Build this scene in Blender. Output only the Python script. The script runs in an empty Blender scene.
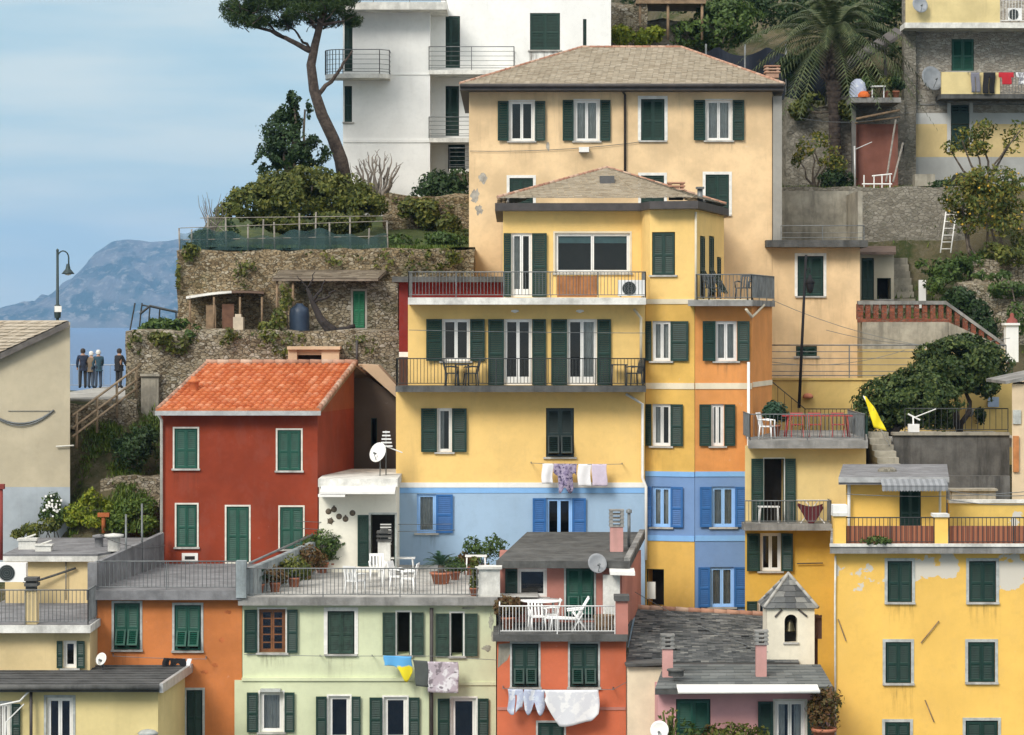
import bpy, math, random
from mathutils import Vector, Matrix, noise
SC = bpy.context.scene
COL = SC.collection
F = 2800.0; HY = 322.0          # focal length and horizon row of the photograph, in pixels
def X(px, Y): return (px-512.0)*Y/F
def Z(py, Y): return (HY-py)*Y/F
def W(px, py, Y): return Vector((X(px, Y), Y, Z(py, Y)))
def q(px, Y): return (X(px, Y), Y)
def YF(z, py): return z*F/(HY-py)
def onfloor(px, py, z):
    Y = YF(z, py); return Vector((X(px, Y), Y, z))
V = Vector

# ------------------------------------------------------------------ ground height
PROF = {
 'sea': [(55,-24),(400,-24)],
 'leftlow': [(55,-19.5),(78,-15),(86,-11.5),(95,-8.6),(97,-8.2),(101,-3.2),(106,-2.95),(127,-3.02),(129,-19),(140,-23),(400,-26)],
 'left': [(55,-19.5),(78,-15),(86,-11.5),(94.6,-7.9),(95.2,-7.0),(97,-5.9),(101,-3.0),(106,-2.95),(127,-3.02),(129,-19),(140,-23),(400,-26)],
 'mid': [(55,-19.5),(78,-15),(90,-12),(97,-9.5),(101,-5),(105,-3),(110,0),(118,3.8),(122,4.6),(130,1),(160,-20),(400,-25)],
 'right': [(55,-19.5),(78,-15),(90,-12.5),(97,-11.5),(101,-8),(104,-5.2),(108.6,-3.2),(109.4,0.0),(112,0.5),(115.5,2.2),(116.5,5.5),(124,5.9),(128,8.6),(134,12),(150,21),(200,45),(300,70),(400,80)],
}
STA = [(-400,'sea'),(-60,'sea'),(-34,'leftlow'),(-15.5,'leftlow'),(-14.9,'left'),(-12.7,'left'),(-11.9,'mid'),(1.5,'mid'),(7,'right'),(400,'right')]
def prof(n, y):
    p = PROF[n]
    if y <= p[0][0]: return p[0][1]
    for (a, za), (b, zb) in zip(p, p[1:]):
        if y <= b: return za+(zb-za)*(y-a)/(b-a)
    return p[-1][1]
def ground(x, y):
    for (a, na), (b, nb) in zip(STA, STA[1:]):
        if x <= b:
            t = max(0, min(1, (x-a)/(b-a)))
            return prof(na, y)*(1-t)+prof(nb, y)*t
    return prof('right', y)

# ------------------------------------------------------------------ mesh builder
class MB:
    def __init__(s): s.v = []; s.f = []; s.m = []; s.s = []
    def poly(s, pts, m=0, sm=False):
        i = len(s.v); s.v += [tuple(p) for p in pts]
        s.f.append(tuple(range(i, i+len(pts)))); s.m.append(m); s.s.append(sm)
        return s
    def obox(s, o, a, b, c, m=0):
        o = V(o); p = [o, o+a, o+a+b, o+b, o+c, o+a+c, o+a+b+c, o+b+c]
        i = len(s.v); s.v += [tuple(t) for t in p]
        for f in ((0,3,2,1),(4,5,6,7),(0,1,5,4),(1,2,6,5),(2,3,7,6),(3,0,4,7)):
            s.f.append(tuple(i+k for k in f)); s.m.append(m); s.s.append(False)
        return s
    def box(s, x0, x1, y0, y1, z0, z1, m=0):
        return s.obox((x0, y0, z0), V((x1-x0,0,0)), V((0,y1-y0,0)), V((0,0,z1-z0)), m)
    def pbox(s, x0, x1, yt, yb, Y0, Y1, m=0):
        return s.box(X(x0,Y0), X(x1,Y0), Y0, Y1, Z(yb,Y0), Z(yt,Y0), m)
    def prism(s, pts, vec, m=0):
        pts = [V(p) for p in pts]; vec = V(vec)
        s.poly(pts[::-1], m); s.poly([p+vec for p in pts], m)
        n = len(pts)
        for i in range(n):
            a, b = pts[i], pts[(i+1) % n]; s.poly([a, b, b+vec, a+vec], m)
        return s
    def tube(s, pts, r, n=6, m=0, cap=True):
        pts = [V(p) for p in pts]; k = len(pts)
        rr = r if isinstance(r, (list, tuple)) else [r]*k
        base = len(s.v); prev = None
        for i, p in enumerate(pts):
            d = (pts[min(i+1, k-1)]-pts[max(i-1, 0)])
            d = d.normalized() if d.length > 1e-9 else V((0,0,1))
            if prev is None:
                up = V((0,0,1)) if abs(d.z) < .9 else V((1,0,0))
                a = d.cross(up).normalized()
            else:
                a = prev-d*prev.dot(d); a = a.normalized() if a.length > 1e-6 else d.orthogonal().normalized()
            prev = a; b = d.cross(a)
            for j in range(n):
                t = 2*math.pi*j/n; s.v.append(tuple(p+(a*math.cos(t)+b*math.sin(t))*rr[i]))
        for i in range(k-1):
            for j in range(n):
                s.f.append((base+i*n+j, base+i*n+(j+1) % n, base+(i+1)*n+(j+1) % n, base+(i+1)*n+j)); s.m.append(m); s.s.append(n > 5)
        if cap:
            s.f.append(tuple(base+j for j in range(n))[::-1]); s.m.append(m); s.s.append(False)
            s.f.append(tuple(base+(k-1)*n+j for j in range(n))); s.m.append(m); s.s.append(False)
        return s
    def lathe(s, c, prof_, n=16, m=0, axis=None):
        c = V(c); base = len(s.v)
        R = V((0,0,1)).rotation_difference(axis).to_matrix() if axis is not None else None
        for r, z in prof_:
            for j in range(n):
                t = 2*math.pi*j/n; p = V((r*math.cos(t), r*math.sin(t), z))
                s.v.append(tuple(c+(R @ p if R else p)))
        for i in range(len(prof_)-1):
            for j in range(n):
                s.f.append((base+i*n+j, base+i*n+(j+1) % n, base+(i+1)*n+(j+1) % n, base+(i+1)*n+j)); s.m.append(m); s.s.append(True)
        return s
    def build(s, name, mats, parent=None, label=None, off=None):
        if off is None: off = world_off(parent)
        me = bpy.data.meshes.new(name)
        me.from_pydata([(a-off.x, b-off.y, c-off.z) for a, b, c in s.v], [], s.f)
        if not isinstance(mats, (list, tuple)): mats = [mats]
        for m_ in mats: me.materials.append(m_)
        me.polygons.foreach_set('material_index', s.m)
        me.polygons.foreach_set('use_smooth', s.s)
        me.update()
        o = bpy.data.objects.new(name, me); COL.objects.link(o)
        if parent is not None: o.parent = parent
        if label: o['label'] = label
        return o
def world_off(p):
    o = V((0,0,0))
    while p is not None: o = o+p.location; p = p.parent
    return o
def T(name, label, cat, loc, group=None):
    o = bpy.data.objects.new(name, None); COL.objects.link(o); o.empty_display_size = .3
    o.location = V(loc); o['label'] = label; o['category'] = cat
    if group: o['group'] = group
    return o
def S(mb, name, label, cat, mats, loc, group=None):           # a thing that is one mesh
    o = mb.build(name, mats, None, label, off=V(loc)); o.location = V(loc)
    o['category'] = cat
    if group: o['group'] = group
    return o
def structure(mb, name, mats):
    o = mb.build(name, mats, None, off=V((0,0,0))); o['kind'] = 'structure'; return o

# ------------------------------------------------------------------ materials
def newmat(name):
    m = bpy.data.materials.new(name); m.use_nodes = True
    nt = m.node_tree; b = nt.nodes['Principled BSDF']; return m, nt, b
def nd(nt, t, ins=None, **kw):
    n = nt.nodes.new(t)
    for k, v_ in kw.items(): setattr(n, k, v_)
    for k, v_ in (ins or {}).items():
        if isinstance(v_, bpy.types.NodeSocket): nt.links.new(v_, n.inputs[k])
        else: n.inputs[k].default_value = v_
    return n
def c4(c): return (c[0], c[1], c[2], 1)
def mul(c, k): return tuple(max(0, min(1, x*k)) for x in c)
def mix(nt, f, a, b, mode='MIX'):
    n = nd(nt, 'ShaderNodeMix', data_type='RGBA', blend_type=mode)
    for s_, v_ in (('Factor', f),):
        if isinstance(v_, bpy.types.NodeSocket): nt.links.new(v_, n.inputs[0])
        else: n.inputs[0].default_value = v_
    for idx, v_ in ((6, a), (7, b)):
        if isinstance(v_, bpy.types.NodeSocket): nt.links.new(v_, n.inputs[idx])
        else: n.inputs[idx].default_value = c4(v_)
    return n.outputs[2]
def ramp(nt, fac, lo, hi):
    n = nd(nt, 'ShaderNodeMapRange', {0: fac, 1: lo, 2: hi, 3: 0., 4: 1.}); n.interpolation_type = 'SMOOTHSTEP'
    return n.outputs[0]
def math_(nt, op, a, b):
    n = nd(nt, 'ShaderNodeMath', operation=op)
    for i, v_ in enumerate((a, b)):
        if isinstance(v_, bpy.types.NodeSocket): nt.links.new(v_, n.inputs[i])
        else: n.inputs[i].default_value = v_
    return n.outputs[0]
def coord(nt, scale=(1,1,1)):
    tc = nd(nt, 'ShaderNodeTexCoord')
    mp = nd(nt, 'ShaderNodeMapping', {'Vector': tc.outputs['Object'], 'Scale': scale}); return mp.outputs[0]
def nz(nt, vec, sc, det=5, rough=.55):
    return nd(nt, 'ShaderNodeTexNoise', {'Vector': vec, 'Scale': sc, 'Detail': float(det), 'Roughness': rough}).outputs[0]
def bump(nt, b, h, st, dist=.02):
    n = nd(nt, 'ShaderNodeBump', {'Height': h, 'Strength': st, 'Distance': dist}); nt.links.new(n.outputs[0], b.inputs['Normal'])
def stucco(name, c, stain=.35, var=.14, patch=None, sc=1.0, dirt=(.16,.13,.10)):
    m, nt, b = newmat(name); v = coord(nt); vs = coord(nt, (2.2,2.2,.22))
    n1 = nz(nt, v, .55*sc, 7, .6); n2 = nz(nt, vs, .9, 6, .65); n3 = nz(nt, v, 4.5, 5, .6)
    col = mix(nt, ramp(nt, n1, .32, .68), mul(c, 1-var*1.25), mul(c, 1+var*.7))
    n5 = nz(nt, coord(nt, (1,1,.6)), 1.6, 9, .72); col = mix(nt, math_(nt, 'MULTIPLY', ramp(nt, n5, .50, .62), .15), col, tuple(.72*x+.06 for x in c))
    col = mix(nt, math_(nt, 'MULTIPLY', ramp(nt, n3, .45, .75), .22), col, mul(c, .72))
    col = mix(nt, math_(nt, 'MULTIPLY', ramp(nt, n2, .54, .80), stain), col, tuple(.55*x+.45*y for x, y in zip(dirt, mul(c,.6))))
    n4 = nz(nt, v, 2.1, 8, .7)
    col = mix(nt, math_(nt, 'MULTIPLY', ramp(nt, n4, .66, .73), .35), col, tuple(.5*x+.3 for x in c))
    if patch:
        pc, psc, thr, zc, zr = patch
        sep = nd(nt, 'ShaderNodeSeparateXYZ', {0: v}).outputs[2]
        dz = math_(nt, 'DIVIDE', math_(nt, 'ABSOLUTE', math_(nt, 'SUBTRACT', sep, zc), 0), zr)
        k = math_(nt, 'SUBTRACT', nz(nt, v, psc, 6, .6), math_(nt, 'MULTIPLY', dz, .18))
        col = mix(nt, ramp(nt, k, thr, thr+.012), col, pc)
    nt.links.new(col, b.inputs['Base Color']); b.inputs['Roughness'].default_value = .92
    b.inputs['Specular IOR Level'].default_value = .2
    bump(nt, b, nz(nt, v, 22, 6, .7), .25, .012); return m
def plain(name, c, rough=.6, metal=0, var=.12, sc=3, spec=.4, rnd=0):
    m, nt, b = newmat(name); v = coord(nt)
    col = mix(nt, ramp(nt, nz(nt, v, sc, 6, .65), .3, .7), mul(c, 1-var), mul(c, 1+var))
    if rnd:
        oi = nd(nt, 'ShaderNodeObjectInfo'); col = mix(nt, math_(nt, 'MULTIPLY', math_(nt, 'POWER', oi.outputs['Random'], 2.2), rnd), col, tuple(1.3*x+.014 for x in c))
    nt.links.new(col, b.inputs['Base Color']); b.inputs['Roughness'].default_value = rough
    b.inputs['Metallic'].default_value = metal; b.inputs['Specular IOR Level'].default_value = spec; return m
def concrete(name, c, stain=.7):
    m, nt, b = newmat(name); v = coord(nt); vs = coord(nt, (1.6,1.6,.25))
    col = mix(nt, ramp(nt, nz(nt, v, 1.3, 8, .7), .3, .7), mul(c, .65), mul(c, 1.2))
    col = mix(nt, math_(nt, 'MULTIPLY', ramp(nt, nz(nt, vs, 1.1, 7, .7), .45, .7), stain), col, mul(c, .35))
    nt.links.new(col, b.inputs['Base Color']); b.inputs['Roughness'].default_value = .95; b.inputs['Specular IOR Level'].default_value = .2
    bump(nt, b, nz(nt, v, 14, 6, .7), .4, .02); return m
def stone(name, cs, scale=3.2, mortar=(.10,.09,.075), moss=.35, zs=1.7):
    m, nt, b = newmat(name); v0 = coord(nt, (1,1,zs))
    dis = nd(nt, 'ShaderNodeTexNoise', {'Vector': v0, 'Scale': 2.2, 'Detail': 3.})
    vm = nd(nt, 'ShaderNodeVectorMath', {0: dis.outputs['Color'], 1: (.28,.28,.28)}, operation='MULTIPLY')
    v = nd(nt, 'ShaderNodeVectorMath', {0: v0, 1: vm.outputs[0]}, operation='ADD').outputs[0]
    vo = nd(nt, 'ShaderNodeTexVoronoi', {'Vector': v, 'Scale': scale, 'Randomness': 1.})
    ve = nd(nt, 'ShaderNodeTexVoronoi', {'Vector': v, 'Scale': scale, 'Randomness': 1.}, feature='DISTANCE_TO_EDGE')
    sep = nd(nt, 'ShaderNodeSeparateColor', {0: vo.outputs['Color']})
    cr = nd(nt, 'ShaderNodeValToRGB', {0: sep.outputs[0]}); e = cr.color_ramp.elements
    e[0].position = 0; e[0].color = c4(cs[0]); e[1].position = 1; e[1].color = c4(cs[-1])
    for i, c in enumerate(cs[1:-1]):
        k = e.new((i+1)/(len(cs)-1)); k.color = c4(c)
    col = mix(nt, math_(nt, 'MULTIPLY', nz(nt, v0, 9, 6, .7), .7), cr.outputs[0], mul(cs[0], .6))
    edge = ramp(nt, ve.outputs['Distance'], .0, .085)
    col = mix(nt, edge, mortar, col)
    vv = coord(nt)
    col = mix(nt, math_(nt, 'MULTIPLY', ramp(nt, nz(nt, vv, .7, 7, .7), .52, .66), moss), col, (.035,.05,.015))
    nt.links.new(col, b.inputs['Base Color']); b.inputs['Roughness'].default_value = .95; b.inputs['Specular IOR Level'].default_value = .2
    h = math_(nt, 'ADD', edge, math_(nt, 'MULTIPLY', nz(nt, v0, 10, 5, .7), .5)); bump(nt, b, h, .75, .055); return m
def tilemat(name, cs, rough=.85, stain=.35, stc=(.05,.04,.035)):
    m, nt, b = newmat(name); v = coord(nt)
    g = nd(nt, 'ShaderNodeNewGeometry'); cr = nd(nt, 'ShaderNodeValToRGB', {0: g.outputs['Random Per Island']}); e = cr.color_ramp.elements
    e[0].color = c4(cs[0]); e[1].color = c4(cs[-1])
    for i, c in enumerate(cs[1:-1]):
        k = e.new((i+1)/(len(cs)-1)); k.color = c4(c)
    col = mix(nt, math_(nt, 'MULTIPLY', ramp(nt, nz(nt, v, .8, 7, .7), .45, .72), stain), cr.outputs[0], stc)
    col = mix(nt, math_(nt, 'MULTIPLY', ramp(nt, nz(nt, v, 6, 6, .7), .4, .8), .35), col, mul(cs[0], .6))
    nt.links.new(col, b.inputs['Base Color']); b.inputs['Roughness'].default_value = rough; b.inputs['Specular IOR Level'].default_value = .25
    bump(nt, b, nz(nt, v, 20, 5, .7), .3, .015); return m
def leafmat(name, cs):
    m, nt, b = newmat(name)
    g = nd(nt, 'ShaderNodeNewGeometry'); cr = nd(nt, 'ShaderNodeValToRGB', {0: g.outputs['Random Per Island']}); e = cr.color_ramp.elements
    e[0].color = c4(cs[0]); e[1].color = c4(cs[-1])
    for i, c in enumerate(cs[1:-1]):
        k = e.new((i+1)/(len(cs)-1)); k.color = c4(c)
    v = coord(nt)
    col = mix(nt, math_(nt, 'MULTIPLY', ramp(nt, nz(nt, v, .9, 3), .35, .65), .45), cr.outputs[0], tuple(.8*a for a in cs[0]))
    nt.links.new(col, b.inputs['Base Color']); b.inputs['Roughness'].default_value = .55; b.inputs['Specular IOR Level'].default_value = .3
    tr = nd(nt, 'ShaderNodeBsdfTranslucent', {'Color': col}); ms = nd(nt, 'ShaderNodeMixShader', {0: .25, 1: b.outputs[0], 2: tr.outputs[0]})
    nt.links.new(ms.outputs[0], nt.nodes['Material Output'].inputs[0]); return m
def glassmat(name, tint=(.75,.8,.8), refl=.12):
    m, nt, b = newmat(name)
    t = nd(nt, 'ShaderNodeBsdfTransparent', {'Color': c4(tint)}); g = nd(nt, 'ShaderNodeBsdfGlossy', {'Roughness': .03, 'Color': (1,1,1,1)})
    fr = nd(nt, 'ShaderNodeFresnel', {'IOR': 1.5}); k = math_(nt, 'ADD', fr.outputs[0], refl-.04)
    ms = nd(nt, 'ShaderNodeMixShader', {0: k, 1: t.outputs[0], 2: g.outputs[0]})
    nt.links.new(ms.outputs[0], nt.nodes['Material Output'].inputs[0]); return m
def netmat(name, c, alpha=.55):
    m, nt, b = newmat(name); v = coord(nt)
    b.inputs['Base Color'].default_value = c4(c); b.inputs['Roughness'].default_value = .8
    t = nd(nt, 'ShaderNodeBsdfTransparent'); k = math_(nt, 'MULTIPLY', ramp(nt, nz(nt, v, 1.2, 4), .1, .6), alpha)
    ms = nd(nt, 'ShaderNodeMixShader', {0: k, 1: t.outputs[0], 2: b.outputs[0]})
    nt.links.new(ms.outputs[0], nt.nodes['Material Output'].inputs[0]); return m
def stripemat(name, c1, c2, sc, axis=0):
    m, nt, b = newmat(name); v = coord(nt)
    s_ = nd(nt, 'ShaderNodeSeparateXYZ', {0: v}).outputs[axis]
    w = math_(nt, 'SINE', math_(nt, 'MULTIPLY', s_, sc), 0)
    nt.links.new(mix(nt, ramp(nt, w, -.15, .15), c1, c2), b.inputs['Base Color']); b.inputs['Roughness'].default_value = .85; return m
def blotch(name, c1, c2, c3, sc):
    m, nt, b = newmat(name); v = coord(nt)
    col = mix(nt, ramp(nt, nz(nt, v, sc, 4), .42, .52), c1, c2); col = mix(nt, ramp(nt, nz(nt, coord(nt, (1,2,1.3)), sc*1.3, 3), .55, .62), col, c3)
    nt.links.new(col, b.inputs['Base Color']); b.inputs['Roughness'].default_value = .85; return m

WHITE = plain('white_paint', (.76,.75,.71), .5, var=.06)
GREEN = plain('dark_green_paint', (.004,.027,.018), .5, var=.3, sc=5, rnd=.45)
GREENR = plain('mid_green_paint', (.007,.064,.041), .5, var=.25, sc=5, rnd=.4)
GREENO = plain('weathered_green_paint', (.016,.040,.027), .7, var=.5, sc=6, rnd=.4)
BLACKG = plain('blackish_green_paint', (.010,.020,.018), .4, var=.3)
BLUES = plain('overlay_blue_shutter', (.022,.115,.33), .5, var=.12, sc=5)  # stands for a translucent blue overlay on the shutters, not their own paint
BLUEF = plain('overlay_blue_frame', (.30,.52,.85), .5, var=.05)  # overlay blue put into the window frame colour
BROWNF = plain('brown_window_wood', (.17,.065,.022), .55, var=.3)
DARK = plain('dark_room', (.018,.016,.014), .9, var=.4, sc=2)
GLASS = glassmat('window_glass', (.7,.74,.74), .05)
CURT = plain('curtain_cloth', (.62,.61,.58), .9, var=.12, sc=4)
SILL = plain('stone_sill', (.40,.39,.36), .85, var=.3)
GREYTRIM = plain('grey_stone_surround', (.40,.42,.40), .85, var=.22, sc=4)
PALETRIM = plain('pale_painted_surround', (.62,.60,.52), .85, var=.15, sc=4)
WTRIM = plain('whitewashed_surround', (.72,.71,.66), .85, var=.12, sc=4)
IRON = plain('dark_iron', (.045,.05,.05), .55, metal=.3, var=.3)
GREYIRON = plain('grey_iron', (.16,.17,.17), .5, metal=.3, var=.25)
WIRON = plain('white_iron', (.72,.72,.70), .45, var=.08)
FASCIA = plain('dark_fascia', (.055,.048,.045), .6, var=.25)
GUTTER = plain('zinc_gutter', (.42,.42,.41), .45, metal=.3, var=.2)
SLAB = concrete('slab_concrete', (.26,.255,.24))
DSLAB = concrete('dark_slab', (.10,.10,.095))
WSLAB = concrete('white_slab', (.66,.65,.60), .3)
CONC = concrete('old_concrete', (.34,.315,.255), .7)
DCONC = concrete('dark_old_concrete', (.125,.12,.11), .85)
FLOOR = concrete('terrace_paving', (.42,.41,.38), .25)
GREYROOF = concrete('grey_roofing', (.20,.20,.205), .4)
DARKROOF = concrete('bitumen_roofing', (.085,.085,.083), .4)
RUBBLE = stone('rubble_stone', [(.14,.10,.055),(.31,.23,.13),(.44,.345,.21),(.34,.285,.19),(.56,.49,.36)], 7.2, mortar=(.075,.06,.04), moss=.5)
RUBBLE2 = stone('pale_rubble', [(.14,.11,.07),(.31,.255,.165),(.46,.40,.285),(.37,.325,.24),(.62,.57,.47)], 6.6, mortar=(.075,.063,.045), moss=.45)
GREYSTONE = stone('grey_stone', [(.20,.18,.14),(.27,.25,.20),(.33,.305,.25),(.40,.37,.31)], 5.2, mortar=(.24,.22,.18), moss=.25)
BLOCK = stone('coursed_stone', [(.30,.265,.215),(.40,.36,.30),(.50,.46,.39),(.58,.54,.47)], 5.0, mortar=(.36,.33,.28), moss=.03, zs=1.9)
SLATEB = tilemat('beige_slate', [(.31,.26,.19),(.38,.325,.245),(.43,.375,.29),(.35,.305,.235)], stain=.25, stc=(.18,.15,.10))
SLATEG = tilemat('grey_slate', [(.055,.06,.062),(.10,.105,.105),(.16,.165,.16),(.085,.09,.095),(.26,.26,.24)], stain=.3)
SLATEF = tilemat('flat_grey_slate', [(.10,.11,.11),(.14,.15,.145),(.18,.19,.185)], stain=.3)
TERRA = tilemat('terracotta', [(.42,.105,.033),(.50,.145,.048),(.55,.185,.075),(.46,.12,.04),(.62,.27,.14)], stain=.25, stc=(.20,.05,.02))
RIDGE = tilemat('ridge_terracotta', [(.34,.17,.11),(.44,.26,.18),(.50,.36,.27)], stain=.3)
WOOD = plain('old_wood', (.22,.15,.09), .8, var=.35)
WOODO = plain('orange_wood', (.42,.17,.055), .6, var=.25, sc=2)
PLAST = plain('white_plastic', (.80,.80,.78), .35, var=.04)
DPLAST = plain('dark_rattan', (.045,.05,.052), .5, var=.3)
BARK = plain('bark', (.10,.08,.06), .95, var=.4, sc=7)
PBARK = plain('pine_bark', (.062,.047,.038), .95, var=.5, sc=6)
TPOT = plain('terracotta_pot', (.42,.16,.09), .8, var=.2)
CHIMP = stucco('pink_chimney_plaster', (.55,.30,.27), .4)
TEAL = netmat('green_net', (.022,.06,.06), .72)
NAVY = netmat('navy_net', (.007,.012,.024), 1.5)
m, nt, b = newmat('sill_stain'); tc = nd(nt, 'ShaderNodeTexCoord'); sx = nd(nt, 'ShaderNodeSeparateXYZ', {0: tc.outputs['Generated']}); oi = nd(nt, 'ShaderNodeObjectInfo')
vs = nd(nt, 'ShaderNodeMapping', {'Vector': tc.outputs['Object'], 'Scale': (5,5,.35)}).outputs[0]; k_ = ramp(nt, nz(nt, vs, 1.6, 6, .7), .46, .72)
k_ = math_(nt, 'MULTIPLY', k_, math_(nt, 'MULTIPLY', ramp(nt, sx.outputs[2], 0., .95), math_(nt, 'MULTIPLY', oi.outputs['Random'], .62)))
k_ = math_(nt, 'MULTIPLY', k_, math_(nt, 'MULTIPLY', ramp(nt, sx.outputs[0], 0., .15), ramp(nt, sx.outputs[0], 1., .85)))
b.inputs['Base Color'].default_value = (.10,.075,.05,1); b.inputs['Roughness'].default_value = .95; ts_ = nd(nt, 'ShaderNodeBsdfTransparent'); ms = nd(nt, 'ShaderNodeMixShader', {0: k_, 1: ts_.outputs[0], 2: b.outputs[0]}); nt.links.new(ms.outputs[0], nt.nodes['Material Output'].inputs[0]); STAIN = m
# ------------------------------------------------------------------ houses
class Fac:
    def __init__(s, a, b):
        s.p0 = V((a[0], a[1], 0)); p1 = V((b[0], b[1], 0)); s.L = (p1-s.p0).length
        s.ux = (p1-s.p0).normalized(); s.n = V((s.ux.y, -s.ux.x, 0)); s.ang = math.atan2(s.ux.y, s.ux.x); s.holes = []
    def u(s, px):
        k = (px-512.0)/F; return (k*s.p0.y-s.p0.x)/(s.ux.x-k*s.ux.y)
    def z(s, px, py):
        return (HY-py)*(s.p0.y+s.ux.y*s.u(px))/F
    def pt(s, u, z, d=0): return s.p0+s.ux*u+V((0,0,z))+s.n*d
    def bar(s, mb, u0, u1, z0, z1, d0, d1, m=0):
        mb.obox(s.pt(u0, z0, d0), s.ux*(u1-u0), s.n*(d1-d0), V((0,0,z1-z0)), m)
class House:
    def __init__(s, name, label, cat, px, Y, group=None):
        x = X(px, Y); s.root = T(name, label, cat, (x, Y, ground(x, Y)), group); s.bodies = []
    def body(s, fp, bands, zb=None):
        if zb is None: zb = min(ground(*p) for p in fp)-.4
        b = {'fp': fp, 'zb': zb, 'bands': bands, 'f': [Fac(fp[i], fp[(i+1) % len(fp)]) for i in range(len(fp))]}
        s.bodies.append(b); return b['f']
    def finish(s):
        for b in s.bodies:
            z0 = b['zb']
            for bi, (zt, m, lab) in enumerate(b['bands']):
                mb = MB()
                for f in b['f']:
                    hs = [h for h in f.holes if h[2] < zt-.01 and h[3] > z0+.01]
                    us = sorted({0.0, f.L, *[max(0, min(f.L, k)) for h in hs for k in h[:2]]})
                    zs = sorted({z0, zt, *[max(z0, min(zt, k)) for h in hs for k in h[2:4]]})
                    for i in range(len(us)-1):
                        for j in range(len(zs)-1):
                            cu, cz = (us[i]+us[i+1])/2, (zs[j]+zs[j+1])/2
                            if any(h[0] < cu < h[1] and h[2] < cz < h[3] for h in hs): continue
                            mb.poly([f.pt(us[i], zs[j]), f.pt(us[i+1], zs[j]), f.pt(us[i+1], zs[j+1]), f.pt(us[i], zs[j+1])])
                    for (a, c, e, g, d) in hs:
                        e2, g2 = max(e, z0), min(g, zt); P = f.pt
                        mb.poly([P(a,e2), P(a,g2), P(a,g2,-d), P(a,e2,-d)]); mb.poly([P(c,g2), P(c,e2), P(c,e2,-d), P(c,g2,-d)])
                        mb.poly([P(a,g2), P(c,g2), P(c,g2,-d), P(a,g2,-d)]); mb.poly([P(a,e2), P(a,e2,-d), P(c,e2,-d), P(c,e2)])
                        mb.poly([P(a,e2,-d), P(a,g2,-d), P(c,g2,-d), P(c,e2,-d)], 1)
                if bi == len(b['bands'])-1: mb.poly([(x, y, zt) for x, y in b['fp']])
                mb.build('wall', [m, DARK], s.root, lab); z0 = zt
        return s.root
    def part(s, mb, name, mats, label=None): return mb.build(name, mats, s.root, label)

_sh = {}
def shutter_mesh(w, h, flap, mat):
    key = (round(w, 2), round(h, 2), flap, mat.name)
    if key in _sh: return _sh[key]
    w, h = key[0], key[1]; mb = MB(); t = .042; st = min(.07, w*.16)
    mb.box(0, st, -t, 0, 0, h); mb.box(w-st, w, -t, 0, 0, h)
    zm = h*.47
    for a, b in ((0, .07), (h-.07, h), (zm-.035, zm+.035)):
        if flap and a == 0: b = .04
        mb.box(st, w-st, -t+.002, -.002, a, b)
    def slats(z0, z1, M=None, x0=st, x1=w-st):
        n = max(3, int((z1-z0)/.062)); p = (z1-z0)/n
        for i in range(n):
            za = z0+i*p
            pts = [V((x0, -t+.004, za)), V((x1, -t+.004, za)), V((x1, -.006, za+p*.95)), V((x0, -.006, za+p*.95))]
            if M: pts = [M @ k for k in pts]
            mb.poly(pts)
    slats(zm+.035, h-.07)
    if flap:
        R = Matrix.Translation((0, -t, zm-.03)) @ Matrix.Rotation(math.radians(-24-flap), 4, 'X') @ Matrix.Translation((0, t, -(zm-.03)))
        a, b = st*.4, w-st*.4
        i0 = len(mb.v)
        mb.box(a, a+.05, -t, 0, .06, zm-.04); mb.box(b-.05, b, -t, 0, .06, zm-.04); mb.box(a+.05, b-.05, -t, 0, .06, .11); mb.box(a+.05, b-.05, -t, 0, zm-.09, zm-.04)
        mb.v[i0:] = [tuple(R @ V(k)) for k in mb.v[i0:]]
        slats(.11, zm-.09, R, a+.05, b-.05)
    else: slats(.07, zm-.035)
    me = bpy.data.meshes.new('shutter'); me.from_pydata(mb.v, [], mb.f); me.materials.append(mat); me.update(); _sh[key] = me; return me
def shutter(parent, f, u0, u1, z0, z1, d, mat, flap=0, rot=0, label=None):
    me = shutter_mesh(u1-u0-.006, z1-z0-.01, flap, mat)
    o = bpy.data.objects.new('shutter', me); COL.objects.link(o); o.parent = parent
    o.location = f.pt(u0+.003, z0+.005, d)-world_off(parent)
    o.rotation_euler = (0, 0, f.ang+rot)
    if label: o['label'] = label
    return o
RW = random.Random(5)
def ringbars(f, mb, u0, u1, z0, z1, t, d0, d1, m=0, bottom=True):
    f.bar(mb, u0, u0+t, z0, z1, d0, d1, m); f.bar(mb, u1-t, u1, z0, z1, d0, d1, m)
    f.bar(mb, u0+t, u1-t, z1-t, z1, d0, d1, m)
    if bottom: f.bar(mb, u0+t, u1-t, z0, z0+t, d0, d1, m)
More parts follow.
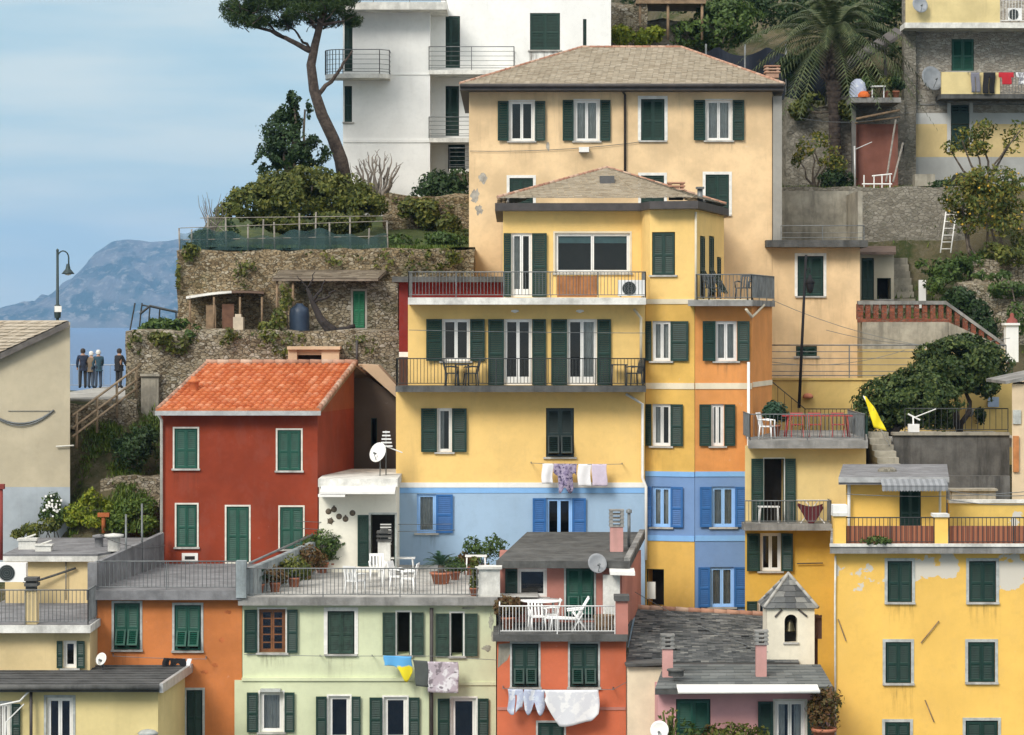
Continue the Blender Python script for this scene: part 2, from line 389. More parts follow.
def win(h, f, x0, x1, y0, y1, kind='open', L=None, R=None, sh=GREEN, fr=WHITE, trim=None, tw=.09, sill=SILL, curt=0, label=None, mull=1, door=False, name=None, cross=0, flap=4, ysh=None, depth=None):
    """kind: open (glazed frame), closed / tilt (leaves shut over it), bare (an unglazed dark opening)"""
    xm = (x0+x1)/2; u0, u1 = f.u(x0), f.u(x1); z1, z0 = f.z(xm, y0), f.z(xm, y1)
    dep = depth or {'open': .9, 'bare': .9, 'closed': .11, 'tilt': .35}[kind]
    f.holes.append((u0, u1, z0, z1, dep))
    mb = MB(); t = .055
    if kind == 'open':
        ringbars(f, mb, u0, u1, z0, z1, t, -.15, -.08)
        n = mull+1; wv = (u1-u0-2*t)/n
        for i in range(n):
            a = u0+t+i*wv; ringbars(f, mb, a+.004, a+wv-.004, z0+t, z1-t, .05, -.135, -.09)
            if cross:
                for j in range(1, cross+1):
                    zz = z0+t+(z1-z0-2*t)*j/(cross+1); f.bar(mb, a+.05, a+wv-.05, zz-.018, zz+.018, -.13, -.095)
        if door: f.bar(mb, u0+t, u1-t, z0+t, z0+t+(z1-z0)*.10, -.13, -.1)
    else:
        ringbars(f, mb, u0, u1, z0, z1, .03, -.10, -.062, bottom=False)
    if trim: 
        ringbars(f, mb, u0-tw, u1+tw, z0-(.0 if sill else tw), z1+tw, tw, -.02, .022, 1, bottom=not sill)
    r = mb.build(name or ('glazed_door' if door and kind == 'open' else 'window'), [fr if kind == 'open' else sh, trim or fr], h.root, label)
    if kind == 'open':
        g = MB(); g.poly([f.pt(u0+t, z0+t, -.11), f.pt(u1-t, z0+t, -.11), f.pt(u1-t, z1-t, -.11), f.pt(u0+t, z1-t, -.11)]); g.build('pane', GLASS, r)
    if curt:
        c = MB(); spans = {1: [(0, 1)], 2: [(0, .33), (.67, 1)], 3: [(.5, 1)], 4: [(0, .45)]}[curt]; W_ = u1-u0-2*t
        for a, b in spans:
            ua, ub = u0+t+W_*a, u0+t+W_*b; n = max(6, int((ub-ua)/.035)); 
            for i in range(n):
                k0, k1 = ua+(ub-ua)*i/n, ua+(ub-ua)*(i+1)/n; d0, d1 = -.24+.03*math.sin(i*1.9), -.24+.03*math.sin((i+1)*1.9)
                c.poly([f.pt(k0, z0+t, d0), f.pt(k1, z0+t, d1), f.pt(k1, z1-t, d1), f.pt(k0, z1-t, d0)])
        c.build('curtain', CURT, r)
    if kind in ('closed', 'tilt'):
        um = (u0+u1)/2; fl = flap if kind == 'tilt' else 0
        shutter(r, f, u0+.03, um, z0+.01, z1-.03, -.035 if kind == 'closed' else -.03, sh, fl); shutter(r, f, um, u1-.03, z0+.01, z1-.03, -.035 if kind == 'closed' else -.03, sh, fl)
    ys = ysh or (y0, y1); zs1, zs0 = f.z(xm, ys[0]), f.z(xm, ys[1])
    if L is not None:
        uh = u0-(tw if trim and f.u(L) < u0-2.2*tw else 0); wl = uh-f.u(L); an = RW.choice((.02, .03, .05, .09, .16)); uo = uh-wl*math.cos(an)
        shutter(r, f, uo, uo+wl, zs0, zs1, .055+wl*math.sin(an), sh, 0, an)
    if R is not None: shutter(r, f, u1+(tw if trim and f.u(R) > u1+2.2*tw else 0), f.u(R), zs0, zs1, .05, sh, 0, -RW.choice((.02, .03, .05, .09, .18)))
    if sill and not door:
        sb = MB(); f.bar(sb, u0-.09, u1+.09, z0-.06, z0, -.03, .09); sb.build('sill', sill, r)
        if RW.random() < .8:
            hh = RW.uniform(.5, 1.3); q4 = [f.pt(u0-.14, z0-.055-hh, .006), f.pt(u1+.14, z0-.055-hh, .006), f.pt(u1+.14, z0-.055, .006), f.pt(u0-.14, z0-.055, .006)]
            MB().poly(q4).build('weather_stain', STAIN, r)
    return r
def patch(h, f, px, py, rx, ry, mat, seed=0, d=.006, name='bare_render'):
    rg = random.Random(seed); n = 18; mb = MB(); uc, zc = f.u(px), f.z(px, py); s_ = f.p0.y/F
    mb.poly([f.pt(uc+math.cos(i*6.283/n)*rx*s_*rg.uniform(.55,1.15), zc+math.sin(i*6.283/n)*ry*s_*rg.uniform(.55,1.15), d) for i in range(n)]); return h.part(mb, name, mat)
def rail(parent, pts, h=1.0, sp=.12, mat=IRON, name='railing', horiz=0, post=1.6, r=.010, label=None, mid=False):
    mb = MB(); pts = [V(p) for p in pts]; up = V((0,0,1))
    for a, b in zip(pts, pts[1:]):
        L = (b-a).length; d = (b-a)/L
        mb.tube([a+up*h, b+up*h], r*2.0, 6); mb.tube([a+up*.09, b+up*.09], r*1.3, 4)
        n = max(1, round(L/post))
        for i in range(n+1): 
            p = a+(b-a)*i/n; mb.tube([p, p+up*h], r*1.8, 5)
        if horiz:
            for j in range(1, horiz): mb.tube([a+up*h*j/horiz, b+up*h*j/horiz], r, 4)
        else:
            n = max(1, int(L/sp))
            for i in range(1, n):
                p = a+(b-a)*i/n; mb.tube([p+up*.09, p+up*h], r, 4, cap=False)
    return mb.build(name, mat, parent, label)
def strip(h, f, x0, x1, y0, y1, mat, d=.03, name='string_course', label=None):
    mb = MB(); xm = (x0+x1)/2; f.bar(mb, f.u(x0), f.u(x1), f.z(xm, y1), f.z(xm, y0), -.03, d); return mb.build(name, mat, h.root, label)
def pipe(h, pts, mat=WHITE, r=.045, name='downpipe'):
    mb = MB().tube(pts, r, 8); return mb.build(name, mat, h.root)

# ------------------------------------------------------------------ roofs
RT = random.Random(11)
def tile_roof(mb, a, b, c, d, cw, ch, barrel=False, lift=.035, skip=0.0, jit=.008):
    a, b, c, d = map(V, (a, b, c, d)); n = ((b-a).cross(((c+d)-(a+b))*.5)).normalized()
    if n.z < 0: n = -n
    rows = max(1, round((((c+d)-(a+b))*.5).length/ch))
    for r in range(rows):
        t0, t1 = r/rows, min(1, (r+1.12)/rows)
        l0, r0, l1, r1 = a.lerp(d, t0), b.lerp(c, t0), a.lerp(d, t1), b.lerp(c, t1)
        wid = (r0-l0).length; k = max(1, round(wid/cw)); off = .5 if (r % 2 and not barrel) else 0
        for j in range(k+(1 if off else 0)):
            s0, s1 = max(0, (j-off)/k), min(1, (j+1-off)/k)
            if s1-s0 < 1e-4 or RT.random() < skip: continue
            jj = RT.uniform(-jit, jit); e = lift+jj
            if barrel:
                pr = [(0, 0), (.12, 0), (.3, .05), (.55, .065), (.8, .05), (.98, 0)]
                lo = [l0.lerp(r0, s0+(s1-s0)*u)+n*(e+hh) for u, hh in pr]; hi = [l1.lerp(r1, s0+(s1-s0)*u)+n*(.008+hh) for u, hh in pr]
                i0 = len(mb.v); mb.v += [tuple(p) for p in lo+hi]; m_ = len(pr)
                for i in range(m_-1):
                    mb.f.append((i0+i, i0+i+1, i0+m_+i+1, i0+m_+i)); mb.m.append(0); mb.s.append(False)
                base = [l0.lerp(r0, s0)+n*(e-.04), l0.lerp(r0, s1)+n*(e-.04)]
                i1 = len(mb.v); mb.v += [tuple(p) for p in base]; mb.f.append((i1, i1+1)+tuple(i0+m_-1-i for i in range(m_))); mb.m.append(0); mb.s.append(False)
            else:
                g = .004; A, B = l0.lerp(r0, s0), l0.lerp(r0, s1); C, D = l1.lerp(r1, s1), l1.lerp(r1, s0)
                if (B-A).length > .05: A, B = A+(B-A).normalized()*g, B-(B-A).normalized()*g
                dn = (l0-l1).normalized()*RT.uniform(0, .02)
                A, B = A+dn, B+dn
                p = [A+n*e, B+n*e, C+n*.006, D+n*.006, A+n*(e-.03), B+n*(e-.03)]
                i0 = len(mb.v); mb.v += [tuple(x) for x in p]
                for fc in ((0,1,2,3), (4,5,1,0)): mb.f.append(tuple(i0+x for x in fc)); mb.m.append(0); mb.s.append(False)
    return mb
def roof_base(mb, pts, t=.1, m=0): return mb.prism([V(p)-V((0,0,t)) for p in pts], (0,0,t-.005), m)
def ridge_caps(mb, p, q_, r=.1, st=.38, m=0):
    p, q_ = V(p), V(q_); n = max(1, int((q_-p).length/st)); d = (q_-p)/n
    for i in range(n): mb.tube([p+d*i+V((0,0,.02)), p+d*(i+1.08)+V((0,0,.02))], [r*1.08, r*.9], 8, m)
    return mb
def chimney_stack(h, x, y, z, w, hgt, mat, caps=4, name='chimney', capmat=None, capw=1.25):
    mb = MB().box(x-w/2, x+w/2, y-w/2, y+w/2, z, z+hgt); o = mb.build(name, mat, h.root)
    c = MB(); zz = z+hgt
    for i in range(caps):
        k = w*capw/2; c.box(x-k, x+k, y-k, y+k, zz, zz+.05); zz += .05
        if i < caps-1:
            for sx in (-1, 1):
                for sy in (-1, 1): c.box(x+sx*w*.42-.05, x+sx*w*.42+.05, y+sy*w*.42-.05, y+sy*w*.42+.05, zz, zz+.07)
            zz += .07
    c.build('chimney_cap', capmat or SLAB, o); return o

# ------------------------------------------------------------------ vegetation
def leafquads(mb, c, r, n, size, rg, shell=.45, thr=-.15, freq=.8, m=0, asp=.55, droop=0):
    c = V(c); r = V(r); mn = min(r)
    for _ in range(n):
        d = V((rg.gauss(0,1), rg.gauss(0,1), rg.gauss(0,1))).normalized()
        k = (shell**3+(1-shell**3)*rg.random())**(1/3)
        bumpy = 1+.28*noise.noise(V((d.x*2.1+c.x, d.y*2.1, d.z*2.1+c.z)))
        p = c+V((d.x*r.x, d.y*r.y, d.z*r.z))*k*bumpy
        if noise.noise(p*freq*1.7+V((7.3, 1.1, 3.7))) < thr: continue
        nr = (d+V((rg.uniform(-1,1), rg.uniform(-1,1), rg.uniform(-1,1)))*.9).normalized()
        t = nr.cross(V((rg.uniform(-1,1), rg.uniform(-1,1), rg.uniform(-1,1)))).normalized(); b = nr.cross(t)
        s_ = size*rg.uniform(.6, 1.35); t = t*s_; b = b*s_*asp
        mb.poly([p-t, p-b*.9+nr*s_*.1, p+t, p+b*.9+nr*s_*.1], m)
    return mb
def limb(mb, p, q_, r0, r1, rg, wob=.08, k=5, n=7, m=0):
    p, q_ = V(p), V(q_); L = (q_-p).length; pts = []
    for i in range(k+1):
        t = i/k; w = wob*L*math.sin(t*math.pi)
        pts.append(p.lerp(q_, t)+V((rg.uniform(-w,w), rg.uniform(-w,w), rg.uniform(-w,w)*.5)))
    mb.tube(pts, [r0+(r1-r0)*i/k for i in range(k+1)], n, m); return pts
LEAF_DARK = leafmat('dark_leaf', [(.016,.036,.012),(.032,.066,.020),(.06,.105,.03)])
LEAF_MID = leafmat('mid_leaf', [(.032,.065,.014),(.07,.12,.026),(.12,.18,.038)])
LEAF_OLIVE = leafmat('olive_leaf', [(.04,.058,.012),(.09,.115,.022),(.15,.165,.03),(.21,.20,.04)])
LEAF_LIGHT = leafmat('light_leaf', [(.05,.095,.015),(.10,.16,.025),(.17,.22,.03)])
LEAF_YEL = leafmat('yellow_green_leaf', [(.10,.15,.015),(.22,.27,.02),(.33,.33,.03)])
LEAF_CIT = leafmat('citrus_leaf', [(.045,.075,.015),(.09,.12,.024),(.19,.19,.03),(.34,.25,.04)])
LEAF_PINE = leafmat('pine_needle', [(.018,.04,.009),(.036,.07,.014),(.07,.11,.022)])
LEAF_PALM = leafmat('palm_leaf', [(.04,.06,.022),(.075,.10,.035),(.13,.145,.06)])
LEAF_ROUND = leafmat('holm_leaf', [(.016,.036,.010),(.038,.072,.018),(.08,.12,.03),(.15,.185,.05)])
LEAF_RUST = leafmat('rusty_leaf', [(.10,.05,.02),(.16,.09,.03),(.07,.08,.025)])
PETAL = plain('white_petal', (.8,.78,.74), .7, var=.05)
def plant(name, label, cat, base, blobs, n, size, mat, seed=0, group=None, thr=-.15, stemr=.03, freq=.8, extra=None, shell=.45, asp=.55, stem=True):
    """blobs: (centre, radii) in world metres"""
    rg = random.Random(seed); r = T(name, label, cat, base, group)
    mb = MB(); tot = sum(b[1][0]*b[1][1]*b[1][2] for b in blobs)**.001
    vs = [max(b[1])**2 for b in blobs]; sv = sum(vs)
    for (c, rr), w in zip(blobs, vs): leafquads(mb, c, rr, max(8, int(n*w/sv)), size, rg, shell, thr, freq, asp=asp)
    if extra: extra(mb, rg)
    mb.build('foliage', [mat, PETAL], r)
    if stem:
        st = MB()
        for c, rr in blobs:
            limb(st, base, V(c)-V((0,0,rr[2]*.2)), stemr, stemr*.4, rg, .08, 4, 5)
        st.build('stem', BARK, r)
    return r
def pblob(px, py, Y, rx, ry, d=None):
    s = Y/F; return (W(px, py, Y), (rx*s, (d or (rx+ry)/2)*s, ry*s))
def pot_lathe(c, r, h, mb=None):
    mb = mb or MB(); return mb.lathe(c, [(0, 0), (r*.68, 0), (r*.92, h*.82), (r*1.05, h*.82), (r*1.05, h), (r*.9, h), (r*.86, h*.86), (0, h*.86)], 14)
def potted(label, base, r, h, blobs, n, size, leaf, seed, potmat=None, group='potted plants', potlabel=None):
    base = V(base); rg = random.Random(seed); t = T('potted_plant', label, 'potted plant', base, group)
    pot_lathe(base, r, h).build('pot', potmat or TPOT, t, potlabel)
    mb = MB()
    for (dx, dy, dz, rx, rz) in blobs: leafquads(mb, base+V((dx, dy, dz)), (rx, rx, rz), n, size, rg, .3, -.3, 1.5)
    mb.build('foliage', leaf, t); st = MB()
    for (dx, dy, dz, rx, rz) in blobs: limb(st, base+V((0,0,h*.8)), base+V((dx, dy, dz)), .02, .01, rg, .05, 3, 5)
    st.build('stem', BARK, t); return t

# ------------------------------------------------------------------ furniture and small things
def rotz(mb, i0, c, a):
    c = V(c); R = Matrix.Rotation(a, 3, 'Z'); mb.v[i0:] = [tuple(c+R @ V(k)) for k in mb.v[i0:]]
def chair(label, loc, a, mat, group=None, arms=True, low=0):
    t = T('garden_chair', label, 'chair', loc, group); off = V((0,0,0))
    def B(name, fn):
        mb = MB(); fn(mb); rotz(mb, 0, loc, a); return mb.build(name, mat, t)
    B('seat', lambda m: m.box(-.22, .22, -.22, .22, .40, .435))
    def back(m):
        for x in (-.2, -.1, 0, .1, .2): m.obox((x-.028, .19, .43), V((.056,0,0)), V((0,.025,0)), V((0,.10,.42)))
        m.obox((-.23, .28, .80), V((.46,0,0)), V((0,.03,0)), V((0,.02,.08)))
    B('backrest', back)
    for sx in (-1, 1):
        for sy in (-1, 1): B('leg', lambda m: m.tube([(sx*.23, sy*.22, 0), (sx*.20, sy*.19, .42)], [.022, .028], 6))
        if arms: B('armrest', lambda m: m.tube([(sx*.23, -.2, .42), (sx*.25, -.2, .62), (sx*.25, .05, .65), (sx*.22, .24, .63)], .024, 6))
    return t
def table(label, loc, w, d, h, mat, a=0, round_=False, group=None):
    t = T('garden_table', label, 'table', loc, group); c = V(loc)
    mb = MB()
    if round_: mb.lathe((0,0,0), [(0, h-.035), (w/2, h-.035), (w/2, h), (0, h)], 20)
    else: mb.box(-w/2, w/2, -d/2, d/2, h-.035, h)
    rotz(mb, 0, c, a); mb.build('table_top', mat, t)
    for sx in (-1, 1):
        for sy in (-1, 1):
            k = .30 if round_ else .45
            mb = MB().tube([(sx*w*k, sy*d*k, 0), (sx*w*k*.92, sy*d*k*.92, h-.035)], .025, 6); rotz(mb, 0, c, a); mb.build('leg', mat, t)
    return t
def dish(label, loc, r, aim, mat, pole=.5, group='satellite dishes', lean=None):
    """loc is the foot of the pole, or a point on the wall when lean is given"""
    t = T('satellite_dish', label, 'satellite dish', loc, group); c = V(loc)+(lean if lean else V((0,0,pole))); aim = V(aim).normalized()
    pr = [(0, 0)]+[(r*k, .22*r*k*k) for k in (.25, .5, .75, 1)]+[(r*1.02, .22*r-.01)]+[(r*k, .22*r*k*k-.02) for k in (.75, .5, .25, 0)]
    MB().lathe(c+aim*.06, pr, 20, axis=aim).build('reflector', mat, t)
    mb = MB(); f = c+aim*(r*1.0); lo = c+V((0,0,-r*.9))+aim*.2; mb.tube([lo, f+V((0,0,-r*.25))], .014, 5); mb.tube([f+V((0,0,-r*.25)), f+V((0,0,-r*.25))-aim*.12], .035, 8); mb.build('feed_arm', GREYIRON, t)
    MB().tube([V(loc), c-aim*.02, c+aim*.06], .022, 6).build('mount', GREYIRON, t); return t
def ac_unit(label, x0, x1, y0, y1, Y, d=.32):
    t = T('air_conditioner', label, 'air conditioner', W((x0+x1)/2, y1, Y), 'air conditioning units')
    MB().pbox(x0, x1, y0, y1-1, Y, Y+d).build('casing', PLAST, t)
    cx, cz, r = X(x0+(x1-x0)*.40, Y), Z((y0+y1)/2, Y), (Z(y0, Y)-Z(y1, Y))*.40; mb = MB()
    for k in (1, .75, .5, .25):
        pts = [V((cx+r*k*math.cos(i*.3142), Y-.015, cz+r*k*math.sin(i*.3142))) for i in range(21)]; mb.tube(pts, .008, 4, cap=False)
    mb.lathe((cx, Y-.004, cz), [(0, 0), (r*.95, 0)], 20, m=1, axis=V((0,-1,0))); mb.build('fan_grille', [GREYIRON, BLACKG], t)
    for xx in (x0+2, x1-3): MB().box(X(xx, Y), X(xx+1.5, Y), Y+.02, Y+d-.02, Z(y1, Y), Z(y1-1, Y)).build('foot', GREYIRON, t)
    return t
RC = random.Random(3)
def cloth(name, label, pts_top, drop, Y, mat, cat='laundry', group=None, sag=.0, folds=5, amp=.05, shape='sheet', skew=0):
    """hangs from pts_top=(x0,y,x1,y') in pixels; drop in pixels (one value or a function of t)"""
    x0, ya, x1, yb = pts_top; nu, nv = 22, 12; mb = MB(); ph = RC.uniform(0, 6)
    def P(i, j):
        t, v = i/nu, j/nv; d = drop(t) if callable(drop) else drop
        y = ya+(yb-ya)*t + d*v + sag*math.sin(t*math.pi)
        w = .6*amp*(.25+.75*v)*(math.sin(t*folds*3.2+ph+v*1.3)+.6*math.sin(t*folds*1.9+ph*2+v*2))
        p = W(x0+(x1-x0)*t+skew*v, y, Y); return p+V((.02*math.sin(v*5+ph), w, 0))
    keep = lambda t, v: True
    if shape == 'trousers': keep = lambda t, v: not (v > .28 and .46 < t < .54)
    if shape == 'shirt': keep = lambda t, v: not (v > .45 and (t < .2 or t > .8))
    grid = {}
    for i in range(nu):
        for j in range(nv):
            if keep((i+.5)/nu, (j+.5)/nv): mb.poly([P(i, j), P(i+1, j), P(i+1, j+1), P(i, j+1)], 0, True)
    o = S(mb, name, label, cat, mat, W((x0+x1)/2, ya, Y), group)
    me = o.data; import bmesh
    bm = bmesh.new(); bm.from_mesh(me); bmesh.ops.remove_doubles(bm, verts=bm.verts, dist=.0005); bm.to_mesh(me); bm.free()
    sd = o.modifiers.new('thickness', 'SOLIDIFY'); sd.thickness = .012; return o
def line_(name, label, pts, mat=GREYIRON, r=.009, cat='clothesline', group=None, brackets=()):
    mb = MB(); mb.tube(pts, r, 5)
    for a, b in brackets: mb.tube([a, b], .018, 5)
    return S(mb, name, label, cat, mat, V(pts[0]), group)
def catenary(a, b, sag, n=10):
    a, b = V(a), V(b); return [a.lerp(b, i/n)-V((0,0,sag*4*(i/n)*(1-i/n))) for i in range(n+1)]
def ladder_(label, a, b, w, mat):
    a, b = V(a), V(b); t = T('ladder', label, 'ladder', a); s_ = V((w/2, 0, 0)); n = 6
    for k in (-1, 1): MB().tube([a+s_*k, b+s_*k], .03, 6).build('rail', mat, t)
    for i in range(n):
        p = a.lerp(b, (i+.6)/n); MB().tube([p-s_, p+s_], .02, 6).build('rung', mat, t)
    return t
def skin(name, joints, edges, radii, mat, parent, loc, root=0):
    me = bpy.data.meshes.new(name); me.from_pydata([tuple(j) for j in joints], edges, []); me.materials.append(mat)
    o = bpy.data.objects.new(name, me); COL.objects.link(o); o.parent = parent
    md = o.modifiers.new('skin', 'SKIN'); md.use_smooth_shade = True
    for i, v_ in enumerate(me.skin_vertices[0].data):
        r = radii[i]; v_.radius = (r, r) if not isinstance(r, tuple) else r; v_.use_root = (i == root)
    sb = o.modifiers.new('sub', 'SUBSURF'); sb.levels = 1; sb.render_levels = 2
    return o
SKINM = plain('skin', (.45,.27,.19), .6, var=.05)
HAIRM = plain('dark_hair', (.03,.022,.018), .7)
def person(label, loc, a, hgt, jacket, trousers, hat=None, arm=0):
    """standing figure seen from behind; body, then jacket, trousers and hair or cap over it"""
    t = T('person', label, 'person', loc, 'people at the sea railing'); t.rotation_euler = (0, 0, a); s_ = hgt/1.75
    k = lambda *p: V(p)*s_
    j = [k(0,0,.95), k(0,0,1.18), k(0,.01,1.40), k(0,.01,1.50), k(0,.03,1.60), k(0,.03,1.70),
         k(.19,.01,1.40), k(.25,.03+.1*arm,1.14), k(.23,.10+.2*arm,.92), k(.22,.13+.24*arm,.82), k(-.19,.01,1.40), k(-.25,.03,1.14), k(-.24,.07,.90), k(-.235,.09,.80),
         k(.095,0,.90), k(.10,.01,.50), k(.105,-.02,.09), k(.11,.13,.03), k(-.095,0,.90), k(-.12,.01,.50), k(-.13,-.02,.09), k(-.14,.13,.03)]
    e = [(0,1),(1,2),(2,3),(3,4),(4,5),(2,6),(6,7),(7,8),(8,9),(2,10),(10,11),(11,12),(12,13),(0,14),(14,15),(15,16),(16,17),(0,18),(18,19),(19,20),(20,21)]
    r = [.13,.125,.14,.055,.095,.085,.06,.045,.035,.04,.06,.045,.035,.04,.085,.06,.045,.04,.085,.06,.045,.04]
    skin('body', j, e, [x*s_ for x in r], SKINM, t, loc)
    jj = j[:3]+[j[6], j[7], j[8], j[10], j[11], j[12], k(0,.01,1.47), k(0,0,.82)]
    skin('jacket', jj, [(0,1),(1,2),(2,3),(3,4),(4,5),(2,6),(6,7),(7,8),(2,9),(0,10)], [x*s_ for x in (.17,.165,.17,.085,.068,.055,.085,.068,.055,.07,.165)], jacket, t, loc)
    tj = [j[0]-k(0,0,.04), j[14], j[15], j[16], j[18], j[19], j[20], j[17], j[21]]
    skin('trousers', tj, [(0,1),(1,2),(2,3),(0,4),(4,5),(5,6),(3,7),(6,8)], [x*s_ for x in (.14,.105,.08,.068,.105,.08,.068,.055,.055)], trousers, t, loc)
    hb = MB().lathe(k(0,.018,1.60), [(.105*s_, -.03*s_), (.115*s_, .05*s_), (.10*s_, .13*s_), (.05*s_, .17*s_), (0, .175*s_)], 14)
    if hat: hb.box(-.07*s_, .07*s_, .09*s_, .22*s_, 1.64*s_, 1.66*s_)
    o = hb.build('cap' if hat else 'hair', hat or HAIRM, None, off=V((0,0,0))); o.parent = t
    nb = MB().tube([k(0,.12,1.62), k(0,.145,1.585)], .018*s_, 6); o = nb.build('nose', SKINM, None, off=V((0,0,0))); o.parent = t
    return t
def steps(mb, x0, x1, ya, yb, za, zb, n, m=0):
    for i in range(n):
        y = ya+(yb-ya)*i/n; z = za+(zb-za)*(i+1)/n; mb.box(x0, x1, y+.001*i, yb, z-(zb-za)/n-.02, z, m)
    return mb
def rough_block(name, label, x0, x1, y0, y1, z0, z1, mat, cell=.3, amp=.07, skewx=0, top=.12, group=None, cat='stone wall'):
    """a masonry block with uneven front, sides and top"""
    mb = MB(); 
    def dsp(p): 
        n_ = noise.noise_vector(p*1.1)*amp+noise.noise_vector(p*3.1)*amp*.5
        if p.z > z1-.01: n_ += V((0,0,noise.noise(V((p.x*.7, p.y*.7, 2.0)))*top))
        return p+n_
    def grid(o, a, b):
        o, a, b = V(o), V(a), V(b); nu, nv = max(1, int(a.length/cell)), max(1, int(b.length/cell))
        for i in range(nu):
            for j in range(nv):
                mb.poly([dsp(o+a*s_+b*t_) for s_, t_ in ((i/nu, j/nv), ((i+1)/nu, j/nv), ((i+1)/nu, (j+1)/nv), (i/nu, (j+1)/nv))])
    dx, dy, dz = x1-x0, y1-y0, z1-z0
    grid((x0, y0, z0), (dx,0,0), (0,0,dz)); grid((x0, y0, z1), (dx,0,0), (0,dy,0))
    grid((x0, y1, z0), (0,-dy,0), (0,0,dz)); grid((x1, y0, z0), (0,dy,0), (0,0,dz))
    return S(mb, name, label, cat, mat, ((x0+x1)/2, y0, z0), group)
# ================================================================== camera, light, sky, sea, land
cam = bpy.data.cameras.new('camera'); co = bpy.data.objects.new('camera', cam); COL.objects.link(co); SC.camera = co
co.location = (0,0,0); co.rotation_euler = (math.radians(90), 0, 0)
cam.sensor_width = 36; cam.lens = F/1024*36; cam.shift_y = (HY-367.5)/1024; cam.clip_start = 1; cam.clip_end = 60000
EL, AZ = math.radians(37), math.atan2(-.50, -.86)
sv = V((math.sin(AZ)*math.cos(EL), math.cos(AZ)*math.cos(EL), math.sin(EL)))
sl = bpy.data.lights.new('sun', 'SUN'); sl.energy = 1.5; sl.angle = math.radians(20); sl.color = (1, .95, .87)
so = bpy.data.objects.new('sun', sl); COL.objects.link(so); so.rotation_euler = (-sv).to_track_quat('-Z', 'Y').to_euler(); so.location = (-60, -60, 120)
w = bpy.data.worlds.new('World'); SC.world = w; w.use_nodes = True; nt = w.node_tree
bg = nt.nodes['Background']; bg.inputs['Strength'].default_value = .11
sky = nd(nt, 'ShaderNodeTexSky', sky_type='NISHITA', sun_disc=False, sun_elevation=EL, sun_rotation=AZ, altitude=20., air_density=1.3, dust_density=.6, ozone_density=2.5)
tc = nd(nt, 'ShaderNodeTexCoord'); mp = nd(nt, 'ShaderNodeMapping', {'Vector': tc.outputs['Generated'], 'Scale': (9,9,62), 'Location': (.6, 0, .9)})
n1 = nz(nt, mp.outputs[0], .9, 5, .5)
cl = mix(nt, math_(nt, 'MULTIPLY', ramp(nt, n1, .30, .72), .85), (1.95, 2.85, 3.35), (3.5, 3.75, 3.65))
hz = nd(nt, 'ShaderNodeSeparateXYZ', {0: tc.outputs['Generated']}).outputs[2]
cl = mix(nt, ramp(nt, hz, .12, .55), cl, mix(nt, ramp(nt, n1, .3, .7), (6.9,6.7,6.5), (9.0,8.6,8.0)))
k = .88
nt.links.new(mix(nt, k, sky.outputs[0], cl), bg.inputs['Color'])
SC.view_settings.view_transform = 'Standard'; SC.view_settings.look = 'None'; SC.view_settings.exposure = .92; SC.view_settings.gamma = 1
SC.cycles.max_bounces = 6; SC.cycles.transparent_max_bounces = 16; SC.cycles.volume_bounces = 0

# sea
m, nt, b = newmat('sea_water'); v = coord(nt, (1, .5, 1)); b.inputs['Base Color'].default_value = (.02,.085,.20,1); b.inputs['Roughness'].default_value = .42; b.inputs['Specular IOR Level'].default_value = .35
bump(nt, b, nz(nt, v, .12, 6, .6), .8, 2.0); SEA = m
mb = MB(); mb.poly([(-13000,-150,-20), (13000,-150,-20), (13000,11800,-20), (-13000,11800,-20)]); structure(mb, 'sea', SEA)
# headland far across the sea
m, nt, b = newmat('headland_rock'); v = coord(nt, (1,.6,1)); n_ = nz(nt, v, .009, 8, .65)
g = nd(nt, 'ShaderNodeNewGeometry'); sp = nd(nt, 'ShaderNodeSeparateXYZ', {0: g.outputs['Normal']})
col = mix(nt, ramp(nt, n_, .40, .60), (.016,.034,.026), (.105,.10,.092)); col = mix(nt, ramp(nt, nz(nt, v, .03, 6, .7), .52, .62), col, (.19,.175,.155))
nt.links.new(col, b.inputs['Base Color']); b.inputs['Roughness'].default_value = 1; b.inputs['Specular IOR Level'].default_value = 0; ROCK = m
sil = [(-60,324),(-20,318),(0,309),(12,304),(24,301),(34,302),(42,294),(50,296),(62,283),(72,279),(84,266),(96,252),(106,246),(116,241),(124,239),(140,240),(152,242),(165,240),(180,239),(200,244),(230,252),(270,268),(330,290),(420,318),(480,326)]
def silh(px):
    for (a, ya), (c, yc) in zip(sil, sil[1:]):
        if px <= c: return ya+(yc-ya)*(px-a)/(c-a)
    return 328
mb = MB(); NU, NVV = 180, 44; grid = []
for i in range(NU+1):
    px = -60+540*i/NU; row = []
    for j in range(NVV+1):
        t = j/NVV; Y = 9350+2300*t; x = X(px, 10300); R_ = max(2, Z(silh(px), 10300)+20)
        tt = min(1, t/.42) if t < .42 else 1-(t-.42)/.58
        s_ = .82*tt**.8+.18*tt**3
        p_ = V((x*.004, Y*.0026, 0)); rd = 1-abs(noise.noise(p_))*2
        h = R_*s_+(rd*.5+noise.noise(p_*2.7)*.5+noise.noise(p_*6.5)*.35)*60*math.sin(min(1, tt)*math.pi)**.8*min(1, R_/260)
        if tt > .97: h = R_+noise.noise(V((x*.02, 0, 0)))*7+noise.noise(V((x*.006, 4, 0)))*7
        row.append(V((x, Y, -21+h if tt > 0 else -24)))
    grid.append(row)
for i in range(NU):
    for j in range(NVV): mb.poly([grid[i][j], grid[i+1][j], grid[i+1][j+1], grid[i][j+1]])
structure(mb, 'headland_hill', ROCK)
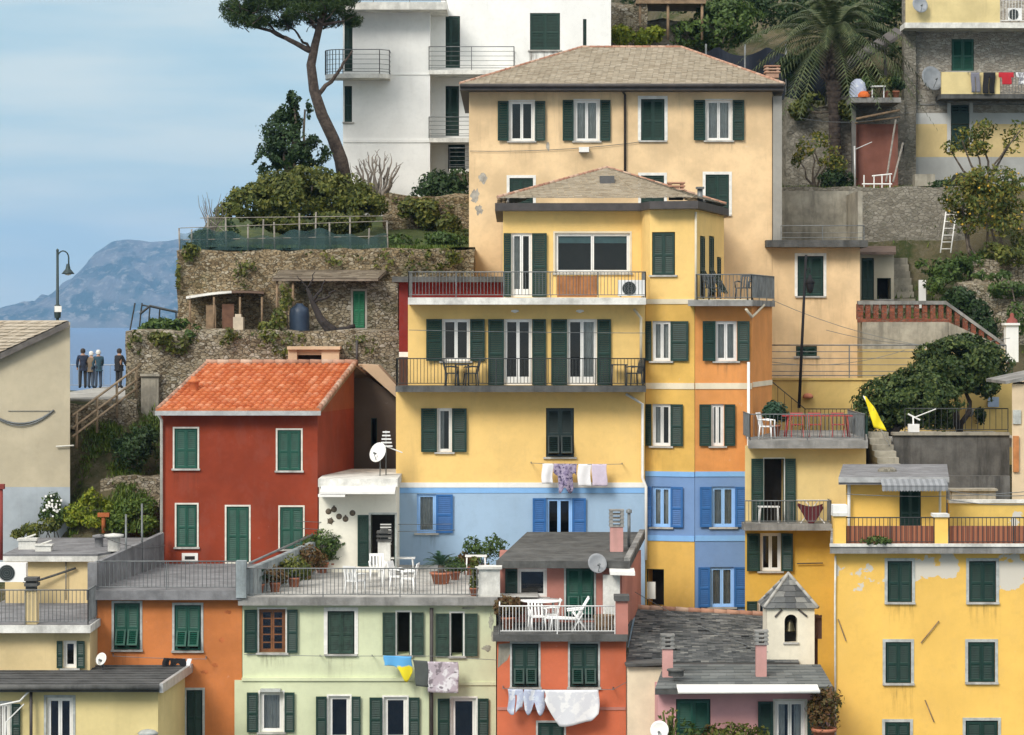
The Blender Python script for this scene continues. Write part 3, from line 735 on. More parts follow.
# haze
m = bpy.data.materials.new('haze_air'); m.use_nodes = True; nt = m.node_tree; nt.nodes.remove(nt.nodes['Principled BSDF'])
pv = nd(nt, 'ShaderNodeVolumePrincipled', {'Color': (.32,.60,1,1), 'Density': 7.5e-5, 'Anisotropy': 0.}); nt.links.new(pv.outputs[0], nt.nodes['Material Output'].inputs['Volume'])
mb = MB().box(-13500, 13500, -220, 12300, -29, 420); o = mb.build('haze', m, None, off=V((0,0,0))); o['kind'] = 'stuff'

# hillside terrain
m, nt, b = newmat('hillside_earth'); v = coord(nt)
col = mix(nt, ramp(nt, nz(nt, v, .5, 8, .7), .38, .62), (.04,.055,.018), (.13,.11,.065)); col = mix(nt, ramp(nt, nz(nt, v, 2.4, 6, .7), .5, .68), col, (.15,.13,.09))
nt.links.new(col, b.inputs['Base Color']); b.inputs['Roughness'].default_value = 1; b.inputs['Specular IOR Level'].default_value = .1; bump(nt, b, nz(nt, v, 4, 8, .75), .9, .15); EARTH = m
m, nt, b = newmat('garden_grass'); v = coord(nt)
col = mix(nt, ramp(nt, nz(nt, v, 1.2, 8, .7), .36, .64), (.035,.06,.014), (.085,.11,.025)); nt.links.new(col, b.inputs['Base Color']); b.inputs['Roughness'].default_value = 1; bump(nt, b, nz(nt, v, 9, 6, .8), 1, .1); GRASS = m
mb = MB(); xs = [-60+1.5*i for i in range(int(160/1.5))]; ys = [55+1.0*i for i in range(85)]+[140+6*i for i in range(28)]
def gp(x, y): return V((x, y, ground(x, y)+.18*noise.noise(V((x*.5, y*.5, 0)))-.1))
P_ = [[gp(x, y) for y in ys] for x in xs]
for i in range(len(xs)-1):
    for j in range(len(ys)-1): mb.poly([P_[i][j], P_[i+1][j], P_[i+1][j+1], P_[i][j+1]], 0, True)
structure(mb, 'hillside', EARTH)
# ================================================================== materials of the single houses
YEL = stucco('main_yellow_plaster', (.81,.55,.20), .18, .07)
OCHRE = stucco('bay_ochre_plaster', (.66,.41,.105), .3)
ORANGE = stucco('orange_plaster', (.66,.28,.085), .3)
BLUEW = stucco('overlay_blue_plaster', (.32,.45,.60), .15, .06)  # translucent blue overlay on the lower storey, put into the wall colour
BLUEB = stucco('overlay_blue_bay', (.17,.28,.50), .12, .06)  # same overlay tint, deeper on the bay walls
BLUEL = stucco('overlay_blue_band', (.22,.43,.74), .1, .05)  # overlay tint put into the colour of the pale bands
CREAMB = stucco('cream_band', (.70,.62,.46), .2)
PALEY = stucco('upper_ochre_plaster', (.75,.545,.315), .6, .16)
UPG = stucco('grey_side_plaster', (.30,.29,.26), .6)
WHITEW = stucco('white_plaster', (.78,.78,.75), .16, .05)
REDP = stucco('brick_red_plaster', (.255,.045,.02), .25, .16)
REDS = stucco('brown_red_plaster', (.27,.075,.032), .3, .16)

# ------------------------------------------------------------------ A. tall yellow house with storey tinted by a blue overlay and angled bay
Y0 = 95.0; z_ = lambda py: Z(py, Y0)
h = MAIN = House('apartment_house', 'tall yellow apartment house with a lower storey tinted by a blue overlay, orange bay and two long balconies', 'house', 540, 98)
f = h.body([q(396,Y0), q(645,Y0), (X(645,Y0), 107), (X(396,Y0), 107)], [(z_(487), BLUEW, 'lower wall in the pale blue of the overlay tint'), (z_(390), YEL, None)])[0]
f2 = h.body([q(408,Y0+.02), q(645,Y0+.02), (X(645,Y0), 107), (X(408,Y0), 107)], [(z_(304), YEL, None)], zb=z_(390))[0]
top = h.body([q(503,96.8), q(641,96.8), q(650,95.4), q(695,94.95), q(724,101), (X(724,101), 107), (X(503,96.8), 107)], [(Z(204,96), YEL, None)], zb=z_(304.5))
bay = h.body([q(645.4,95.4), q(694.6,94.92), (X(694.6,95), 103), (X(645.4,95), 103)], [(z_(541), OCHRE, None), (z_(473), BLUEB, 'bay wall in the blue of the overlay tint'), (z_(304), OCHRE, None)])[0]
obl = h.body([q(695,94.92), q(752,95.0), q(772,99), (X(772,99), 105), (X(695,95), 105)], [(z_(473), BLUEB, 'bay wall in the blue of the overlay tint'), (z_(301.5), ORANGE, 'orange bay wall')])
ob = obl[0]
# openings, floor by floor
win(h, top[0], 511, 532, 233, 297, 'open', 503.5, 547, door=True, curt=4)
win(h, top[0], 555, 630, 233, 273, 'open', mull=1, fr=WHITE, trim=CREAMB, tw=.06, curt=0, label='wide picture window of two panes')
bl_ = MB()
for a_, b2 in ((557.5,591),(594,627.5)): bl_.poly([top[0].pt(top[0].u(a_),Z(243,96.8),-.2), top[0].pt(top[0].u(b2),Z(243,96.8),-.2), top[0].pt(top[0].u(b2),Z(234.5,96.8),-.2), top[0].pt(top[0].u(a_),Z(234.5,96.8),-.2)])
h.part(bl_, 'window_blind', plain('teal_blind', (.20,.36,.36), .8))
win(h, top[2], 652, 675, 232, 275, 'closed')
for a, b_ in ((700,705),(709,714)): win(h, top[3], a, b_, 236, 297, 'tilt', sh=GREEN, sill=None, name='shuttered_door')
win(h, top[3], 717, 721, 257, 297, 'tilt', sill=None, name='shuttered_door')
win(h, f2, 442, 470, 319, 361, 'open', 426, 485)
win(h, f2, 504, 532, 319, 385, 'open', 488, 546, door=True, curt=0)
win(h, f2, 567, 597, 319, 385, 'open', 551, 611, door=True, curt=3)
win(h, f, 437, 452, 408, 452, 'open', 421, 467, mull=0, curt=4)
win(h, f, 546, 574, 408, 457, 'tilt', sh=BLACKG, label='dark shutters pushed out at the bottom')
win(h, f, 417, 436, 494, 533, 'open', None, 453, sh=BLUES, fr=BLUEF, curt=1, mull=0, label='blue framed window with one blue shutter')
win(h, f, 546, 572, 498, 541.5, 'open', 532.5, 586, sh=BLUES, fr=BLUEF, door=True, label='blue glazed door with blue shutters')
for (y0, y1, y2, s_, fr_, cu) in ((321,361,None,GREEN,WHITE,1), (404,446,None,GREEN,WHITE,4), (486.5,527,None,BLUES,BLUEF,1)):
    win(h, bay, 652, 671, y0, y1, 'open', 646, 683.5 if y0 > 400 else 689, sh=s_, fr=fr_, curt=cu)
    win(h, ob, {321:715, 404:711, 486.5:711.5}[y0], {321:737, 404:724, 486.5:735}[y0], y0, y1, 'open', {321:702, 404:699, 486.5:699.5}[y0], {321:749.5, 404:735, 486.5:748}[y0], sh=s_, fr=fr_, curt=cu if y0 != 404 else 1)
win(h, ob, 710, 734, 567, 607, 'open', 698, 747, sh=BLUES, fr=BLUEF, curt=1)
win(h, bay, 644.5+2, 664, 569, 607, 'bare', sill=None, label='unglazed opening in the ochre wall')
mb = MB(); bay.bar(mb, bay.u(646.5), bay.u(655), Z(600,95), Z(583,95), -.12, -.05); h.part(mb, 'window', WHITE, 'small white casement')
# bands
strip(h, f, 396.5, 645, 482.5, 487.5, WHITEW, .035, label='white string course')
strip(h, f, 396.5, 645, 487.7, 493, BLUEL, .02, label='light blue band')
for ff, a, b_ in ((bay, 645.5, 694.5), (ob, 695.2, 751.8)):
    strip(h, ff, a, b_, 383, 389, CREAMB, .03); strip(h, ff, a, b_, 471.5, 476.5, BLUEL, .03)
    strip(h, ff, a, b_, 535.5, 541, BLUEL, .03); strip(h, ff, a, b_, 299, 304, CREAMB, .03)
strip(h, obl[1], 752.4, 771.6, 381, 386, CREAMB, .03)
# slabs and railings
sl_ = MB().pbox(396-.5, 646, 386, 392, 93.9, 94.98); bl = h.part(sl_, 'balcony', DSLAB)
zt = Z(386,93.9); rail(bl, [(X(396.5,93.95), 95, zt), (X(396.5,93.95), 93.97, zt), (X(645,93.97), 93.97, zt), (X(645,93.97), 95, zt)], .92, .115, IRON)
sl_ = MB().pbox(408, 646, 297.5, 304.5, 94.0, 96.78); tb = h.part(sl_, 'terrace_slab', WSLAB)
zt = Z(297.5,94.0); rail(tb, [(X(408.6,94), 96.7, zt), (X(408.6,94.05), 94.06, zt), (X(645.5,94.06), 94.06, zt), (X(645.5,94.06), 96.6, zt)], .86, .115, GREYIRON)
mb = MB().prism([W(688,300,94.2), W(752.5,300,94.2), V((X(775,98.9), 98.9, Z(300,94.2))), V((X(700,98.9), 98.9, Z(300,94.2)))], (0,0,-.2)); ts = h.part(mb, 'terrace_slab', SLAB)
zt = Z(300,94.2); rail(ts, [(X(697,94.3), 96.5, zt), (X(697,94.3), 94.3, zt), (X(751.5,94.3), 94.3, zt), (X(774,98.8), 98.8, zt)], .86, .115, GREYIRON)
# roof
ev = [(X(495,96.2), 96.2), (X(640,96.2), 96.2), (X(650,94.8), 94.8), (X(698,94.35), 94.35), (X(729,101), 101), (X(729,101), 107.5), (X(495,96.2), 107.5)]
ze = Z(203,96.2); ap = W(607,168,101.6)
mb = MB()
E = [V((a, b_, ze+.02)) for a, b_ in ev]
mb.prism([V((a, b_, ze-.26)) for a, b_ in ev], (0,0,.26)); rf = h.part(mb, 'roof', FASCIA)
# raised inner edge of the roof deck, then the slate slopes
mb = MB()
tile_roof(mb, E[0]+V((.1,0,.15)), E[1]+V((0,0,.15)), ap, ap, .24, .16)
tile_roof(mb, E[1]+V((0,0,.15)), E[3]+V((-.1,.6,.12)), ap, ap, .24, .16); tile_roof(mb, E[3]+V((-.1,.6,.12)), E[4]+V((-.1,0,.12)), ap, ap, .24, .16)
tile_roof(mb, E[4]+V((-.1,0,.12)), E[5]+V((-.1,0,.12)), ap+V((0,.4,0)), ap, .24, .16); tile_roof(mb, E[6]+V((0,0,.12)), E[0]+V((.1,0,.12)), ap, ap+V((0,.4,0)), .24, .16)
mb.build('slate_slope', SLATEB, rf)
mb = MB(); ridge_caps(mb, E[0]+V((.1,0,.16)), ap, .06, .3); ridge_caps(mb, E[4]+V((-.1,0,.13)), ap, .06, .3); mb.build('ridge_tiles', RIDGE, rf)
d_ = ap; fr_ = W(607,185,98.6); mb = MB(); mb.obox(W(600,187,98.7), V((.52,0,0)), V((0,.55,.30)), V((0,-.08,.12))); o = mb.build('skylight', DARKROOF, rf); mb = MB(); mb.obox(W(601.5,185.6,98.62), V((.42,0,0)), V((0,.42,.23)), V((0,-.012,.02))); mb.build('pane', plain('skylight_glass', (.25,.30,.34), .1), o)
chimney_stack(h, X(676,100), 100, Z(200,100), .50, .22, SLATEF, 4, capmat=RIDGE); mb = MB().tube([W(700,212,99), W(700,188,99)], .1, 10); mb.box(X(696,99), X(704,99), 98.8, 99.2, Z(189,99), Z(187,99)); h.part(mb, 'flue_pipe', GREYIRON)
pipe(h, [W(634,309,94.9), W(641,318,94.8), W(641,360,94.85)], CREAMB, .05); pipe(h, [W(626,394,94.9), W(642.5,404,94.85), W(642.5,478,94.85), W(646,487,94.8), W(646,560,94.8)], WHITE, .05)
pipe(h, [W(748.5,362,94.85), W(748.5,607,94.85)], WHITE, .05); pipe(h, [W(695.8,212,94.85), W(695.8,300,94.8)], CREAMB, .04)
pipe(h, [W(746,309,94.3), W(752,317,94.8), W(764,305,96.5)], CREAMB, .045)
for a in (515, 580): 
    mb = MB().lathe(W(a,309.5,94.6), [(0,0),(.12,-.02),(.14,-.07),(0,-.12)], 12); h.part(mb, 'ceiling_lamp', WHITE)
h.finish()
ac_unit('white air conditioner on the top terrace of the tall yellow house', 618, 646, 280, 297, 94.5)
mb = MB().pbox(557, 597, 276, 297, 94.2, 94.24)
for k_ in (557.5, 576.5, 594.5): mb.pbox(k_, k_+2, 275.5, 297.2, 94.17, 94.2)
S(mb, 'wooden_screen', 'orange wooden board panel against the top terrace railing', 'screen', WOODO, W(577,297,94.2))
for (px, py, Yb, lab, a) in ((452,386,94.5,'dark chair left of the small table on the middle balcony',1.5), (471,386,94.45,'dark chair under the shutter right of the balcony table',-1.4), (634,386,94.5,'dark armchair at the right end of the middle balcony',-1.2)):
    chair(lab, (X(px,Yb), Yb, Z(386,93.9)), a, DPLAST, 'dark balcony chairs')
table('small dark table below the left window of the middle balcony', (X(462,94.5), 94.5, Z(386,93.9)), .5, .5, .72, DPLAST); table('small dark table at the right end of the middle balcony', (X(619,94.5), 94.5, Z(386,93.9)), .55, .5, .72, DPLAST)
for (px, a, lab) in ((712,.4,'dark rattan chair on the left of the orange bay terrace'), (744,-.5,'dark rattan chair on the right of the orange bay terrace')):
    chair(lab, (X(px,95.2), 95.2, Z(300,94.2)), a, DPLAST, 'chairs on the orange bay terrace')
# washing under the dark shutters
line_('clothesline', 'clothesline stretched below the dark shutters of the yellow house', catenary(W(531,463,94.5), W(622,464,94.5), .03), brackets=[(W(531,463,94.5), W(531,462,95.0)), (W(622,464,94.5), W(622,463,95.0))])
LAV = plain('lavender_cloth', (.55,.48,.58), .9, var=.1); PURP = blotch('purple_print_cloth', (.20,.16,.27), (.34,.29,.40), (.05,.04,.09), 7); WCL = plain('white_cloth', (.74,.73,.74), .9, var=.06)
cloth('white_towel', 'small white towel hung at the left end of the line on the yellow house', (542,463.5,553,463.5), 20, 94.5, WCL, group='washing below the dark shutters', folds=2)
cloth('purple_shirt', 'crumpled purple shirt on the line of the yellow house', (554,463.5,577,463.8), lambda t: 22+8*abs(math.sin(t*7)), 94.5, PURP, group='washing below the dark shutters', folds=4, amp=.08, shape='shirt')
cloth('white_pillowcase', 'white cloth right of the purple shirt on the line of the yellow house', (578,464,591,464), 22, 94.5, WCL, group='washing below the dark shutters', folds=2)
cloth('lavender_towel', 'pale lavender towel at the right end of the line on the yellow house', (592,464,607,464), 22, 94.5, LAV, group='washing below the dark shutters', folds=2)

# ------------------------------------------------------------------ B. narrow dark red house behind its left edge
h = House('red_side_house', 'dark red house wall squeezed behind the left edge of the tall yellow house', 'house', 402, 99)
RD = stucco('dark_red_plaster', (.20,.024,.02), .3)
f_ = h.body([q(399,98), q(505,98), (X(505,98), 105), (X(399,98), 105)], [(Z(357,98), stucco('dark_brown_plaster', (.085,.045,.035), .3), None), (Z(352,98), WHITEW, None), (Z(282,98), RD, None)])
mb = MB().pbox(392, 506, 276.5, 282, 97.5, 105.4); h.part(mb, 'roof', DSLAB); h.finish()

# ------------------------------------------------------------------ C. upper ochre house with hipped slate roof
Yn = 108.0
h = House('ochre_house', 'large pale ochre house with hipped beige slate roof standing above the tall yellow house', 'house', 620, 112)
nf = h.body([q(469,Yn), q(772,Yn), q(781,118), (X(469,Yn)*1.0, 118)], [(Z(90,Yn), PALEY, None)])
fn = nf[0]
win(h, fn, 509.5, 534, 101, 141, 'open', 497.5, 545.5, trim=WTRIM, tw=.04); win(h, fn, 574.5, 599, 100, 141, 'open', 562.5, 610.5, trim=WTRIM, tw=.04, curt=1)
win(h, fn, 641, 664.5, 99, 140.5, 'closed', trim=WTRIM, tw=.12); win(h, fn, 706, 731.5, 100, 140.5, 'open', 693.5, 744, trim=WTRIM, tw=.04, curt=1)
for a, b_, c_ in ((509.5,533,178), (641,664,175.5), (705.5,729,174.5)): win(h, fn, a, b_, c_, c_+40, 'closed', trim=WTRIM, tw=.11)
xe = h.body([q(772,Yn+.03), q(860,Yn+.03), (X(860,Yn), 114), (X(772,Yn), 114)], [(Z(247,Yn), PALEY, None)])[0]
win(h, xe, 797.5, 823.5, 256, 296, 'closed', trim=WTRIM, tw=.11); win(h, xe, 796, 817, 346, 356, 'closed')
mb = MB().pbox(766.5, 868, 240, 247, Yn-.7, 114); ts = h.part(mb, 'terrace_slab', DSLAB)
mb = MB().pbox(780, 862, 191, 240.5, 112.0, 112.25); mb.pbox(858, 862.5, 191, 240.5, 108.2, 111.95); h.part(mb, 'parapet', CONC, 'stained grey concrete parapet'); 
rail(ts, [(X(781,107.4), 107.4, Z(240,107.4)), (X(864,107.4), 107.4, Z(240,107.4))], .55, .5, GREYIRON, horiz=2)
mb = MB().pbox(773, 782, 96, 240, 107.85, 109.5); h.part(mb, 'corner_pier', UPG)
# roof: hip
zE = Z(84,107.2); Yb = 119.0
A, B_ = V((X(460,107.2), 107.2, zE)), V((X(784,107.2), 107.2, zE)); C_, D_ = V((X(795,107.2)+.25, Yb, zE)), V((X(460,107.2), Yb, zE))
R1, R2 = W(582,47.5,113), W(681,47.5,113)
mb = MB(); mb.prism([p-V((0,0,.24)) for p in (A, B_, C_, D_)], (0,0,.235)); rf = h.part(mb, 'roof', FASCIA)
mb = MB(); tile_roof(mb, A, B_, R2, R1, .22, .16); tile_roof(mb, B_, C_, R2, R2, .22, .16); tile_roof(mb, C_, D_, R1, R2, .22, .16); tile_roof(mb, D_, A, R1, R1, .22, .16); mb.build('slate_slope', SLATEB, rf)
mb = MB(); ridge_caps(mb, A, R1, .06, .3); ridge_caps(mb, B_, R2, .06, .3); ridge_caps(mb, R1, R2, .06, .3); ridge_caps(mb, C_, R2, .06, .3); mb.build('ridge_tiles', RIDGE, rf)
mb = MB().tube([A+V((0,-.07,-.06)), B_+V((0,-.07,-.06))], .07, 8); mb.build('gutter', FASCIA, rf)
pipe(h, [W(622,90,107.6), W(625,95,107.9), W(625,172,107.9)], FASCIA, .05)
mb = MB().pbox(579, 589, 147, 152, 107.7, 107.99); h.part(mb, 'meter_box', WHITE)
mb = MB().tube(catenary(W(470,151,107.93), W(640,142,107.93), .12), .012, 4); h.part(mb, 'cable', GREYIRON)
BR_ = plain('bare_grey_render', (.36,.33,.28), .95, var=.35, sc=4)
for i_, (a_, b2, c2, d2) in enumerate(((483,178,4.5,6),(475,196,5,9),(479,210,4,6),(548,146,2,5))): patch(h, fn, a_, b2, c2, d2, BR_, i_)
chimney_stack(h, X(772,113), 113, Z(78,113), .5, .2, RIDGE, 3, capmat=RIDGE)
h.finish()

# ------------------------------------------------------------------ D. white villa
Yw = 120.0
h = House('white_villa', 'white modern villa with round-ended balconies and green shutters beside the umbrella pine', 'house', 470, 124)
a = h.body([q(343,Yw), q(430,Yw), (X(430,Yw), 131), (X(343,Yw)+.6, 131)], [(Z(8,Yw), WHITEW, None)])
c = h.body([q(441,121.6), q(611,121.6), (X(611,121.6), 131), (X(441,121.6), 131)], [(Z(-60,Yw), WHITEW, None)])
mb = MB().box(X(430,Yw)-.3, X(441,121.6)+.2, 121.5, 130, ground(-3,124)-.4, Z(8,Yw)); h.part(mb, 'wall', WHITEW)
win(h, a[0], 344.5, 352.5, 19, 71, 'closed', sill=None, name='shuttered_door'); win(h, a[0], 344.5, 352, 86, 122, 'closed')
win(h, c[0], 441.5, 460, 16, 68, 'closed', sill=None, name='shuttered_door'); win(h, c[0], 441, 459, 86, 136, 'closed', sill=None, name='shuttered_door')
win(h, c[0], 530, 560, 13, 50, 'closed'); win(h, c[0], 448, 465, 143, 172, 'closed', sill=None, name='shuttered_door')
win(h, c[0], 583, 586.5, 19, 46, 'closed', sill=None)
mb = MB().pbox(335, 447, 2, 9.5, 118.8, 131); rr = h.part(mb, 'roof_slab', WSLAB); rail(rr, [(X(337,119), 119, Z(2,118.8)), (X(446,119), 119, Z(2,118.8))], 1, .14, GREYIRON)
mb = MB(); a[0].bar(mb, 0.02, a[0].L, Z(142.5,Yw), Z(139.5,Yw), -.02, .04); h.part(mb, 'string_course', WHITEW)
mb = MB(); a[0].bar(mb, 0.02, a[0].L, Z(75,Yw), Z(73.5,Yw), -.02, .03); h.part(mb, 'string_course', WHITEW)
def bal(x0, x1, yf, Ya, Yb_, hr=1.0, rnd=0):
    zt = Z(yf,Ya); pts = []
    if rnd: 
        n = 8; xa, xb = X(x0,Ya), X(x1,Ya); rr_ = min(.8, (Yb_-Ya)*.9)
        pts = [V((xa, Yb_, zt))]+[V((xa+rr_-rr_*math.cos(i*math.pi/2/n), Ya+rr_-rr_*math.sin(i*math.pi/2/n), zt)) for i in range(n+1)]+[V((xb-.4, Ya, zt)), V((xb, Ya+.4, zt)), V((xb, Yb_, zt))]
    else: pts = [V((X(x0,Ya), Yb_, zt)), V((X(x0,Ya), Ya, zt)), V((X(x1,Ya), Ya, zt)), V((X(x1,Ya), Yb_, zt))]
    o = h.part(MB().prism(pts, (0,0,-.18)), 'balcony', WSLAB); rail(o, [p+V((0,0,0)) for p in pts], hr, .2, GREYIRON, horiz=5, post=1.5)
bal(324, 389, 73.5, 118.6, 120.05, 1.02, 1); bal(429, 514, 70, 119.9, 121.55); bal(429, 470, 138, 119.9, 121.55, .9); bal(449, 470, 169, 119.9, 121.55, .9)
h.finish()

# ------------------------------------------------------------------ E. red house with terracotta roof
Yr = 93.0
h = House('red_house', 'brick red house with terracotta tiled roof and closed green shutters', 'house', 240, 96)
zr = Z(411,Yr); rx0, rx1 = X(160.5,Yr), X(317.5,Yr); bx0, bx1 = X(204,98.3), X(354,98.3)
rb = h.body([(rx0, Yr), (rx1, Yr), (bx1, 98.3), (bx0, 98.3)], [(zr-.06, REDP, None)]); fr0 = rb[0]
for a, b_, c_, d_ in ((174.5,197.5,428.5,468.5), (277.5,301,430,470.5), (176.5,197,504.5,547), (280,303,507,549)): win(h, fr0, a, b_, c_, d_, 'closed', sh=GREENR, trim=PALETRIM, tw=.055)
win(h, fr0, 226.5, 249, 506.5, 562, 'closed', sh=GREENR, trim=PALETRIM, tw=.055, sill=None, name='shuttered_door')
zR = Z(364.5,98.3)
mb = MB().poly([(rx1+.001, Yr, zr-.06), (bx1+.001, 98.3, zr-.06), (bx1+.001, 98.3, zR-.08)]); h.part(mb, 'gable_wall', REDS, 'browner side wall')
A, B_ = V((X(156,92.6), 92.6, zr)), V((X(320,92.6), 92.6, zr)); C_, D_ = V((X(356.5,98.3), 98.3, zR)), V((X(206,98.3), 98.3, zR))
A2, B2 = V((A.x+1.9, 104, zr)), V((B_.x+2.2, 104, zr))
mb = roof_base(MB(), [A, B_, C_, D_], .09); roof_base(mb, [D_, C_, B2, A2], .09); rf = h.part(mb, 'roof', WOOD)
mb = MB(); tile_roof(mb, A, B_, C_, D_, .235, .36, True, lift=.05, jit=.012); tile_roof(mb, B2, A2, D_, C_, .3, .4, True); mb.build('roof_tiles', TERRA, rf)
mb = MB(); ridge_caps(mb, D_+V((0,0,.06)), C_+V((0,0,.06)), .10); ridge_caps(mb, B_+V((-.05,0,.05)), C_+V((-.05,0,.05)), .09); ridge_caps(mb, A+V((.05,0,.05)), D_+V((.05,0,.05)), .08); mb.build('ridge_tiles', RIDGE, rf)
mb = MB().obox(A+V((-.02,-.14,-.13)), V((B_.x-A.x+.05,0,0)), V((0,.15,0)), V((0,0,.15))); mb.build('gutter', GUTTER, rf)
pipe(h, [W(158,414,92.7), W(161.5,420,92.9), W(161.5,562,92.9)], PALETRIM, .05)
mb = MB().lathe((A.lerp(D_,.42)+V((.55,0,.0))), [(.16,-.1),(.16,.28),(.2,.3),(.2,.36),(.1,.4),(.1,.5),(0,.5)], 12); h.part(mb, 'chimney_pot', TERRA)
mb = MB(); fr0.bar(mb, fr0.u(182), fr0.u(198), fr0.z(190,562), fr0.z(190,553), .0, .05); fr0.bar(mb, fr0.u(185), fr0.u(195), fr0.z(190,559.5), fr0.z(190,556), .045, .056, 1); h.part(mb, 'vent_grille', [WHITE, DARK])
h.finish()
# ================================================================== front row of houses
# ------------------------------------------------------------------ F. pale green house and its roof terrace
PGREEN = stucco('pale_green_plaster', (.60,.64,.43), .35, .08)
Yg = 84.0
h = House('pale_green_house', 'pale green house with cracked corner and a paved roof terrace on top', 'house', 365, 87)
gf = h.body([q(242.5,Yg), q(496,Yg), (X(496,Yg), 91), (X(242.5,Yg), 91)], [(Z(605.5,Yg), PGREEN, None)], zb=Z(680,Yg))[0]
glr = h.body([q(429.2,Yg), q(496,Yg), (X(496,Yg), 91), (X(429.2,Yg), 91)], [(Z(680,Yg)-.002, PGREEN, None)])[0]
glo = h.body([q(234.5,Yg-.06), q(429,Yg-.06), (X(429,Yg), 90.9), (X(234.5,Yg), 90.9)], [(Z(680,Yg), PGREEN, None)])[0]
win(h, gf, 259, 285.5, 609, 652.5, 'open', 244.3, 298, fr=BROWNF, trim=WTRIM, tw=.05, cross=4, label='brown wooden window with small panes')
win(h, gf, 327.5, 354.5, 611, 654, 'closed', sh=GREENO, trim=WTRIM, tw=.11)
win(h, gf, 397, 410, 612, 655, 'bare', 382.5, 424, sh=GREENO, trim=WTRIM, tw=.05, label='open window with weathered shutters')
win(h, gf, 451, 463, 613, 656, 'bare', 435.5, 478, sh=GREENO, trim=WTRIM, tw=.05, label='open window with weathered shutters')
win(h, glo, 260, 283, 692, 732, 'open', 247, 295, mull=0, curt=1, trim=WTRIM, tw=.05); win(h, glo, 328.5, 350, 696, 739, 'open', 316, 361, mull=0, trim=WTRIM, tw=.05)
win(h, glo, 384, 407, 697, 739, 'open', 369.5, 420, mull=0, trim=WTRIM, tw=.05); win(h, glr, 451.5, 476, 698, 740, 'open', 437.5, 489, mull=0, trim=WTRIM, tw=.05)
mb = MB(); glo.bar(mb, glo.u(261), glo.u(281), Z(690.5,Yg), Z(688,Yg), -.02, .28); h.part(mb, 'window_hood', GREYTRIM)
CK_ = plain('cracked_render', (.34,.34,.27), .95, var=.4, sc=4)
for i_, (a_, b2, c2, d2) in enumerate(((491,622,2.5,9),(487,648,5,4),(493,636,2,6),(468,608,7,1.6))): patch(h, gf, a_, b2, c2, d2, CK_, 20+i_)
strip(h, gf, 242, 429, 677.5, 680.5, PGREEN, .12); strip(h, gf, 434, 496, 682, 685, PGREEN, .05)
pipe(h, [W(431.5,608,83.85), W(431.5,760,83.85)], FASCIA, .055)
mb = MB().pbox(238, 497.5, 597.5, 605.5, Yg-.35, 94.8); ts = h.part(mb, 'terrace_slab', SLAB)
FZ = Z(597.5,Yg-.35); DZ = FZ
mb = MB().box(X(239,Yg), X(498,Yg)+1.2, Yg-.25, 94.85, FZ, FZ+.006); h.part(mb, 'terrace_paving', FLOOR)
rail(ts, [(X(246,83.75), 83.75, FZ), (X(477,83.75), 83.75, FZ)], .86, .115, GREYIRON, post=2.6)
mb = MB().pbox(236, 246, 561, 598, 83.55, 83.9); h.part(mb, 'corner_pier', concrete('bluish_concrete', (.28,.32,.33)))
mb = MB().pbox(478.5, 500, 569, 598, 83.9, 84.4); mb.pbox(475, 502, 567, 569.3, 83.8, 84.5); h.part(mb, 'white_parapet', WSLAB)
# sloping white side wall of the terrace
x_ = X(246.5,Yg); mb = MB().prism([V((x_, 84.0, FZ)), V((x_+1.35, 91.4, FZ)), V((x_+1.35, 91.4, FZ+1.05)), V((x_, 84.0, FZ+.85))], (.2,0,0)); h.part(mb, 'side_wall', concrete('bluish_concrete_side', (.30,.33,.33)))
mb = MB().tube([V((x_+.1, 84.0, FZ+1.0)), V((x_+1.45, 91.5, FZ+1.28))], .04, 8); h.part(mb, 'handrail', GREYIRON)
# big white chimney standing on the terrace
cb = onfloor(384, 577, FZ); mb = MB().box(cb.x-.2, cb.x+.2, cb.y, cb.y+.45, FZ, FZ+1.15); o = h.part(mb, 'chimney', WSLAB)
mb = MB()
for kk in range(3): mb.box(cb.x-.24, cb.x+.24, cb.y-.05, cb.y+.5, FZ+1.15+.13*kk, FZ+1.21+.13*kk); mb.box(cb.x-.12, cb.x+.12, cb.y+.05, cb.y+.4, FZ+1.2+.13*kk, FZ+1.29+.13*kk)
mb.build('chimney_cap', DSLAB, o)
for (px, py) in ((362,597.5),):
    pass
h.finish()
# chipped plaster at the corner is in the material; washing below
BY = blotch('blue_and_yellow_cloth', (.08,.28,.55), (.75,.62,.03), (.10,.36,.62), 2.2)
m, nt, b = newmat('blue_to_yellow_cloth'); v = coord(nt); s_ = nd(nt, 'ShaderNodeSeparateXYZ', {0: v}).outputs[2]
nt.links.new(mix(nt, ramp(nt, math_(nt, 'ADD', s_, math_(nt, 'MULTIPLY', nz(nt, v, 4, 3), .3)), -.22, -.16), (.80,.68,.02), (.10,.36,.66)), b.inputs['Base Color']); b.inputs['Roughness'].default_value = .8; BY = m
BYR = BY
line_('clothesline', 'thin washing line along the pale green house front', [W(244,654.5,83.5), W(320,656,83.5), W(430,656,83.45), W(497,660,83.5)], brackets=[(W(320,656,83.5), W(320,655,84)), (W(372,656,83.5), W(372,655,84))])
cloth('flag_scarf', 'blue and yellow scarf bunched on the line of the pale green house', (384,655.5,412,656.5), lambda t: 10+16*math.exp(-((t-.78)/.22)**2), 83.45, BYR, group='washing on the pale green house', folds=3, amp=.06)
cloth('dark_cloth', 'dark grey cloth hanging beside the floral sheet', (412.5,660,427,661), 26, 83.45, plain('charcoal_cloth', (.07,.08,.075), .9), group='washing on the pale green house', folds=1.5, skew=4)
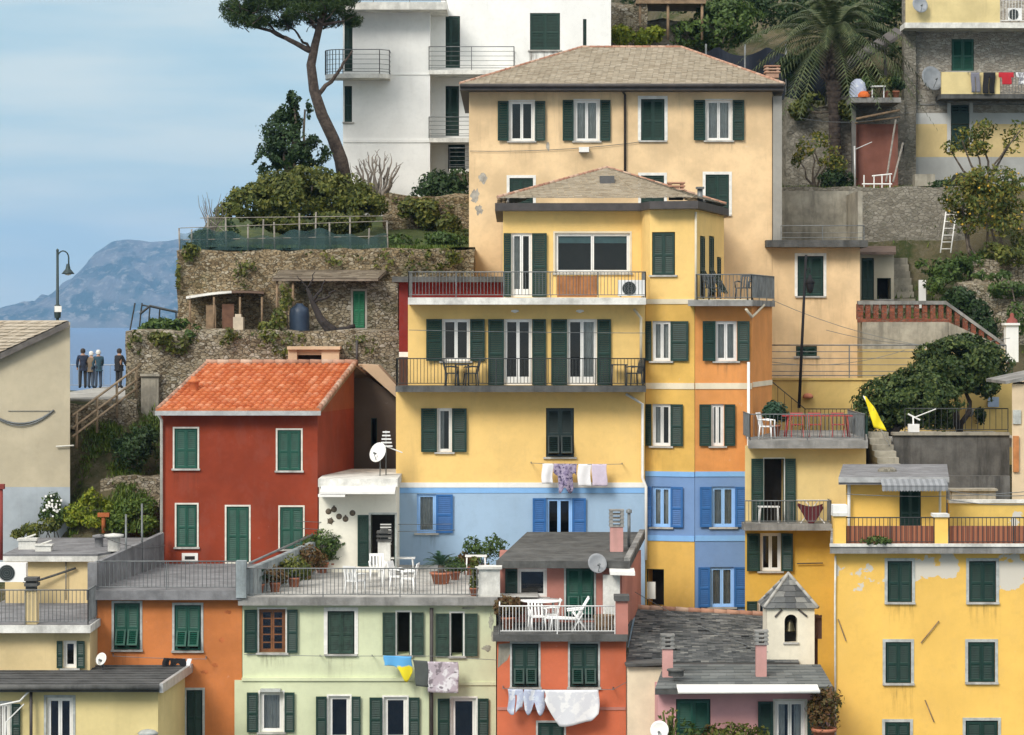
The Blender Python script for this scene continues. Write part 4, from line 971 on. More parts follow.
cloth('floral_sheet', 'grey and white floral sheet hanging on the pale green house', (427.5,661.5,458,662), 31, 83.4, blotch('floral_cloth', (.66,.64,.66), (.42,.36,.40), (.20,.17,.19), 3.2), group='washing on the pale green house', folds=1.5, amp=.03, skew=1)

# ------------------------------------------------------------------ terrace furniture and plants
g = 'white furniture on the green house terrace'
p = onfloor(355, 594.5, FZ); chair('white plastic chair facing left behind the terrace railing', p, 2.6, PLAST, g)
p = onfloor(368, 588, FZ); table('white plastic table right of the chair on the paved terrace', p, 1.0, .7, .62, PLAST, .1)
p = onfloor(399, 590, FZ); chair('white plastic chair nearest the white chimney on the terrace', p, 1.2, PLAST, g)
p = onfloor(408, 592, FZ); chair('white plastic chair turned away on the right of the terrace', p, -1.7, PLAST, g)
p = onfloor(377, 582, FZ); chair('white plastic chair half hidden behind the white table', p, .1, PLAST, g)
p = onfloor(358, 570, FZ); table('low grey slatted table in front of the drying rack', p, 1.1, 1.2, .3, SLAB, .1)
p = onfloor(400, 571, FZ); table('low white bench against the blue wall', p, 1.0, .5, .45, PLAST, 0)
# drying rack with red and dark cloth
p = onfloor(366, 567, FZ); t = T('drying_rack', 'folding white drying rack with red and dark cloth near the shop-like doorway'.replace('shop-like ', ''), 'drying rack', p)
for sx in (-1, 1):
    MB().tube([p+V((-.55, sx*.25, 0)), p+V((.55, sx*.25, .85))], .022, 6).build('leg', PLAST, t); MB().tube([p+V((.55, sx*.25, 0)), p+V((-.55, sx*.25, .85))], .022, 6).build('leg', PLAST, t)
mb = MB()
for i in range(7): mb.tube([p+V((-.55+i*.18, -.3, .85)), p+V((-.55+i*.18, .3, .85))], .01, 5)
for sy in (-1, 1): mb.tube([p+V((-.6, sy*.3, .85)), p+V((.6, sy*.3, .85))], .014, 5)
mb.build('rack', PLAST, t)
S(MB().box(p.x+.05, p.x+.5, p.y-.32, p.y-.29, FZ+.35, FZ+.86), 'red_cloth', 'dark red cloth hung on the drying rack', 'laundry', plain('red_cloth', (.28,.02,.03), .9), p+V((.2,-.3,.85)))
# potted plants
def cycad(label, base, r, hh, fr, nfr, mat, seed, potmat=TPOT):
    rg = random.Random(seed); base = V(base); t = T('potted_plant', label, 'potted plant', base, 'potted plants on the green house terrace'); pot_lathe(base, r, hh).build('pot', potmat, t)
    MB().tube([base+V((0,0,hh*.8)), base+V((0,0,hh+.22))], [.13,.09], 8).build('stem', BARK, t); mb = MB()
    for i in range(nfr):
        a = i*2.4+rg.uniform(-.2,.2); el = rg.uniform(.15, 1.2); d = V((math.cos(a)*math.cos(el), math.sin(a)*math.cos(el), math.sin(el))); L = fr*rg.uniform(.8,1.1); o = base+V((0,0,hh+.2)); side = d.cross(V((0,0,1))).normalized()
        for k_ in range(1, 16):
            s_ = k_/15; p = o+d*L*s_-V((0,0,.45*L*s_*s_)); ln = .16*math.sin(.3+2.6*s_)
            for sg in (-1, 1): mb.poly([p, p+d*.03+side*sg*ln*.5-V((0,0,.0)), p+d*.05+side*sg*ln+V((0,0,.05))-V((0,0,.06)), p+d*.035])
    mb.build('foliage', mat, t); return t
CYC = leafmat('cycad_leaf', [(.02,.06,.03),(.035,.09,.05),(.06,.12,.07)])
cycad('large terracotta pot with a spiky cycad on the paved terrace', onfloor(441, 584, FZ), .34, .38, .85, 34, CYC, 4)
cycad('small terracotta pot with spiky leaves nearest the terrace corner pier', onfloor(259, 593, FZ), .17, .28, .55, 22, CYC, 9)
B3 = lambda w, h_: [(0,0,h_,w,w*.8),(w*.5,.1,h_*.8,w*.7,w*.6),(-w*.5,-.1,h_*.9,w*.6,w*.6)]
potted('terracotta pot with brownish bush second from the corner pier', onfloor(275, 592, FZ), .18, .3, B3(.35,.55), 260, .06, LEAF_RUST, 21, group='potted plants on the green house terrace')
potted('wide pot with olive bush right of the brownish bush', onfloor(294, 587, FZ), .2, .3, B3(.5,.6), 420, .06, LEAF_OLIVE, 22, group='potted plants on the green house terrace')
potted('trailing rusty bush at the far left of the terrace under the handrail', onfloor(307, 579, FZ), .2, .3, B3(.55,.7), 420, .06, LEAF_RUST, 23, group='potted plants on the green house terrace')
potted('tall grey green bush at the back of the terrace by the red house', onfloor(322, 573, FZ), .22, .35, B3(.6,1.0), 560, .07, LEAF_MID, 24, group='potted plants on the green house terrace')
potted('round yellow flowering bush right of the tall bush by the white wall', onfloor(333, 572, FZ), .18, .3, B3(.35,.6), 320, .06, LEAF_LIGHT, 25, group='potted plants on the green house terrace')
potted('green leafy pot plant with pale flowers right of the cycad', onfloor(455, 580, FZ), .17, .28, B3(.32,.5), 260, .06, LEAF_MID, 26, group='potted plants on the green house terrace')
potted('dry reddish plant in a long pot near the small white table', onfloor(468, 575, FZ), .17, .28, B3(.32,.55), 260, .06, LEAF_RUST, 27, group='potted plants on the green house terrace')
potted('climbing olive plant beside the white parapet block', onfloor(474, 596, FZ), .14, .25, [(0,0,.45,.16,.35),(0,0,.9,.13,.3)], 160, .06, LEAF_OLIVE, 28, group='potted plants on the green house terrace')
potted('dense feathery bush behind the white parapet block', onfloor(482, 574, FZ), .22, .3, [(0,0,.7,.5,.45),(.4,.1,.9,.45,.4),(-.3,0,.9,.35,.35)], 420, .06, LEAF_MID, 29, group='potted plants on the green house terrace')
p = onfloor(476, 577, FZ); table('small white table among the pots near the parapet block', p, .7, .5, .7, PLAST, 0)

# ------------------------------------------------------------------ G. little white house beside the red house
Yl = 92.0
h = House('white_cottage', 'small flat-roofed white house between the red house and the tall yellow house', 'house', 355, 94)
LWP = stucco('cream_white_plaster', (.80,.77,.66), .25, .06)
lf = h.body([q(319,Yl), q(396,Yl), (X(396,Yl), 96.5), (X(319,Yl), 96.5)], [(Z(487,Yl), LWP, None)])[0]
mb = MB().pbox(318, 397.5, 479, 487, 91.6, 98); h.part(mb, 'roof_slab', WSLAB)
mb = MB().obox(W(320,494,90.9), V((X(394,Yl)-X(320,Yl), 0, 0)), V((0,1.1,.22)), V((0,0,.08))); h.part(mb, 'rolled_awning', WHITE)
mb = MB().pbox(318, 345, 494.5, 497, 90.9, 91.9); h.part(mb, 'awning_box', WHITE)
win(h, lf, 370.5, 395, 514.5, 566, 'bare', 357.5, None, sill=None, name='doorway', trim=GREYTRIM, tw=.06)
mb = MB()
for k_ in range(8): lf.bar(mb, lf.u(380), lf.u(391), Z(545-k_*2.8,Yl), Z(543.8-k_*2.8,Yl), -.2, -.12)
h.part(mb, 'shelf_rack', WHITE)
h.finish()
rg = random.Random(8); DEC = plain('dark_pottery', (.10,.075,.05), .6, var=.4); rnum = 0
spots = [('small round dark pottery ornament nearest the wall corner',328.5,511.5),('dark pottery ornament shaped like a jug under the awning',334,509.5),('star shaped dark ornament low on the white wall',330.5,521),('pair-like dark ornament in the middle of the white wall'.replace('pair-like ',''),339,516.5),('long dark pottery ornament below the others'.replace('below the others','at the right of the white wall'),345.5,519),('round plate ornament nearest the green shutter',352.5,513)]
for lab, px, py in spots:
    mb = MB().lathe(W(px,py,Yl-.005), [(0,.03),(.09,.03),(.10,0),(.06,-.03),(0,-.035)], 12, axis=V((0,1,0)))
    if 'jug' in lab or 'long' in lab: mb.pbox(px-.8, px+.8, py-4, py-2, Yl-.04, Yl)
    if 'star' in lab:
        for i in range(5): a = i*1.256; c_ = W(px,py,Yl-.02); mb.tube([c_, c_+V((math.cos(a)*.13,0,math.sin(a)*.13))], [.03,.01], 5)
    S(mb, 'wall_ornament', lab, 'ornament', DEC, W(px,py,Yl), 'pottery ornaments on the white wall')
dish('white satellite dish on a mast on the little white house roof', V((X(380,93.5), 93.5, Z(479,91.6))), .34, (-.6,-.75,.35), WHITE, .75)
t = T('antenna', 'white television antenna above the little white house roof', 'antenna', V((X(386,94), 94, Z(479,91.6))))
MB().tube([t.location, t.location+V((0,0,1.5))], .02, 6).build('mast', GREYIRON, t)
mb = MB()
for k_ in range(5): mb.box(t.location.x-.18+.02*k_, t.location.x+.22-.02*k_, 93.9-.05*k_, 93.91-.05*k_, t.location.z+.95+.12*k_, t.location.z+1.0+.12*k_)
mb.tube([t.location+V((-.1,0,1.0)), t.location+V((.55,0,.75))], .02, 5); mb.build('elements', WIRON, t)

# ------------------------------------------------------------------ H. orange house with grey roof terrace
Yo = 84.0; ORG = stucco('burnt_orange_plaster', (.55,.19,.06), .3, .16)
h = House('orange_house', 'burnt orange house with tilted green shutters and a grey railed roof terrace', 'house', 166, 87)
of = h.body([q(91,Yo), q(242,Yo+.02), (X(242,Yo), 91), (X(91,Yo), 91)], [(Z(600,Yo), ORG, None)])[0]
win(h, of, 114, 140, 603, 649.5, 'tilt', trim=GREYTRIM, tw=.07, flap=9, sh=GREENR); win(h, of, 174.5, 201, 605, 650.5, 'tilt', trim=GREYTRIM, tw=.07, flap=9, sh=GREENR)
win(h, of, 186.5, 202.5, 690, 742, 'closed', trim=GREYTRIM, tw=.07, sill=None, name='shuttered_door')
mb = MB().pbox(86.5, 241, 590.5, 600, Yo-.4, 92.9); ts = h.part(mb, 'terrace_slab', GREYROOF); oz = Z(590.5,Yo-.4)
rail(ts, [(X(97,83.75), 83.75, oz), (X(236,83.75), 83.75, oz)], .86, .125, GREYIRON, post=2.0)
for i_, (a_, b2, c2, d2) in enumerate(((222,640,3,3),(215,665,4,2),(228,612,4,2.5),(205,672,5,2))): patch(h, of, a_, b2, c2, d2, plain('worn_orange_patch', (.42,.125,.04), .95, var=.3, sc=5), 40+i_)
mb = MB().pbox(87.5, 97, 563, 590.6, 83.65, 84.0); h.part(mb, 'corner_pier', GREYROOF)
xa, xb = X(97.5,84), X(164,92.6); mb = MB().prism([V((xa, 84.02, oz)), V((xb, 92.6, oz)), V((xb, 92.6, oz+1.05)), V((xa, 84.02, oz+.80))], (-.16,0,0)); h.part(mb, 'side_wall', GREYROOF)
pipe(h, [W(93,601,83.8), W(94.5,610,83.9), W(94.5,760,83.9)], FASCIA, .05)
for px, hh in ((126,2.0), (142,2.2)):
    yy = 84+(px-97.5)/66.5*8.4; x_ = X(px, yy); mb = MB().tube([V((x_, yy, oz)), V((x_, yy, oz+hh))], .035, 6); h.part(mb, 'post', GREYIRON)
h.finish()
line_('clothesline', 'clothesline below the right window of the orange house', catenary(W(113,656,83.5), W(206,659,83.5), .02), brackets=[(W(113,656,83.5), W(113,653,84.05)), (W(206,659,83.5), W(206,656,84.05))])
BLK = plain('black_cloth', (.012,.012,.014), .9); 
cloth('black_trousers', 'black trousers bunched on the line of the orange house', (170,658,186,658.5), lambda t: 8+3*math.sin(t*9), 83.5, BLK, group='washing on the orange house', folds=3)
cloth('black_shirt', 'black cloth at the left end of the orange house washing', (163,657.8,169.5,658), 9, 83.5, BLK, group='washing on the orange house', folds=2)
cloth('white_cloth', 'small white cloth at the right end of the orange house washing', (186.5,658.5,191,658.8), 9, 83.5, WCL, group='washing on the orange house', folds=1)
dish('white satellite dish on the dark roof in front of the orange house', V((X(103,82.5), 82.5, Z(674,82.5))), .19, (-.5,-.8,.35), WHITE, .42)

# ------------------------------------------------------------------ I. cream house with railed roof, lower left
CRM = stucco('cream_yellow_plaster', (.66,.52,.28), .4, .14)
Yc = 82.5
h = House('cream_house', 'low cream house with white edged roof terrace left of the orange house', 'house', 40, 85)
cf = h.body([q(-40,Yc), q(90,Yc), (X(90,Yc), 88), (X(-40,Yc), 88)], [(Z(633,Yc), CRM, None)])[0]
win(h, cf, 63, 77, 640.5, 668, 'open', 57, 85.5, mull=0)
mb = MB().pbox(-42, 90.5, 625.5, 633, Yc-.5, 90.6); ts = h.part(mb, 'roof_slab', WSLAB); cz = Z(625.5,Yc-.5)
mb = MB().box(X(-42,82), X(89,82), 82.1, 90.5, cz, cz+.006); h.part(mb, 'terrace_paving', GREYROOF)
rail(ts, [(X(-38,82.2), 82.2, cz), (X(88,82.2), 82.2, cz), (X(88,82.2), 90, cz)], 1.02, .115, GREYIRON)
mb = MB().pbox(24.5, 36.5, 590, 626, 82.25, 82.7); o = h.part(mb, 'chimney', CRM); mb = MB().pbox(25.5, 35.5, 586.5, 590, 82.3, 82.6); mb.pbox(24, 37, 583.5, 586.5, 82.2, 82.75); mb.pbox(25.5, 35.5, 581, 583.5, 82.3, 82.65); mb.pbox(24, 37, 578, 581, 82.2, 82.75); mb.build('chimney_cap', DSLAB, o)
h.finish()
# ------------------------------------------------------------------ J. grey-roofed house behind it
h = House('grey_roofed_house', 'cream house with wide flat grey roof below the garden slope', 'house', 70, 91)
kf = h.body([q(5,88.5), q(96,88.5), (X(163,92.5), 95), (X(33,95), 95)], [(Z(560,88.5), CRM, None)])[0]
zt = Z(554,88.2); P4 = [V((X(3,88.2), 88.2, zt)), V((X(97.5,88.2), 88.2, zt)), V((X(97.5,88.2)+1.95, 94.9, zt)), V((X(3,88.2)-.0, 94.9, zt))]
mb = MB().prism([p-V((0,0,.24)) for p in P4], (0,0,.17)); h.part(mb, 'roof_edge', WSLAB); mb = MB().prism([p-V((0,0,.068)) for p in P4], (0,0,.068)); h.part(mb, 'roof', GREYROOF)
for (px, py, w_, hh, m_) in ((114,551,.5,.45,WSLAB), (99,547,.35,.3,GREYROOF)):
    c_ = onfloor(px, py, zt); o = h.part(MB().lathe(c_, [(w_*.4,0),(w_*.4,hh),(w_*.62,hh),(w_*.62,hh+.08),(0,hh+.12)], 14), 'roof_vent', m_)
mb = MB().tube([W(30,583,88.2), W(52,576,88.3), W(76,568,88.4)], .04, 6); h.part(mb, 'pipe', DSLAB); mb = MB().tube([W(66,561,88.4), W(66,600,88.4)], .02, 6); h.part(mb, 'pole', GREYIRON)
h.finish()
ac_unit('grey white air conditioner on the cream wall at the left edge of the photo', -6, 26, 563, 583, 86.9)
for (px, py, w_, hh, lab) in ((28,549,.55,.35,'white plant box on the left of the flat grey roof'), (44,551,.5,.22,'flat pale box on the front of the flat grey roof')):
    c_ = onfloor(px, py, zt); mb = MB().box(c_.x-w_/2, c_.x+w_/2, c_.y-.2, c_.y+.2, zt, zt+hh); mb.box(c_.x-w_/2-.04, c_.x+w_/2+.04, c_.y-.24, c_.y+.24, zt+hh*.8, zt+hh); mb.tube([c_+V((-.1,0,hh)), c_+V((.25,0,hh+.12))], .03, 6); S(mb, 'roof_box', lab, 'box', WSLAB, c_)
c_ = onfloor(50, 562, zt)
# ------------------------------------------------------------------ K. bottom-left yellow house with bitumen roof
LYEL = stucco('soft_yellow_plaster', (.68,.56,.27), .25, .1); Ya = 79.0
h = House('soft_yellow_house', 'soft yellow house under a dark low-pitched roof in the bottom left corner', 'house', 90, 82)
x1_, x2_ = X(158,Ya), X(186,84.2)
af = h.body([(X(-40,Ya), Ya), (x1_, Ya), (x2_, 84.2), (X(-40,84.2), 84.2)], [(Z(690,Ya), LYEL, None)])
win(h, af[0], 46.5, 73, 697.5, 745, 'open', trim=GREYTRIM, tw=.07, mull=1, door=True, fr=WHITE)
win(h, af[0], -4, 10, 703, 745, 'open', trim=GREYTRIM, tw=.06, mull=1, door=True, R=21)
mb = MB().tube([W(-3,706,78.6), W(20,701,78.6), W(30,690,78.7)], .03, 5); mb.tube([W(5,745,78.5), W(6,722,78.5), W(24,704,78.6)], .02, 5); h.part(mb, 'awning_frame', WIRON)
pipe(h, [W(31,692,78.75), W(31,760,78.75)], FASCIA, .045)
zf, zb_ = Z(685,78.5), Z(664.5,84.6)+.05
P4 = [V((X(-45,78.5), 78.5, zf)), V((X(159.5,78.5), 78.5, zf)), V((x2_+.15, 84.6, zb_)), V((X(-45,84.6), 84.6, zb_))]
mb = MB().prism([p-V((0,0,.20)) for p in P4], (0,0,.2)); rf = h.part(mb, 'roof', DARKROOF)
mb = MB().tube([P4[0]+V((0,-.07,-.06)), P4[1]+V((0,-.07,-.06))], .075, 8); mb.build('gutter', DSLAB, rf)
mb = MB().obox(P4[1]+V((.0,0,-.22)), P4[2]-P4[1], V((.10,0,0)), V((0,0,.26))); mb.build('verge_board', GUTTER, rf)
mb = MB()
for i in range(9):
    t_ = i/9+.05; a, b_ = P4[0].lerp(P4[3], t_), P4[1].lerp(P4[2], t_); mb.tube([a+V((0,0,.012)), b_+V((0,0,.012))], .02, 4)
mb.build('roof_seams', DARKROOF, rf)
h.part(MB().lathe(W(148,736,78.9), [(.0,.0),(.2,0),(.3,.08),(.2,.16),(0,.2)], 12), 'wall_lamp', GREYTRIM)
h.finish()

# ------------------------------------------------------------------ L. pink and red house with terrace
Ye = 82.0; PINKU = stucco('dusty_pink_plaster', (.44,.19,.15), .3); REDL = stucco('coral_red_plaster', (.55,.145,.07), .3, .16); BRS = stucco('brick_side_plaster', (.33,.10,.06), .35)
h = House('coral_house', 'coral red house with white railed terrace in front of its dusty pink upper floor', 'house', 562, 85)
ef = h.body([q(497,Ye), q(626,Ye), (X(626,Ye)+.35, 91), (X(497,Ye), 91)], [(Z(641.5,Ye), REDL, None)])[0]
Yu = 85.0
eu = h.body([q(499,Yu), q(622,Yu), (X(641,91), 91), (X(499,Yu), 91)], [(Z(566,Yu), PINKU, None)], zb=Z(642,Ye))
win(h, eu[0], 517.5, 547, 568.5, 597, 'open', 505, None, mull=0, fr=WHITE, depth=1.2); win(h, eu[0], 566, 594, 567.5, 618, 'tilt', sh=GREENR, trim=GREYTRIM, tw=.06, sill=None, name='shuttered_door')
win(h, ef, 512, 538.5, 643.5, 687, 'tilt', sh=GREEN, trim=GREYTRIM, tw=.06, flap=3); win(h, ef, 570, 598, 643.5, 687, 'tilt', sh=GREEN, trim=GREYTRIM, tw=.06, flap=3); win(h, ef, 538, 564, 722.5, 764, 'tilt', sh=GREEN, trim=GREYTRIM, tw=.06, flap=3)
strip(h, ef, 497.3, 625.6, 707, 710, PINKU, .03)
mb = MB().poly([ef.pt(.02,Z(668,Ye),.006), ef.pt(.05,Z(644,Ye),.006), ef.pt(.38,Z(643,Ye),.006), ef.pt(.40,Z(652,Ye),.006), ef.pt(.30,Z(660,Ye),.006), ef.pt(.15,Z(664,Ye),.006)]); h.part(mb, 'bare_render', CONC)
mb = MB().pbox(493, 627.5, 634.5, 641.5, Ye-.35, 85.2); ts = h.part(mb, 'terrace_slab', DSLAB); ez = Z(634.5,Ye-.35)
rail(ts, [(X(499.5,81.75), 84.9, ez), (X(499.5,81.75), 81.75, ez), (X(615,81.75), 81.75, ez)], .82, .095, WIRON)
mb = MB().pbox(616, 628, 601, 634.6, 81.7, 82.2); o = h.part(mb, 'pillar', PINKU); MB().pbox(614.5, 629.5, 596, 601.2, 81.6, 82.3).build('pillar_cap', DSLAB, o)
mb = MB().pbox(603, 620, 575, 632, 84.4, 84.6); h.part(mb, 'white_door_panel', WSLAB); mb = MB().obox(W(610,575,83.8), V((.75,0,-.02)), V((0,.8,.06)), V((0,0,.1))); h.part(mb, 'awning_box', WHITE)
zf, zb_ = Z(561,84.4), Z(561,84.4)+.15
P4 = [V((X(496,84.4), 84.4, zf)), V((X(630,84.4), 84.4, zf)), V((X(645,92.5), 92.5, zb_+.12)), V((X(527,92.5), 92.5, zb_+.12))]
mb = MB().prism([p-V((0,0,.22)) for p in P4], (0,0,.22)); rf = h.part(mb, 'roof', DSLAB)
mb = MB().obox(P4[1]-V((.18,0,0)), P4[2]-P4[1], V((.18,0,0)), V((0,0,.09))); mb.build('roof_kerb', SLAB, rf)
cc = V((X(616.5,87), 87, zf)); chimney_stack(h, cc.x, cc.y, cc.z-.1, .40, .95, CHIMP, 5, capmat=SLAB, capw=1.15); mb = MB().tube([V((X(629,88), 88, zf)), V((X(629,88), 88, zf+1.2))], .05, 8); mb.lathe(V((X(629,88), 88, zf+1.2)), [(.09,0),(.09,.1),(0,.14)], 10); h.part(mb, 'flue_pipe', GREYIRON)
h.finish()
dish('grey satellite dish on the front edge of the dusty pink upper floor roof', V((X(596,84.3), 84.3, Z(574,84.3))), .30, (.35,-.9,.3), plain('grey_dish_paint', (.28,.29,.30), .5), .3)
table('white oval plastic table on the white railed terrace', (X(541,83.6), 83.6, ez), 1.3, .8, .82, PLAST, .05, True)
chair('white plastic chair behind the white terrace railing of the coral house', (X(537,82.7), 82.7, ez), .2, PLAST); chair('white plastic chair left of the folding lounger on the coral house terrace', (X(550,83.3), 83.3, ez), -1.5, PLAST)
t = T('deck_chair', 'white reclining deck chair with raised back on the white railed terrace', 'deck chair', (X(572,82.6), 82.6, ez)); o_ = V((X(572,82.6), 82.6, ez))
def slatbed(a, b, wd, n):
    mb = MB(); a, b = V(a), V(b); u_ = (b-a).normalized(); nn = V((0,1,0)).cross(u_)
    for i in range(n): 
        p_ = a.lerp(b, (i+.08)/n); mb.obox(p_+V((0,-wd/2,0)), (b-a)*.84/n, V((0,wd,0)), nn*.02)
    for sy in (-1, 1): mb.tube([a+V((0,sy*wd/2,0)), b+V((0,sy*wd/2,0))], .028, 6)
    return mb
slatbed(o_+V((-.78,0,.40)), o_+V((.12,0,.36)), .5, 8).build('seat', PLAST, t); slatbed(o_+V((.12,0,.36)), o_+V((.50,0,1.0)), .5, 8).build('backrest', PLAST, t)
for sy in (-1, 1):
    MB().tube([o_+V((.45,sy*.26,0)), o_+V((.0,sy*.26,.60))], .022, 6).build('leg', PLAST, t); MB().tube([o_+V((.0,sy*.27,0)), o_+V((.32,sy*.27,.55))], .022, 6).build('leg', PLAST, t)
    MB().tube([o_+V((-.65,sy*.26,0)), o_+V((-.6,sy*.26,.40))], .022, 6).build('leg', PLAST, t); MB().tube([o_+V((-.15,sy*.28,.62)), o_+V((.33,sy*.28,.66))], .028, 6).build('armrest', PLAST, t)
mb = MB()
bs = V((X(604,82.8), 82.8, ez)); mb.lathe(bs, [(0,0),(.22,0),(.29,.2),(.29,.42),(.31,.45),(.27,.45),(.26,.1),(0,.1)], 16)
for i in range(20): a = i*math.pi/10; mb.tube([bs+V((.23*math.cos(a), .23*math.sin(a), 0)), bs+V((.30*math.cos(a), .30*math.sin(a), .44))], .016, 4)
S(mb, 'wicker_basket', 'brown wicker basket beside the terrace pillar', 'basket', WOOD, bs)
potted('dark leafy plant at the left end of the white railed terrace', (X(508,83.2), 83.2, ez), .2, .35, B3(.4,.7), 300, .07, LEAF_RUST, 41, group='potted plants')
line_('clothesline', 'clothesline across the coral red wall', [W(503,688.5,81.5), W(560,690,81.5), W(613,689.5,81.5), W(634,678,81.9)], brackets=[(W(503,688.5,81.5), W(503,686,82.02)), (W(613,689.5,81.5), W(613,687,82.02))])
BLU = blotch('faded_blue_cloth', (.48,.53,.62), (.40,.44,.56), (.62,.64,.68), 4)
cloth('blue_shorts', 'pale blue shorts hung at the left of the coral house washing', (508,689,523,689.3), lambda t: 22+4*math.sin(t*5), 81.5, BLU, group='washing on the coral house', folds=2, shape='trousers')
cloth('blue_shirt', 'pale blue shirt draped left of the big white sheet', (524,689.3,545,689.8), lambda t: 12+14*abs(math.sin(t*5.5+.6)), 81.5, BLU, group='washing on the coral house', folds=3, amp=.08)
cloth('white_sheet', 'large white bedsheet sagging from the coral house clothesline', (545,690,599,689.8), lambda t: 10+24*min(1,t/.28)**.8+3*math.sin(5*t)-7*max(0,(t-.88)/.12), 81.48, blotch('striped_white_cloth', (.74,.74,.74), (.62,.63,.66), (.76,.76,.76), 2.0), group='washing on the coral house', folds=3, amp=.05)
# ------------------------------------------------------------------ M. slate-roofed oratory with bell turret
Yk = 82.6; CRW = stucco('pale_cream_plaster', (.64,.57,.42), .4); TUR = stucco('turret_plaster', (.72,.67,.54), .55, .14)
h = House('slate_chapel', 'low cream chapel with rough slate roof and a small pointed bell turret', 'chapel', 700, 86)
e1, e2, r1, r2 = W(627,662,Yk), V((X(772,Yk)+.8, Yk, Z(662,Yk))), V((X(637,90), 90, Z(609,90))), V((X(778,90), 90, Z(616.5,90)))
cf = h.body([q(627,Yk+.5), (X(772,Yk)+.6, Yk+.5), (r2.x, 90), (r1.x, 90)], [(Z(666,Yk+.5), CRW, None)])
mb = MB().prism([e1-V((.05,0,.10)), e2-V((0,0,.10)), r2-V((0,0,.10)), r1-V((0,0,.10))], (0,0,.09)); rf = h.part(mb, 'roof', DSLAB)
mb = MB(); tile_roof(mb, e1, e2, r2, r1, .24, .17, lift=.028, jit=.02, skip=.015); mb.build('roof_slates', SLATEG, rf)
mb = MB(); ridge_caps(mb, r1+V((0,0,.02)), r2+V((0,0,.02)), .10); mb.build('ridge_tiles', RIDGE, rf)
mb = MB().tube([e1+V((-.05,-.05,-.09)), e2+V((0,-.05,-.09))], .06, 8); mb.build('gutter', FASCIA, rf)
mb = MB().obox(e1+V((-.25,0,-.1)), r1-e1, V((.16,0,0)), V((0,0,.26))); mb.build('verge_board', DSLAB, rf)
h.body([q(627.5,81.3), q(662,81.3), (X(662,81.3), 83), (X(628,81.3), 83)], [(Z(667,81.3), stucco('sunlit_cream_plaster', (.72,.62,.45), .4), None)])
mb = MB().prism([W(626,667,81.1), W(668,665,81.1), V((X(668,81.1),83.2,Z(661,83.2))), V((X(626,81.1),83.2,Z(661,83.2)))], (0,0,.07)); h.part(mb, 'wall_coping', DSLAB)
# turret
Yt = 82.9; x0, x1 = X(767,Yt), X(814.5,Yt); zt0, zt1 = Z(664,Yt)-.5, Z(608,Yt)
tf = Fac((x0,Yt), (x1,Yt)); uo0, uo1 = tf.u(784.5), tf.u(797.5); zo0, zs_ = Z(643,Yt), Z(621,Yt); rr = (uo1-uo0)/2; mb = MB(); dp = .45
n = 10; arc = [((uo0+uo1)/2-rr*math.cos(math.pi*i/n), zs_+rr*math.sin(math.pi*i/n)) for i in range(n+1)]
P = tf.pt
mb.poly([P(0,zt0), P(tf.L,zt0), P(tf.L,zo0), P(0,zo0)]); mb.poly([P(0,zo0), P(uo0,zo0), P(uo0,zs_), P(0,zs_)]); mb.poly([P(uo1,zo0), P(tf.L,zo0), P(tf.L,zs_), P(uo1,zs_)])
for i in range(n):
    (a, za), (c, zc) = arc[i], arc[i+1]
    a2, c2 = tf.L*i/n, tf.L*(i+1)/n
    mb.poly([P(a,za), P(c,zc), P(c2,zt1), P(a2,zt1)]); mb.poly([P(a,za), P(a,za,-dp), P(c,zc,-dp), P(c,zc)])
mb.poly([P(0,zs_), P(uo0,zs_), P(0,zt1)]); mb.poly([P(uo1,zs_), P(tf.L,zs_), P(tf.L,zt1)])
mb.poly([P(uo0,zo0), P(uo0,zs_), P(uo0,zs_,-dp), P(uo0,zo0,-dp)]); mb.poly([P(uo1,zo0), P(uo1,zo0,-dp), P(uo1,zs_,-dp), P(uo1,zs_)]); mb.poly([P(uo0,zo0), P(uo0,zo0,-dp), P(uo1,zo0,-dp), P(uo1,zo0)])
mb.poly([P(uo0-.1,zo0-.1,-dp), P(uo1+.1,zo0-.1,-dp), P(uo1+.1,zt1-.05,-dp), P(uo0-.1,zt1-.05,-dp)], 1)
mb.poly([(x1,Yt,zt0),(x1,Yt+1.4,zt0),(x1,Yt+1.4,zt1),(x1,Yt,zt1)]); mb.poly([(x0,Yt+1.4,zt0),(x0,Yt,zt0),(x0,Yt,zt1),(x0,Yt+1.4,zt1)]); mb.poly([(x1,Yt+1.4,zt0),(x0,Yt+1.4,zt0),(x0,Yt+1.4,zt1),(x1,Yt+1.4,zt1)])
tu = h.part(mb, 'bell_turret', [TUR, DARK])
ap = V(((x0+x1)/2, Yt+.7, Z(574,Yt+.7))); o_ = .1; Q = [V((x0-o_,Yt-o_,zt1)), V((x1+o_,Yt-o_,zt1)), V((x1+o_,Yt+1.4+o_,zt1)), V((x0-o_,Yt+1.4+o_,zt1))]
mb = MB()
for i in range(4): tile_roof(mb, Q[i], Q[(i+1)%4], ap, ap, .34, .2, lift=.03)
mb.poly([Q[0],Q[3],Q[2],Q[1]]); mb.build('spire', SLATEG, tu)
mb = MB()
for i in range(4): ridge_caps(mb, Q[i], ap, .05, .3)
mb.build('spire_edge', plain('lead_flashing', (.34,.33,.30), .7), tu)
mb = MB().lathe(P((uo0+uo1)/2, zs_-.32, -.28), [(.16,0),(.13,.08),(.09,.25),(.05,.32),(0,.34)], 14); mb.build('bell', plain('old_bronze', (.08,.07,.04), .4, .7), tu)
mb = MB().obox(P(uo0-.04,zo0-.03,.06), V((uo1-uo0+.08,0,0)), V((0,.12,0)), V((0,0,.05))); mb.build('sill', SILL, tu)
